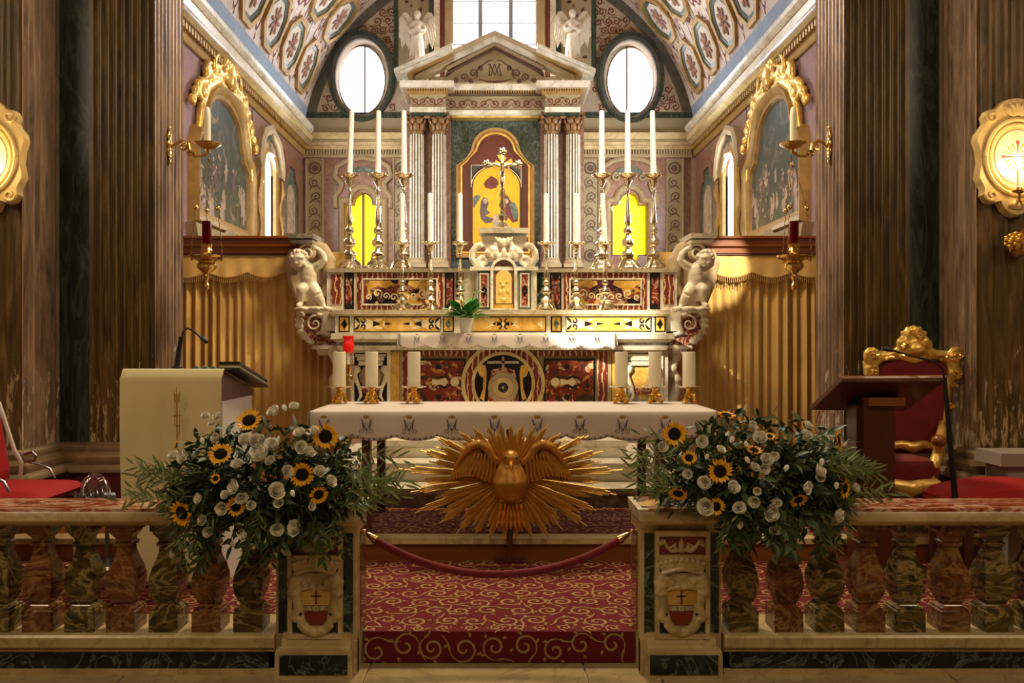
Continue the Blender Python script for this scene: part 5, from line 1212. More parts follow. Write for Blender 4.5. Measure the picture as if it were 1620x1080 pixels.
# ================================================================== FRONT ALTAR
ZTOP = 1.106; YF = 5.36; YB = 6.22
ta = thing('altar_table', 'dark wooden altar table on four square legs under the white monogrammed cloth', 'altar', (.085, 5.8, .3))
build(MB().box(-1.22, 1.40, YF+.01, YB, ZTOP-.06, ZTOP), 'tabletop', M['wood'], ta)
for x in (X(580, 5.45), X(1043, 5.45)):
    for y in (5.46, 6.14): build(MB().box(x-.03, x+.03, y-.03, y+.03, 0.303, ZTOP-.06), 'leg', M['wood'], ta)
build(MB().box(X(580, 5.45)+.03, X(1043, 5.45)-.03, 5.445, 5.475, ZTOP-.16, ZTOP-.06).box(X(580, 5.45)+.03, X(1043, 5.45)-.03, 6.12, 6.15, ZTOP-.16, ZTOP-.06), 'apron', M['wood'], ta)
scallop_cloth('altar_cloth', 'white linen cloth with blue monograms and dotted scalloped hem on the front altar', -1.235, 1.415, YB+.01, YF, ZTOP, .158, 67.5*YF/FL, .032, [X(512+67.6*k, YF-.02) for k in range(9)], .098, M['linen'])
# pillar candles on footed brass holders
ho = thing('candle_holder', 'x', 'candle holder', (0, 0, 0))
hh = .122
c = MB()
for k in range(3):
    a = -PI/2+2*PI*k/3; e = Vector((cos(a), sin(a), 0)); s_ = Vector((-sin(a), cos(a), 0))
    c.tube([e*.012+Vector((0, 0, .07)), e*.03+Vector((0, 0, .062)), e*.043+Vector((0, 0, .042)), e*.038+Vector((0, 0, .022)), e*.05+Vector((0, 0, .008)), e*.06+Vector((0, 0, .006))], [.012, .013, .013, .011, .012, .009], 7)
    for s2 in (-1, 1): c.ell(e*.046+s_*s2*.014+Vector((0, 0, .014)), .013, 8, 6)
build(c, 'claw_feet', M['gold'], ho)
build(MB().lathe([(.012, .03), (.02, .05), (.016, .065), (.026, .078), (.016, .092), (.022, .104), (.03, .112)], n=16, wob=lambda a, z: 1+.1*cos(5*a)), 'stem', M['gold'], ho)
build(MB().lathe([(.03, hh-.014), (.06, hh-.012), (.09, hh-.004), (.094, hh), (.09, hh+.001), (.05, hh-.006), (.044, hh-.005)], n=28), 'drip_pan', M['silver'], ho)
pc = mesh(MB().lathe([(.046, 0), (.0465, .004), (.0465, .252), (.044, .258), (.03, .256), (.008, .252), (.002, .252)], n=28), 'pillar_candle', M['wax'])
wk = mesh(MB().lathe([(.002, 0), (.002, .012), (.001, .014)], n=6), 'wick', M['black'])
pos_ = [537, 588, 655, 983, 1036, 1090]
nm_ = ['at the table end nearest the ambo', 'second from the table end nearest the ambo', 'standing innermost of the three on the ambo side', 'standing innermost of the three on the throne side', 'second from the table end nearest the throne', 'at the table end nearest the throne']
for k, px in enumerate(pos_):
    D = 6.03; loc = (X(px, D), D, ZTOP+.0075); lab = 'gold three-footed candle holder '+nm_[k]
    if k == 0: ho.location = loc; ho['label'] = lab; ho['group'] = 'gold candle holders on the front altar'
    else: dup(ho, loc, lab, rotz=.25*k, group='gold candle holders on the front altar')
    o = inst(pc, 'pillar_candle', None, (loc[0], loc[1], loc[2]+hh-.005)); o['label'] = 'thick ivory pillar candle '+nm_[k]; o['category'] = 'candle'; o['group'] = 'pillar candles on the front altar'
    OFF[o] = o.location.copy(); inst(wk, 'wick', o, o.location+Vector((0, 0, .252)))
# ---- gilded dove in a sunburst, hung on the front of the altar
DD = 5.2; dp = lambda u, v, w=0: Vector((X(u, DD), DD-w, Z(v, DD)))
dv = thing('dove_glory', 'large gilded wooden dove with spread wings in a sunburst below the altar cloth', 'sculpture', dp(808, 752))
build(MB().box(X(806, 5.3)-.02, X(806, 5.3)+.02, 5.235, 5.27, .16, 1.0).box(X(806, 5.3)-.1, X(806, 5.3)+.1, 5.21, 5.27, .156, .17), 'back_post', M['wood'], dv)
build(MB().prism(circ(808, 752, 30, 32, 34), dp, -.03, .0), 'backing_disc', M['giltdark'], dv)
um = MB(); um.add([(0, -.5, -.5), (0, .5, 0), (0, -.5, .5), (1, -.5, -.4), (1, .4, 0), (1, -.5, .4)], [(2, 1, 0), (3, 4, 5), (0, 1, 4, 3), (1, 2, 5, 4), (2, 0, 3, 5)])
um = mesh(um, 'ray', M['gilt'], ang=0)
r = random.Random(12); nb = 58; u = DD/FL
for k in range(nb):
    a = 2*PI*(k+.5)/nb+r.uniform(-.015, .015)
    L = 1/math.sqrt((cos(a)/176)**2+(sin(a)/(106 if sin(a) < 0 else 84))**2)
    L *= (1.0, .84, .95, .78)[k % 4]*r.uniform(.97, 1.03)
    for j in range(-2, 3):
        l = L*(1-.045*abs(j))*(1 if j == 0 else r.uniform(.93, 1.0)); a2 = a+j*.0185; d = Vector((cos(a2), 0, sin(a2)))
        st_ = dp(808, 752, .012-.003*abs(j)+.004*(k % 2))+d*(16*u)
        ax = Matrix((d, Vector((0, -1, 0)), d.cross(Vector((0, -1, 0))))).transposed()
        inst(um, 'ray', dv, st_, ax, ((l-16)*u, .012, 2.7*u))
b = MB()                                                   # body: breast, neck, head
b.tube([dp(808, 790, .02), dp(808, 775, .06), dp(807, 755, .085), dp(807, 738, .08), dp(808, 727, .08)], [.05, .10, .115, .085, .055], 16)
b.ell(dp(808, 721, .10), (.055, .06, .052), 14, 10)
bd = build(fuse(b, .010, 3), 'dove_body', M['giltdark'], dv, ang=60)
build(MB().lathe([(.016, 0), (.012, .02), (.002, .045)], (0, 0, 0), 10).xf(Matrix.Translation(dp(808, 727, .16)) @ Matrix.Rotation(2.5, 4, 'X')), 'beak', M['gold'], bd)
e_ = MB()
for s2 in (-1, 1): e_.ell(dp(808+s2*9, 719, .145), .007, 6, 5)
build(e_, 'eyes', M['black'], bd)
fe = MB().ell((0, 0, 0), (1, .5, .12), 10, 6).xf(Matrix.Translation((.9, 0, 0))); fem = mesh(fe, 'feather', M['giltdark']); fem2 = mesh(fe, 'tail_feather', M['gold'])
for s2 in (-1, 1):
    q = lambda x: 808+s2*(x-808)
    w_ = MB(); arm = [(826, 731), (838, 722), (846, 706), (858, 699), (872, 704), (884, 718), (896, 738)]
    w_.tube([dp(q(x), y, .05+.03*sin(k*.5)) for k, (x, y) in enumerate(arm)], [.028, .03, .03, .032, .028, .02, .012], 10)
    w_.prism([(q(x), y) for x, y in ((824, 740), (838, 722), (848, 704), (860, 700), (874, 708), (886, 722), (898, 744), (903, 757), (888, 752), (872, 745), (852, 760), (836, 760))], dp, .02, .05)
    wg = build(fuse(w_, .011, 3), 'wing', M['giltdark'], dv)
    for k in range(10):                                     # long primaries along the leading edge
        x, y = 856+3.4*k, 704+2.0*k; tx, ty = 860+4.8*k, 746+1.2*k
        A = dp(q(x), y, .075-.004*k); d = dp(q(tx), ty, .06)-A
        L = d.length; ax = Matrix((d.normalized(), Vector((0, -1, 0)).cross(d.normalized()), Vector((0, -1, 0)))).transposed(); inst(fem, 'feather', wg, A, ax, (L*.55, .024, .03))
    for row in range(2):                                    # short inner feathers
        for k in range(7):
            A = dp(q(832+5.2*k), 729-row*9-(1.6*k if k < 4 else 6), .085+.012*row); d = dp(q(836+6.2*k), 762-13*row-(k*2.2), .075)-A; L = d.length
            ax = Matrix((d.normalized(), Vector((0, -1, 0)).cross(d.normalized()), Vector((0, -1, 0)))).transposed(); inst(fem, 'feather', wg, A, ax, (L*.55, .022, .03))
    lg = MB(); lg.tube([dp(q(822), 768, .06), dp(q(824), 775, .09), dp(q(819), 783, .1)], [.025, .018, .014], 8)
    for k in range(3): lg.tube([dp(q(819), 783, .1), dp(q(815+4*k), 787, .12), dp(q(815+4*k), 791, .10)], [.013, .012, .006], 7)
    build(lg, 'claw', M['giltdark'], dv)
tl_ = build(MB().prism([(794, 786), (822, 786), (829, 826), (787, 826)], dp, .01, .03), 'tail', M['gilt'], dv)
for row, n, y0, y1 in ((0, 7, 803, 835), (1, 7, 795, 821), (2, 6, 788, 808)):
    for k in range(n):
        f = k/(n-1)-.5; A = dp(808+f*30, y0, .035+.014*row); d = dp(808+f*(44-4*row), y1-abs(f)*4, .035+.01*row)-A; L = d.length
        ax = Matrix((d.normalized(), Vector((0, -1, 0)).cross(d.normalized()), Vector((0, -1, 0)))).transposed(); inst(fem2, 'tail_feather', tl_, A, ax, (L*.55, .026, .06))
# ================================================================== COMMUNION RAIL
DF = 3.83
M['redfield'] = plain('red_brown_shield_stone', '#7a2a18', .35)
def baluster_profile():
    z0, z1 = Z(1002, 3.86), Z(829, 3.86); h = z1-z0; r = .068
    p = [(r, 0), (r, .19), (r*.9, .20), (r*.9, .215), (r*.66, .235), (r*.6, .25), (r*.72, .28), (r*.93, .35), (r*1.02, .43), (r*1.0, .50), (r*.86, .58), (r*.64, .66), (r*.5, .73), (r*.48, .77), (r*.62, .785), (r*.64, .81), (r*.5, .825), (r*.52, .85), (r*.78, .90), (r*.82, .92), (r*.96, .925), (r*.96, 1.0)]
    return MB().square([(a, z0+b*h) for a, b in p])
bm1 = mesh(baluster_profile(), 'baluster', M['onyx_red'], ang=30); bm2 = mesh(baluster_profile(), 'baluster', M['onyx_green'], ang=30)
bal_px = ([56, 123, 189, 257, 325, 391], [1178, 1249, 1314, 1379, 1443, 1514, 1583])
for i, sg in ((0, -1), (1, 1)):
    g = lambda x: sg*x
    rl = thing('communion_rail', ('marble communion rail with square balusters before the cream-draped ambo', 'marble communion rail with square balusters before the gilded throne')[i], 'balustrade', (g(2.4), 3.95, 0), 'marble communion rails')
    xi, xo = 1.05, 4.3
    build(MB().box(g(xi), g(xo), 3.86, 4.10, 0, Z(1060, DF)).box(g(xi), g(xo), 3.845, 4.115, Z(1072, DF), Z(1060, DF)), 'base_course', M['cream'], rl)
    build(MB().box(g(xi+.03), g(xo), 3.852, 3.9, Z(1061, DF), Z(1031, DF)), 'green_band', M['green'], rl)
    build(MB().prism([(3.87, Z(1032, DF)), (3.84, Z(1032, DF)), (3.835, Z(1029, DF)), (3.845, Z(1026, DF)), (3.825, Z(1024, DF)), (3.82, Z(1008, DF)), (3.83, Z(1002, 3.85)), (4.13, Z(1002, 3.85)), (4.13, Z(1032, DF))], lambda u, v, w: (w, u, v), g(xi), g(xo)), 'lower_ledge', M['cream'], rl)
    zc0, zc1 = Z(830, 3.8), Z(810, 3.79)
    build(MB().prism([(3.84, zc0-.012), (3.82, zc0), (3.80, zc0+.005), (3.785, zc0+.02), (3.785, zc0+.04), (3.80, zc1), (4.10, zc1), (4.11, zc0+.02), (4.08, zc0-.012)], lambda u, v, w: (w, u, v), g(xi-.38), g(xo)), 'white_cap_moulding', M['cream'], rl)
    build(MB().box(g(xi-.36), g(xo), 3.80, 4.06, zc1, zc1+.014, t=.004), 'red_cap_slab', M['redcap'], rl)
    for k, px in enumerate(bal_px[i]):
        inst(bm1 if (k+i) % 2 == 0 else bm2, 'baluster', rl, (X(px, 3.86), 3.86+.075, 0))
    for k in range(1, 4):
        inst(bm2 if k % 2 else bm1, 'baluster', rl, (X(bal_px[i][0], 3.86)-.198*k if i == 0 else X(bal_px[i][-1], 3.86)+.2*k, 3.935, 0))
    # pedestal
    q = lambda u: u if i == 0 else 1578-u
    pp = lambda D: (lambda u, v, w=0: (X(q(u), D), D-w, Z(v, D)))
    pd_ = build(MB().box(X(q(437), 3.86), X(q(565.5), 3.86), 3.86, 4.12, 0, Z(828, 3.86)), 'pedestal', M['cream'], rl)
    build(MB().box(X(q(430), 3.8), X(q(572), 3.8), 3.795, 4.14, Z(826, 3.8), Z(806, 3.8), t=.012, b=.02), 'pedestal_cap', M['white'], pd_)
    build(MB().box(X(q(440), 3.8), X(q(560), 3.8), 3.85, 4.1, Z(806, 3.8)-.002, Z(806, 3.8)+.006), 'cap_inlay', M['inlay'], pd_)
    build(MB().prism(rect(441, 454, 843, 1000), pp(3.862), 0, .006).prism(rect(544, 559, 843, 1000), pp(3.862), 0, .006), 'green_side_strips', M['green'], pd_)
    c = MB().ring(rect(457, 543, 838, 884), rect(463, 537, 846, 876), pp(3.85), 0, .03).ring(rect(457, 543, 882, 1008), rect(464, 536, 890, 1000), pp(3.85), 0, .025)
    build(c, 'panel_frame', M['cream'], pd_)
    build(MB().prism(rect(462, 538, 845, 877), pp(3.85), 0, .008), 'red_crest_panel', M['redfield'], pd_)
    build(MB().prism(rect(463, 537, 889, 1001), pp(3.85), 0, .004), 'green_shield_ground', M['green'], pd_)
    build(MB().box(X(q(565.5), 3.86)-sg*.0, X(q(565.5), 3.86)-sg*.006, 3.93, 4.08, .18, .66), 'inner_side_panel', M['onyx_red'], pd_)
    f4 = pp(3.842); c = MB()
    c.tube([f4(500, 874), f4(500, 862), f4(500, 850)], [.007, .016, .004], 8)
    for s2 in (-1, 1):
        c.tube([f4(500+s2*x, y) for x, y in ((2, 873), (8, 869), (11, 863), (9, 858))], [.006, .008, .007, .004], 7)
        c.tube([f4(500+s2*x, y) for x, y in ((8, 872), (16, 872), (22, 866), (27, 858), (32, 853), (35, 858))], [.006, .008, .009, .009, .008, .005], 7)
        sp = spiral(500+s2*14, 866, 6, 1.1, 0, s2, 14, .2); c.tube([f4(a, b) for a, b in sp], .0055, 6)
        for k in range(3): c.ell(f4(500+s2*(27+4*k), 856+3*k), (.009, .009, .012), 7, 5)
    build(fuse(c, .0036, 1, .3), 'lily_crest', M['cream'], pd_)
    c = MB()                                                # crown band over the shield
    A_ = [(500-38*cos(PI*(.12+.76*k/12)), 914-32*sin(PI*(.12+.76*k/12))) for k in range(13)]; B_ = [(500-38*cos(PI*(.12+.76*k/12)), 902-20*sin(PI*(.12+.76*k/12))+8) for k in range(13)]
    c.prism([(462, 888), (500, 879), (538, 888), (532, 904), (500, 896), (468, 904)], f4, -.01, .025)
    for k in range(9): c.ell(f4(466+8.5*k, 889-6*sin(PI*k/8), .022), .012, 7, 5)
    c.tube([f4(468+8*k, 905-7*sin(PI*k/8), .02) for k in range(9)], .012, 7)
    build(c, 'crown', M['cream'], pd_)
    c = MB()                                                # scrolled surround of the shield
    for s2 in (-1, 1):
        c.tube([f4(500+s2*x, y, .012) for x, y in ((14, 922), (24, 915), (31, 912), (34, 920), (33, 932), (30, 945), (29, 958), (31, 968), (35, 974), (30, 978), (24, 978), (23, 986), (16, 994), (6, 998), (0, 1004))], [.018, .022, .034, .036, .03, .022, .018, .02, .022, .02, .018, .022, .022, .02, .014], 8)
        for x, y in ((31, 914), (33, 924), (34, 934)): c.ell(f4(500+s2*x, y, .02), (.034, .026, .022), 9, 6)
        c.tube([f4(500+s2*x, y, .02) for x, y in ((1, 930), (6, 926), (14, 928), (22, 930))], [.008, .012, .01, .008], 7)
    c.prism([(474, 905), (526, 905), (528, 928), (524, 962), (518, 985), (500, 996), (482, 985), (476, 962), (472, 928)], f4, -.01, .012)
    build(fuse(c, .0048, 1, .4), 'shield_cartouche', M['cream'], pd_)
    f5 = pp(3.827)
    build(MB().prism([(476, 935), (486, 934), (500, 930), (514, 934), (524, 935), (520, 957), (480, 957)], f5, -.01, .003), 'amber_field', M['amber'], pd_)
    build(MB().prism([(481, 967), (519, 967), (517, 978), (510, 988), (490, 988), (483, 978)], f5, -.01, .003), 'red_field', M['redfield'], pd_)
    build(MB().prism(rect(480, 520, 958, 966), f5, -.01, .001), 'letter_band', M['stucco'], pd_)
    build(MB().prism(rect(498.8, 501.8, 934, 955), f5, .003, .005).prism(rect(492.5, 508, 941, 943.5), f5, .003, .005), 'cross', M['inkred'], pd_)
    L = MB(); sd = 1 if i == 0 else -1                      # the letters A G P
    fl5 = lambda u, v, w=0: (X((500 if i == 0 else 1078)+u, 3.827), 3.827-w, Z(v, 3.827))
    for qd in ([(-14, 965.5), (-11, 958.5), (-8, 965.5)], [(-12.7, 963.2), (-9.3, 963.2)], [(3, 959.8), (0, 958.6), (-3, 960), (-3.6, 962.3), (-2.6, 964.8), (0, 965.6), (3, 964.6), (3, 962.4), (.6, 962.4)], [(8, 965.6), (8, 958.6), (12, 959), (13, 960.4), (12, 962), (8, 962.4)]):
        L.ribbon(qd, 1.5, fl5, .0035)
    build(L, 'lettering', M['white'], pd_, fix=False)
    zb = Z(1030, 3.8)
    build(MB().prism([(3.87, zb-.01), (3.80, zb-.01), (3.80, zb+.012), (3.815, zb+.02), (3.822, zb+.04), (3.84, zb+.05), (3.84, zb+.07), (3.87, zb+.07)], lambda u, v, w: (w, u, v), X(q(444), 3.8), X(q(553), 3.8)), 'base_moulding', M['cream'], pd_)
    build(MB().box(X(q(435), 3.8), X(q(557), 3.8), 3.79, 3.88, 0, zb, t=.002).box(X(q(446), 3.86)-0, X(q(565.5), 3.86)+0, 3.85, 3.9, 0, Z(1012, 3.86)), 'base_block', M['cream'], pd_)
    build(MB().prism(rect(442, 550, 1036, 1067), pp(3.79), 0, .004), 'green_base_panel', M['green'], pd_)
# barrier rope
ro = thing('barrier_rope', 'dark red velvet barrier rope with brass ends sagging across the rail opening', 'rope', (0, 4.0, .4))
pts = []
for k in range(41):
    t = k/40; px = 590+(984-590)*t; py = 852+56*(1-abs(2*t-1)**2.1)
    pts.append(P(px, py, 4.0))
c = MB().tube(pts, .019, 10)
ro_ = build(c, 'velvet_rope', M['velvet'], ro)
for a, b, c_ in ((580, 592, 1), (996, 982, -1)):
    build(MB().tube([P(a, 843, 4.0), P(a+c_*3, 845, 4.0), P(b, 852, 4.0), P(b+c_*3, 853.5, 4.0)], [.006, .012, .02, .021], 12).ell(P(a-c_*4, 841, 4.0), .013, 8, 6), 'brass_end', M['brass'], ro)

# ================================================================== FLOWER ARRANGEMENTS
r = random.Random(21)
pm = MB()
for ring_, (n, L, e0) in enumerate(((17, .5, .12), (15, .46, .3))):
    for k in range(n):
        a = 2*PI*(k+.5*ring_)/n+r.uniform(-.08, .08); l = leafmesh(L*r.uniform(.85, 1.1), .2, r.uniform(-.25, .15), .25, 4)
        l.xf(Matrix.Rotation(a, 4, 'Z') @ Matrix.Translation((.42, 0, 0)) @ Matrix.Rotation(-e0-r.uniform(0, .15), 4, 'Y')); pm.add(l.v, l.f)
petm = mesh(pm, 'sunflower', M['petal'], fix=False)
dm = MB().ell((0, 0, .02), (.44, .44, .14), 18, 8)
for k in range(70):
    a = k*2.39996; q = .42*math.sqrt(k/70); dm.ell((q*cos(a), q*sin(a), .10+.06*(1-q/.42)), (.03, .03, .05), 5, 4)
discm = mesh(dm, 'flower_centre', M['seed'])
def rose_mesh(seed):
    r = random.Random(seed); mb = MB()
    for ly, (n, R, h, tilt) in enumerate(((3, .2, .80, .0), (4, .36, .84, .06), (5, .54, .80, .14), (6, .70, .66, .32))):
        for k in range(n):
            a0 = 2*PI*k/n+ly*.6+r.uniform(-.1, .1); wd = 2*PI/n*.66; j = r.uniform(.9, 1.1)
            def pf_(u, v, a0=a0, wd=wd, R=R, h=h, tilt=tilt, j=j):
                a = a0+(u-.5)*2*wd; q = R*(.35+.65*v**.7)*j+tilt*.25*v*v; z = h*v*j*(1-.25*(2*u-1)**2)-.12*tilt*v**3+.03*sin(9*u+a0)
                return (q*cos(a), q*sin(a), z)
            mb.grid(pf_, 5, 4)
    return mb
rosem = [mesh(rose_mesh(s), 'white_flower', M['rose'], fix=False) for s in (1, 2, 3)]
bud = MB().lathe([(.05, 0), (.25, .12), (.33, .4), (.26, .7), (.08, .95)], n=10, wob=lambda a, z: 1+.1*cos(3*a+z*4)); budm = mesh(bud, 'white_bud', M['rose'])
def spray(seed, kind):
    r = random.Random(seed); mb = MB(); L = 1.0; n = 8
    pts = [(L*t, .12*sin(t*2.2+seed)*t, -.22*t*t) for t in [k/n for k in range(n+1)]]
    mb.tube(pts, [.010*(1-.7*k/n) for k in range(n+1)], 5)
    m = 13 if kind else 8
    for k in range(m):
        t = .18+.82*k/(m-1); p = Vector(pts[min(n, int(t*n))]); s2 = 1 if k % 2 else -1
        ll = leafmesh((.34 if kind else .40)*r.uniform(.8, 1.15), .05 if kind else .12, r.uniform(-.1, .4), .3, 4 if kind else 5)
        ll.xf(Matrix.Translation(p) @ Matrix.Rotation(s2*r.uniform(.45, .95)*(0.4 if k == m-1 else 1), 4, 'Z') @ Matrix.Rotation(r.uniform(-.5, .3), 4, 'Y') @ Matrix.Rotation(r.uniform(-.7, .7), 4, 'X')); mb.add(ll.v, ll.f)
    return mb
spm = [mesh(spray(s, s % 2), 'leaf_spray', M['leaf1'] if s % 2 == 0 else M['leaf2'], fix=False) for s in range(6)]
spm[4].materials[0] = M['leaf1']; spm[5].materials[0] = M['leaf1']
def frame_to(n, up=Vector((0, 0, 1)), spin=0):
    n = n.normalized(); x = up.cross(n); x = x.normalized() if x.length > 1e-4 else Vector((1, 0, 0))
    return Matrix((x, n.cross(x), n)).transposed() @ Matrix.Rotation(spin, 3, 'Z')
CXP = 790
def bouquet(name, label, c, R, suns, roses, seed, clear):
    D0 = 3.86; r = random.Random(seed); cx, cy = c
    t = thing(name, label, 'flowers', P(cx, 800, D0), 'flower arrangements on the rail')
    def surf(px, py, k=1.0):
        q = min(.97, ((px-cx)/R[0])**2+((py-cy)/R[1])**2); return D0-.06-.30*math.sqrt(1-q)*k
    def nrm(px, py): return Vector(((px-cx)/R[0]*.8, -.75, -(py-cy)/R[1]*.7+.05)).normalized()
    tray = MB().box(X(cx-60, D0), X(cx+60, D0), 3.84, 4.04, .80, .86, t=.02, b=.015); build(tray, 'flower_tray', M['plastic'], t)
    # sprays of leaves radiating from the middle
    o = Vector((X(cx, D0), D0+.02, Z(cy+14, D0)))
    for k in range(299):
        a = 2*PI*k*.381966; z = r.uniform(-.55, 1) if k % 3 else r.uniform(-.2, .5)
        d = Vector((cos(a)*1.35, -abs(sin(a))*.95+.12, z*.95)); d.normalize()
        rad = Vector((d.x*R[0]*D0/FL, d.y*.28, d.z*R[1]*D0/FL))
        st_ = o+rad*r.uniform(.2, .62); L = r.uniform(.13, .19)*(1.0-.15*(abs(d.x) > .75))
        s_ = r.choice((0, 1, 2, 3, 4, 5, 0, 2, 4)) if abs(d.x) < .6 else r.choice((1, 3, 3, 1, 5, 0, 2))
        dd = (d+Vector((0, 0, r.uniform(-.35, .15)))).normalized(); y = Vector((0, 0, 1)).cross(dd).normalized()
        ax = Matrix((dd, y, dd.cross(y))).transposed() @ Matrix.Rotation(r.uniform(-1, 1), 3, 'X')
        tip = st_+dd*L*1.25
        if clear(CXP+tip.x*FL/tip.y, 543+(EYE-tip.z)*FL/tip.y): continue
        inst(spm[s_], 'leaf_spray', t, st_, ax, L*1.25)
    for k in range(34):                                     # trailing sprays over the front and long wisps at the sides
        if k < 20: px = cx+r.uniform(-.75, .75)*R[0]; py = cy+R[1]*r.uniform(.35, .7); d = Vector((r.uniform(-.3, .3), -.25, -1))
        else: s2 = -1 if k % 2 else 1; px = cx+s2*R[0]*r.uniform(.6, .8); py = cy+r.uniform(-.4, .4)*R[1]; d = Vector((s2, r.uniform(-.3, .1), r.uniform(-.35, .4)))
        st_ = P(px, py, surf(px, py)+.05); d.normalize(); y = Vector((0, -1, .2)).cross(d).normalized(); ax = Matrix((d, y, d.cross(y))).transposed()
        tip = st_+d*.17
        if clear(CXP+tip.x*FL/tip.y, 543+(EYE-tip.z)*FL/tip.y): continue
        inst(spm[r.choice((1, 3)) if k >= 20 else r.randrange(6)], 'leaf_spray', t, st_, ax, r.uniform(.17, .24) if k >= 20 else r.uniform(.12, .17))
    fm = MB()
    for k in range(800):                                    # dense inner foliage
        a = r.uniform(0, 2*PI); q = math.sqrt(r.uniform(0, 1))*.88; px = cx+R[0]*q*cos(a); py = cy+8+R[1]*q*sin(a)
        p = P(px, py, surf(px, py, .75)+r.uniform(.02, .14))
        if clear(px, py+8): continue
        l = leafmesh(r.uniform(.05, .085), .024, .2, .2, 3)
        l.xf(Matrix.Translation(p) @ Euler((r.uniform(-1, 1), r.uniform(-1.2, 1.2), r.uniform(0, 6.28))).to_matrix().to_4x4()); fm.add(l.v, l.f)
    build(fm, 'foliage', M['leaf1'], t, kind='stuff', fix=False)
    for px, py, rr, *nn in suns:
        n = Vector(nn[0]) if nn else nrm(px, py); D = surf(px, py)-.035; s_ = rr*1.2*D/FL
        f = inst(petm, 'sunflower', t, P(px, py, D), frame_to(n, spin=r.uniform(0, 6)), s_)
        OFF[f] = f.location.copy(); d = inst(discm, 'flower_centre', f, f.location.copy())
    for k, (px, py, rr) in enumerate(roses):
        D = surf(px, py)-.045; n = nrm(px, py)+Vector((r.uniform(-.8, .8), -.1, r.uniform(-.2, .9))); m = rosem[k % 3] if rr > 6.5 else budm
        if rr <= 6.5: n = Vector((r.uniform(-.6, .6), -.3, r.choice((1, -1))))
        inst(m, 'white_flower' if rr > 6.5 else 'white_bud', t, P(px, py, D+.01), frame_to(n, spin=r.uniform(0, 6)), rr*(1.32 if rr > 6.5 else 2.0)*D/FL)
    return t
suns = [(394, 665, 20, (.0, -.75, .65)), (515, 690, 20, (.3, -.9, .1)), (349, 718, 19, (.1, -.75, .6)), (478, 750, 19, (.1, -.95, -.1)), (504, 782, 15, (.4, -.8, -.3)), (373, 801, 15, (0, -1, -.05)), (288, 811, 21, (-.35, -.85, -.2)), (279, 704, 9, (-1, -.2, .2)), (341, 757, 8, (0, -1, .4))]
roses = [(325, 660, 7), (345, 661, 8), (338, 670, 7), (343, 693, 8), (435, 655, 11), (465, 646, 8), (448, 640, 6), (388, 700, 12), (402, 699, 11), (407, 710, 8), (433, 706, 12), (418, 722, 15), (430, 731, 9), (378, 737, 10), (294, 722, 11), (276, 723, 9), (497, 685, 9), (487, 718, 10), (475, 688, 10), (475, 708, 10), (453, 746, 9), (505, 748, 10), (520, 762, 10), (375, 770, 11), (358, 784, 8), (381, 786, 10), (352, 802, 10), (318, 788, 9), (435, 778, 13), (442, 796, 8), (396, 799, 8), (322, 822, 8), (330, 840, 8), (438, 835, 11), (470, 836, 13), (389, 845, 9), (293, 862, 8), (276, 876, 7), (455, 868, 8), (403, 868, 6), (369, 864, 5), (461, 775, 6), (415, 695, 7), (492, 800, 7), (318, 692, 6), (295, 878, 5), (436, 880, 5), (262, 733, 5)]
bouquet('flower_arrangement', 'overflowing arrangement of sunflowers and white lisianthus on the rail before the cream-draped ambo', (420, 762), (182, 123), suns, roses, 5, lambda u, v: u > 535 and v > 815)
suns2 = [(1067, 686, 19, (-.1, -1, .1)), (1149, 657, 15, (.1, -.25, 1)), (1090, 724, 12, (-.2, -.8, .5)), (1139, 745, 19, (0, -1, .05)), (1073, 780, 15, (-.3, -.7, -.7)), (1133, 801, 14, (.2, -.95, 0)), (1325, 697, 19, (.85, -.45, .2)), (1193, 712, 13, (.1, -.4, .9)), (1263, 790, 14, (.1, -.75, -.6)), (1336, 772, 16, (.7, -.7, -.1)), (1218, 690, 8, (0, -.6, .8))]
roses2 = [(1187, 675, 9), (1110, 699, 10), (1204, 695, 11), (1275, 675, 8), (1025, 718, 7), (1047, 706, 8), (1179, 698, 5), (1138, 713, 8), (1212, 729, 10), (1208, 741, 9), (1222, 722, 8), (1090, 750, 8), (1116, 763, 11), (1156, 772, 11), (1293, 748, 11), (1297, 756, 8), (1272, 770, 10), (1324, 762, 6), (1350, 772, 8), (1169, 803, 10), (1118, 800, 13), (1195, 792, 10), (1223, 793, 10), (1216, 808, 13), (1199, 776, 7), (1225, 834, 9), (1321, 813, 12), (1172, 834, 6), (1168, 828, 5), (1233, 850, 8), (1192, 741, 8), (1275, 690, 9), (1180, 722, 6), (1120, 718, 5), (1300, 725, 6), (1160, 690, 6), (1246, 735, 6)]
bouquet('flower_arrangement', 'overflowing arrangement of sunflowers and white lisianthus on the rail before the gilded throne', (1195, 748), (178, 120), suns2, roses2, 9, lambda u, v: u < 1138 and v > 805)
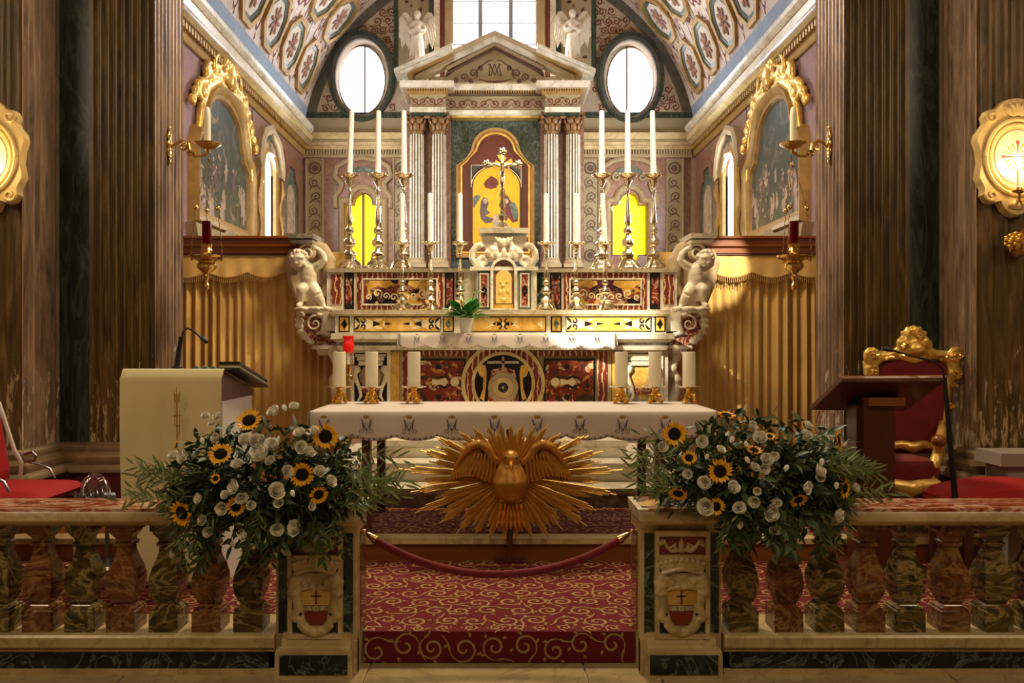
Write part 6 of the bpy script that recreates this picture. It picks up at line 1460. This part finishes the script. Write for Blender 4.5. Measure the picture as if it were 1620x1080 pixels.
# ================================================================== AMBO with cream cloth
D = 4.72; x0, x1 = X(204, D), X(350, D)
am_ = thing('ambo', 'white ambo with a dark sloping desk draped with a long cream cloth', 'lectern', ((x0+x1)/2, 5.0, .15))
build(MB().box(x0+.01, x1, 4.74, 5.30, .154, 1.215), 'white_body', M['whitepaint'], am_)
build(MB().prism([(4.72, 1.215), (5.36, 1.215), (5.36, 1.25), (4.72, 1.395)], lambda u, v, w: (w, u, v), x0, x1-.005), 'sloping_desk', M['wood'], am_)
def cl(a, b):
    x = (x0-.03)+(x1+.02-x0+.03)*a; dst = b*1.75
    nar = 1-.07*min(1, max(0, dst-.55)); xm = (x0+x1)/2; x = xm+(x-xm)*nar
    fold = .014*sin(a*9+.6)+.010*sin(a*21+1)+.012*math.exp(-((a-.55)/.07)**2)
    if dst < .5: y = 5.2-dst*.96; z = 1.402-(y-4.72)*.227+.004; return (x, y, z-.02*max(0, a-.93)*8)
    if dst < .56: t = (dst-.5)/.06; return (x, 4.715-.022*sin(t*PI/2), 1.405-.03*(1-cos(t*PI/2))-.008*t)
    d = dst-.56; return (x, 4.69-.02-fold*min(1, d*3), 1.37-d*.985)
co_ = thing('ambo_cloth', 'long cream cloth with a gold embroidered cross and wheat draped over the ambo front', 'cloth', (X(275, 4.68), 4.66, .2))
build(MB().grid(cl, 60, 70), 'cloth', M['creamcloth'], co_, ang=0, fix=False).data.shade_smooth()
k = MB(); ef = lambda u, v, w=0: (X(u, 4.63), 4.632-w, Z(v, 4.63))
k.ribbon([(279, 612), (279.6, 630), (280, 700), (280.5, 745)], [.8, 1.6, 1.8, .8], ef).ribbon([(273, 658), (287, 657)], 1.6, ef, .0015).ribbon([(276, 640), (277, 655), (276, 674)], 1.2, ef).ribbon([(284, 648), (283, 690)], 1.2, ef).ribbon([(278, 674), (284, 673)], 1.4, ef)
for s2 in (-1, 1):
    for j in range(4): k.ribbon([(279.6, 640-4*j), (279.6+s2*4, 634-4*j), (279.6+s2*4.5, 630-4*j)], [.8, 1.7, .4], ef, .0015)
build(k, 'gold_embroidery', M['goldthread'], co_, fix=False)
bk = thing('lectionary', 'black bound book lying open over the sloping end of the ambo', 'book', P(378, 603, 5.05))
sl = lambda u, v, w=0: (u, v, 1.402-(v-4.72)*.227+.016+w)
build(MB().prism(rect(x1-.05, x1+.075, 4.82, 5.42), sl, 0, .012).prism(rect(x1-.05, x1+.07, 4.83, 5.41), sl, .034, .05), 'black_cover', M['book'], bk); build(MB().prism(rect(x1-.05, x1+.062, 4.84, 5.40), sl, .012, .034), 'pages', M['paper'], bk)
c = MB().grid(lambda a, b: (x0+.36+(x1-.06-x0-.36)*a, 4.75+.4*b, 1.402-(4.75+.4*b-4.72)*.227+.02+.008*sin(a*14)+.03*b*(1-abs(2*a-1))), 16, 10)
c2 = single(c, 'folded_cloth', M['greencloth'], 'grey-green cloth lying on top of the ambo desk beside the microphone', 'cloth', fix=False); sm = c2.modifiers.new('t', 'SOLIDIFY'); sm.thickness = .012
mi = thing('gooseneck_microphone', 'black gooseneck microphone rising from the top of the cream-draped ambo', 'microphone', P(281, 579, 4.85))
build(MB().tube([P(280, 581, 4.85), P(283, 555, 4.85), P(287, 532, 4.85)], [.016, .014, .012], 10).lathe([(.03, 0), (.03, .012), (.012, .02)], P(280, 583, 4.85), 14), 'stem', M['plastic'], mi)
build(MB().tube([P(287, 534, 4.85), P(290, 524, 4.85), P(297, 519, 4.85), P(306, 523, 4.83), P(320, 536, 4.80)], .0055, 8), 'gooseneck', M['plastic'], mi)
build(MB().tube([P(318, 534, 4.80), P(322, 537, 4.80), P(327, 541, 4.79)], [.010, .016, .012], 10), 'foam_head', M['plastic'], mi)
# red armchair with steel frame beside the pier
ch = thing('armchair', 'red upholstered chair with a pale metal frame at the pier behind the rail', 'chair', (X(40, 4.95), 4.95, .15))
xa, xb = X(-62, 4.95), X(104, 4.95); zs_ = Z(777, 4.95)
def pillow(xa, xb, ya, yb, z0, z1, n=14):
    mb = MB(); 
    f = lambda a, b, s: (xa+(xb-xa)*a, ya+(yb-ya)*b, (z0+z1)/2+s*(z1-z0)/2*(max(0, 1-(2*a-1)**6)*max(0, 1-(2*b-1)**6))**.4)
    mb.grid(lambda a, b: f(a, b, 1), n, n); mb.grid(lambda a, b: f(a, b, -1), n, n); return mb
build(pillow(xa, xb, 4.68, 5.2, zs_-.05, zs_+.045), 'seat', M['redseat'], ch)
c = MB()
for y in (4.72, 5.16):
    c.tube([(xb-.05, y, .16), (xb-.05, y, zs_-.05), (xb-.06, y, zs_-.045), (xa+.05, y, zs_-.05)], .012, 8); c.tube([(xa+.02, y, .16), (xa+.06, y, zs_-.05)], .012, 8)
    c.tube([(xa+.22, y, zs_-.04), (X(8, 4.95)-.02, y, Z(740, 4.95)), (X(1, 4.95)-.04, y, Z(720, 4.95)), (xa+.1, y, Z(640, 4.95))], .013, 8)
build(c, 'frame', M['whitepaint'], ch)
c = MB()
for y in (4.70, 5.18): c.tube([(X(8, 4.95)-.02, y, Z(727, 4.95)), (X(18, 4.95), y, Z(722, 4.95)), (X(23, 4.95), y, Z(729, 4.95)), (X(20, 4.95), y, Z(737, 4.95)), (X(6, 4.95)-.02, y, Z(738, 4.95))], .010, 8).tube([(X(6, 4.95), y, Z(738, 4.95)), (X(30, 4.95), y, Z(743, 4.95)), (X(46, 4.95), y, Z(751, 4.95)), (X(54, 4.95), y, Z(766, 4.95))], .008, 8)
build(c, 'armrest', M['metal'], ch)
bp = pillow(0, .45, 0, .4, 0, .07); bp.xf(Matrix.Translation((X(3, 4.95)-.02, 4.72, zs_+.06)) @ Matrix.Rotation(-1.75, 4, 'Y')); build(bp, 'backrest', M['redseat'], ch)
# wire cage fan on the floor
fc = P(148, 788, 5.12); ax = Vector((-.55, -.82, .12)).normalized(); Rm = frame_to(ax)
fa = thing('pedestal_fan', 'chrome wire cage fan standing between the red chair and the ambo', 'fan', (fc.x, fc.y, .154))
c = MB(); R_ = .155
Q = lambda a, q, h: fc+Rm @ Vector((q*cos(a), q*sin(a), h))
dome = lambda q, s: s*.062*math.sqrt(max(0, 1-(q/R_)**2))
for s2 in (1, -1):
    for k in range(40): a = 2*PI*k/40; c.tube([Q(a, R_*t, dome(R_*t, s2)) for t in (.16, .4, .62, .8, .93, 1)], .0013, 4)
    for t in (.16, .45, .75, .92): c.tube([Q(2*PI*k/36, R_*t, dome(R_*t, s2)) for k in range(37)], .0015, 5)
c.tube([Q(2*PI*k/48, R_, 0) for k in range(49)], .004, 6)
build(c, 'wire_cage', M['chrome'], fa)
c = MB()
for k in range(4):
    a = 2*PI*k/4; c.grid(lambda u, v, a=a: Q(a+(u-.5)*1.1, R_*(.2+.68*v), .018*(u-.5)*2), 6, 5)
build(c, 'blade', M['metal'], fa, fix=False)
c = MB().tube([Q(0, 0, -.13), Q(0, 0, -.03), Q(0, 0, .02)], [.035, .045, .03], 12).tube([Q(0, 0, -.09), (fc.x-ax.x*.09, fc.y-ax.y*.09, fc.z-.1), (fc.x-ax.x*.09, fc.y-ax.y*.09, .17)], .014, 8).lathe([(.16, 0), (.15, .02), (.03, .035)], (fc.x-ax.x*.09, fc.y-ax.y*.09, .154), 24)
build(c, 'motor_and_stand', M['metal'], fa)
# ================================================================== WOODEN LECTERN, THRONE, STOOL, PLINTH
lc = thing('wooden_lectern', 'red-brown wooden lectern with a tilted desk on a square post before the throne', 'lectern', (2.34, 5.05, .15))
def tilt(u0, u1):
    A = [Vector((X(1331, 4.9), 4.9, Z(603, 4.9))), Vector((X(1497, 4.9), 4.9, Z(602, 4.9))), Vector((X(1431, 5.28), 5.28, Z(650, 5.28))), Vector((X(1284, 5.28), 5.28, Z(648, 5.28)))]
    return A
A = tilt(0, 0); nrm_ = (A[1]-A[0]).cross(A[3]-A[0]).normalized(); nrm_ = nrm_ if nrm_.z > 0 else -nrm_
mb = MB(); mb.add([tuple(p) for p in A]+[tuple(p+nrm_*.03) for p in A], [(0, 1, 2, 3), (4, 5, 6, 7), (0, 1, 5, 4), (1, 2, 6, 5), (2, 3, 7, 6), (3, 0, 4, 7)])
build(mb, 'sloping_desk', M['wood'], lc)
mb = MB()
L_ = [p+nrm_*.03 for p in (A[3], A[2])]; mb.tube([L_[0], L_[1]], .014, 6); mb.tube([A[0]+nrm_*.02, A[1]+nrm_*.02], .016, 8); build(mb, 'desk_edging', M['walnut'], lc)
build(MB().box(X(1363, 5.05), X(1412, 5.05), 5.02, 5.16, .19, 1.18).box(X(1356, 5.05), X(1380, 5.05), 5.06, 5.2, .19, 1.17), 'post', M['wood'], lc)
build(MB().box(X(1368, 5.05), X(1425, 5.05), 4.99, 5.19, 1.17, 1.22), 'desk_bracket', M['walnut'], lc)
build(MB().box(2.05, 2.62, 4.88, 5.28, .154, .19, t=.015), 'base_plate', M['wood'], lc)
rb = single(MB().tube([P(1296, 633, 5.2), P(1297, 645, 5.17), P(1294, 660, 5.17), P(1291, 668, 5.17)], [.004, .005, .006, .004], 6, flat=.3).tube([P(1299, 633, 5.2), P(1301, 647, 5.17), P(1300, 662, 5.17)], [.004, .005, .005], 6, flat=.3), 'page_ribbon', M['redseat'], 'red page ribbon hanging over the low corner of the wooden lectern', 'ribbon')
ms = thing('microphone_stand', 'thin black microphone stand between the wooden lectern and the gilded throne back', 'microphone stand', (X(1512, 4.8), 4.8, .15))
build(MB().tube([P(1494, 597, 4.8), P(1502, 680, 4.8), P(1511, 790, 4.8), Vector((X(1513, 4.8), 4.8, .17))], [.012, .016, .018, .018], 8).lathe([(.13, 0), (.12, .02), (.02, .03)], (X(1513, 4.8), 4.8, .154), 20), 'pole', M['plastic'], ms)
build(MB().tube([P(1494, 598, 4.8), P(1491, 583, 4.8), P(1478, 572, 4.8), P(1440, 562, 4.8), P(1408, 553, 4.8)], .006, 8), 'boom', M['plastic'], ms)
build(MB().tube([P(1412, 554, 4.8), P(1404, 552, 4.8), P(1395, 551, 4.8)], [.010, .015, .01], 8), 'microphone_head', M['plastic'], ms)
# throne
D = 5.7; tf = lambda u, v, w=0: Vector((X(u, D), D-w, Z(v, D)))
th = thing('throne', 'gilded baroque armchair throne upholstered in crimson velvet behind the wooden lectern', 'throne', (X(1440, 5.55), 5.55, .15))
inner = [(1398, 716), (1392, 640), (1388, 600), (1391, 582), (1402, 572), (1420, 569), (1444, 575), (1466, 569), (1484, 572), (1493, 582), (1494, 600), (1489, 650), (1483, 716)]
build(MB().prism(inner, tf, -.03, .03), 'velvet_back', M['velvet'], th)
c = MB()
c.tube([tf(*p) for p in ((1397, 720), (1390, 650), (1384, 605), (1378, 590), (1377, 575), (1386, 565), (1402, 563), (1420, 562), (1444, 567), (1466, 562), (1484, 562), (1499, 565), (1506, 576), (1504, 592), (1497, 615), (1493, 660), (1486, 720))], [.035, .03, .035, .05, .055, .05, .04, .038, .045, .038, .04, .05, .055, .045, .035, .03, .035], 10)
r = random.Random(2)
for cx, cy, n, q in ((1376, 563, 9, 10), (1508, 562, 9, 10), (1376, 586, 5, 7), (1508, 590, 6, 8), (1442, 532, 12, 12), (1425, 545, 5, 7), (1460, 545, 5, 7)):
    for k in range(n): a = 2*PI*k/n; c.ell(tf(cx+q*.75*cos(a), cy+q*.7*sin(a), .03), (.03, .025, .035), 7, 5)
for k in range(7): a = PI*k/6; c.ell(tf(1443+15*cos(a), 536-14*sin(a), .02), (.025, .02, .04), 7, 5, Matrix.Rotation(PI/2-a, 3, 'Y'))
c.ell(tf(1443, 552, .04), (.08, .045, .055), 12, 8); c.ell(tf(1443, 552, .08), (.05, .02, .033), 12, 8)
for s2 in (-1, 1): c.tube([tf(1443+s2*x, y, .02) for x, y in ((12, 548), (24, 556), (36, 560), (46, 562))], [.04, .035, .03, .03], 8)
build(fuse(c, .009, 1), 'carved_back_frame', M['gilt'], th)
c = MB(); r = random.Random(6)
for k in range(130):
    a = r.choice(((1382, 610, 8), (1502, 610, 8), (1497, 640, 7), (1491, 680, 7), (1420, 562, 7), (1466, 562, 7), (1378, 563, 12), (1506, 562, 12), (1377, 585, 9), (1507, 590, 10), (1443, 530, 15), (1428, 547, 8), (1458, 547, 8), (1400, 566, 8), (1486, 566, 8))); an = r.uniform(0, 6.28); q = a[2]*r.uniform(.2, 1)
    c.tube([tf(a[0]+q*.4*cos(an), a[1]+q*.4*sin(an), .05), tf(a[0]+q*.8*cos(an+.2), a[1]+q*.8*sin(an+.2), .065), tf(a[0]+q*1.1*cos(an+.5), a[1]+q*1.1*sin(an+.5), .05)], [.008, .013, .004], 6)
build(c, 'acanthus_carving', M['gilt'], th, kind='stuff')
c = MB()
ar = lambda u, v, y: Vector((X(u, y), y, Z(v, y)))
for s2 in (-1, 1):
    q = lambda x: 1441+s2*(x-1441)
    c.tube([ar(q(1490), 668, 5.66), ar(q(1490), 680, 5.5), ar(q(1487), 696, 5.36)], [.022, .03, .035], 8)
    c.tube([ar(q(1486), 697, 5.36), ar(q(1484), 715, 5.40), ar(q(1478), 735, 5.38), ar(q(1472), 752, 5.36)], [.03, .035, .04, .025], 8)
    c.tube([ar(q(1479), 768, 5.36), ar(q(1483), 785, 5.34), ar(q(1479), 810, 5.35), ar(q(1484), 838, 5.32)], [.04, .04, .03, .035], 8); c.tube([ar(q(1481), 768, 5.7), ar(q(1484), 800, 5.7), ar(q(1488), 832, 5.72)], [.035, .03, .03], 8)
c.tube([ar(1400, 708, 5.64), ar(1425, 703, 5.64), ar(1444, 708, 5.64), ar(1462, 703, 5.64), ar(1482, 708, 5.64)], [.03, .032, .045, .032, .03], 8)
c.tube([ar(1398, 768, 5.33), ar(1420, 768, 5.32), ar(1441, 773, 5.31), ar(1462, 768, 5.32), ar(1484, 768, 5.33)], [.05, .045, .055, .045, .05], 8)
c.tube([ar(1398, 770, 5.35), ar(1402, 770, 5.7)], .04, 8); c.tube([ar(1484, 770, 5.35), ar(1480, 770, 5.7)], .04, 8)
build(fuse(c, .013, 1), 'carved_seat_frame', M['gilt'], th)
for s2 in (-1, 1): build(MB().ell(ar(1441+s2*44, 697, 5.33), (.045, .05, .042), 12, 8), 'arm_knob', M['walnut'], th)
build(pillow(X(1399, 5.4), X(1483, 5.4), 5.33, 5.68, Z(766, 5.4), Z(724, 5.4)), 'velvet_seat', M['velvet'], th)
# red stool
so = thing('red_stool', 'wide red upholstered stool beside the throne at the pier foot', 'stool', (X(1580, 4.95), 4.95, .15))
xs0, xs1 = X(1487, 4.95), X(1487, 4.95)+.78
build(MB().grid(lambda a, b: (xs0+(xs1-xs0)*a, 4.68+.5*b, Z(786, 4.95)+.11*(max(0, 1-(2*a-1)**2)**.55)*(max(0, 1-(2*b-1)**4)**.4)), 24, 12).box(xs0+.01, xs1-.01, 4.69, 5.17, Z(796, 4.95), Z(785, 4.95)), 'cushion', M['redseat'], so)
for x in (xs0+.05, xs1-.05):
    for y in (4.74, 5.12): build(MB().lathe([(.018, .154), (.028, .4), (.03, Z(795, 4.95))], (x, y, 0), 12), 'leg', M['wood'], so)
sp_ = thing('stone_plinth', 'pale grey stone plinth with an overhanging slab at the edge of the pier', 'plinth', (3.5, 5.2, .15))
build(MB().box(X(1590, 5.15), 3.9, 5.12, 5.36, .154, Z(737, 5.15)), 'block', M['greystone'], sp_); build(MB().box(X(1581, 5.1), 3.95, 5.08, 5.37, Z(737, 5.1), Z(717, 5.1), t=.004), 'slab_top', M['greystone'], sp_)

# ================================================================== LAMPS
def cartouche_sconce(i):
    D = 5.47; sg = (-1, 1)[i]; cx = (-20, 1604)[i]; q = lambda d: cx-sg*d; f = lambda u, v, w=0: (X(q(u), D), D-w, Z(v, D))
    t = thing('wall_sconce', ('cream and gold carved cartouche sconce on the pier above the red chair', 'cream and gold carved cartouche sconce with lit bulbs above the red stool')[i], 'sconce', f(0, 250), 'carved cartouche sconces')
    half = [(0, 155), (14, 157), (25, 165), (31, 174), (40, 173), (48, 177), (52, 186), (50, 196), (55, 205), (62, 214), (64, 224), (59, 240), (57, 258), (61, 282), (56, 292), (52, 300), (53, 310), (46, 320), (36, 323), (26, 321), (20, 333), (10, 341), (0, 344)]
    ol = half+[(-a, b) for a, b in half[-2:0:-1]]
    build(MB().prism(ol, f, -.03, .035, .97), 'cartouche_board', plain('cream_gilt_board', '#d8b978', .4, .1) if i == 0 else bpy.data.materials['cream_gilt_board'], t)
    mt = bpy.data.materials['cream_gilt_board']
    c = MB()
    for R, w_ in ((50, .018), (43, .012)): c.tube([f(R*cos(a), 250+R*1.18*sin(a), .035) for a in [2*PI*k/40 for k in range(41)]], w_, 8)
    for s2 in (-1, 1):
        for (u, v, q_) in ((40, 186, 10), (40, 310, 10)): sp = spiral(s2*u, v, q_, 1.2, 0, s2, 18, .2); c.tube([f(a, b, .035) for a, b in sp], .012, 7)
    for k in range(5): a = PI/2+.42*(k-2); c.ell(f(16*cos(a), 190-16*sin(a), .04), (.022, .016, .05), 8, 6, Matrix.Rotation((k-2)*.42*sg, 3, 'Y'))
    c.ell(f(0, 326, .04), (.06, .02, .03), 10, 6)
    build(c, 'raised_carving', mt, t)
    build(MB().prism(circ(0, 250, 36, 36, 42), f, .03, .04), 'painted_disc', M['inkcream'], t)
    k = MB(); f5 = lambda u, v, w=0: f(u, v, .04+w)
    for j in range(16): a = 2*PI*j/16; k.ribbon([(6*cos(a), 250+6*sin(a)), (22*cos(a), 250+22*sin(a))], [1, 3], f5)
    build(k, 'gold_rays', M['goldthread'], t, fix=False)
    k = MB()
    for j in range(4): a = PI/2*j; k.ribbon([(5*cos(a), 250+5*sin(a)), (18*cos(a), 250+18*sin(a)), (25*cos(a), 250+25*sin(a))], [1.5, 3, 6], f5, .002)
    build(k, 'red_cross', plain('red_paint', '#a0281c', .6) if i == 0 else bpy.data.materials['red_paint'], t, fix=False)
    c = MB(); 
    for s2 in (-1, 1):
        u = 11*s2
        c.tube([f(0, 318, .04), f(u*.5, 322, .09), f(u, 318, .13), f(u, 308, .13)], .008, 7); c.lathe([(.012, 0), (.04, .012), (.045, .02), (.02, .024), (.018, .04)], f(u, 312, .13), 14)
    build(c, 'candle_arms', M['brass'], t)
    for s2 in (-1, 1):
        u = 11*s2; cs_ = build(MB().lathe([(.015, 0), (.015, (305-274)*D/FL)], f(u, 305, .13), 12), 'candle_sleeve', M['wax'], t)
        build(MB().lathe([(.008, 0), (.017, .02), (.018, .035), (.011, .06), (.002, .08)], f(u, 274, .13), 12), 'bulb', M['bulb'], cs_)
    l = lamp('sconce_light', 'POINT', f(0, 262, .2), (0, 0, 0), 9 if i else 7, (1, .72, .38), shadow_soft_size=.06)
cartouche_sconce(0); cartouche_sconce(1)
gb = thing('gilded_bracket', 'small gilded pine-cone bracket below the lit sconce', 'bracket', P(1608, 380, 5.45))
c = MB()
for k in range(30):
    a = k*2.4; z = -1+2*(k+.5)/30; q = math.sqrt(1-z*z); c.ell(P(1606, 381, 5.40)+Vector((.055*q*cos(a), .05*q*sin(a), .05*z)), .016, 6, 5)
c.ell(P(1606, 381, 5.40), (.05, .045, .045)); build(c, 'pine_cone', M['gold'], gb)
build(MB().tube([P(1606, 392, 5.42), P(1608, 399, 5.44), P(1616, 396, 5.5)], [.04, .03, .03], 8).tube([P(1612, 372, 5.44), P(1622, 362, 5.5)], .012, 7), 'bracket_arm', M['giltdark'], gb)
# brass candle brackets on the pier returns with hanging sanctuary lamps
def bracket(i):
    sg = (-1, 1)[i]; side = ('ambo', 'throne')[i]
    q = lambda u: u if i == 0 else 1583-u
    Dp = 6.18; Da = 6.1
    t = thing('candle_bracket', 'curved brass candle bracket with a candle on the pier return on the %s side' % side, 'bracket', (sg*2.48, Dp, Z(235, Dp)), 'brass candle brackets on the piers')
    xw = sg*2.478
    c = MB()
    for z, a, b in ((252, .02, .012), (240, .045, .016), (230, .05, .02), (218, .045, .016), (207, .022, .012)): c.ell((xw, Dp, Z(z, Dp)), (b, a, .045), 10, 8)
    build(fuse(c, .008, 1), 'wall_plate', M['brass'], t)
    pts = [P(q(u), v, Dp+(Da-Dp)*k/8) for k, (u, v) in enumerate(((270, 234), (280, 226), (288, 222), (297, 228), (300, 240), (308, 247), (320, 246), (330, 240), (329, 232)))]; pts[0].x = xw-sg*.01
    c = MB().tube(pts, [.014, .012, .014, .018, .014, .012, .012, .014, .012], 8)
    sp = spiral(290, 232, 7, 1.2, -PI/2, 1, 18, .2); c.tube([P(q(a), b, 6.14) for a, b in sp], .010, 7)
    sp = spiral(300, 243, 6, 1.1, 0, -1, 16, .2); c.tube([P(q(a), b, 6.12) for a, b in sp], .008, 7)
    build(c, 'scrolled_arm', M['brass'], t)
    pb = P(q(328), 232, Da)
    build(MB().lathe([(.015, -.04), (.02, -.02), (.05, -.01), (.085, .012), (.1, .022), (.098, .026), (.06, .018), (.025, .018), (.025, .04)], pb, 24, wob=lambda a, z: 1+.05*cos(8*a)), 'drip_pan', M['brass'], t)
    c2 = inst(mesh(MB().lathe([(.024, 0), (.0235, .2), (.017, .262), (.012, .268), (.003, .275)], n=16), 'bracket_candle', M['wax']), 'bracket_candle', None, pb+Vector((0, 0, .022)))
    c2['label'] = 'single ivory candle standing in the brass pier bracket on the %s side' % side; c2['category'] = 'candle'; c2['group'] = 'candles in the pier brackets'
    # hanging lamp
    hl = thing('sanctuary_lamp', 'hanging brass sanctuary lamp with a dark red glass, chained below the %s-side candle bracket' % side, 'lamp', P(q(327), 460, Da), 'hanging sanctuary lamps')
    c0 = P(q(327), 410, Da); m = Da/FL
    build(MB().lathe([(.002, -50*m), (4*m, -46*m), (5*m, -41*m), (2*m, -36*m), (3*m, -32*m), (5*m, -28*m), (3*m, -24*m), (8*m, -20*m), (14*m, -14*m), (15*m, -9*m), (12*m, -5*m), (14*m, -2*m), (22*m, 1*m), (26*m, 4*m), (26.5*m, 6*m), (20*m, 4*m), (8*m, 3*m), (6*m, 10*m), (9*m, 14*m), (7*m, 17*m), (9*m, 21*m), (9*m, 24*m), (7*m, 24*m)], c0, 28, wob=lambda a, z: 1+.03*cos(12*a)), 'brass_bowl', M['brass'], hl)
    build(MB().lathe([(6.5*m, 24*m), (7.2*m, 30*m), (7.4*m, 60*m), (6.6*m, 60*m), (6*m, 30*m)], c0, 20), 'red_glass', M['redglass'], hl)
    top = P(q(331), 246, Da); c = MB()
    for k in range(3):
        a = PI/2+2*PI*k/3+.35; rim = c0+Vector((27*m*cos(a), 27*m*sin(a), 6*m)); mid = c0+Vector((19*m*cos(a), 19*m*sin(a), 80*m))
        n = 26; pr = None
        for j in range(n+1):
            tt = j/n; p = rim.lerp(mid, tt*2) if tt < .5 else mid.lerp(top, tt*2-1)
            if pr is not None: c.tube([pr, (pr+p)/2+Vector((.004*(1 if j % 2 else -1), 0, 0)), p], .0032 if j % 2 else .0024, 5)
            pr = p
        c.ell(mid, .018, 10, 8); c.tube([c0+Vector((20*m*cos(a), 20*m*sin(a), 2*m)), c0+Vector((25*m*cos(a), 25*m*sin(a), -2*m)), rim], [.012, .012, .008], 7)
    build(c, 'chains', M['brass'], hl, kind='stuff')
bracket(0); bracket(1)
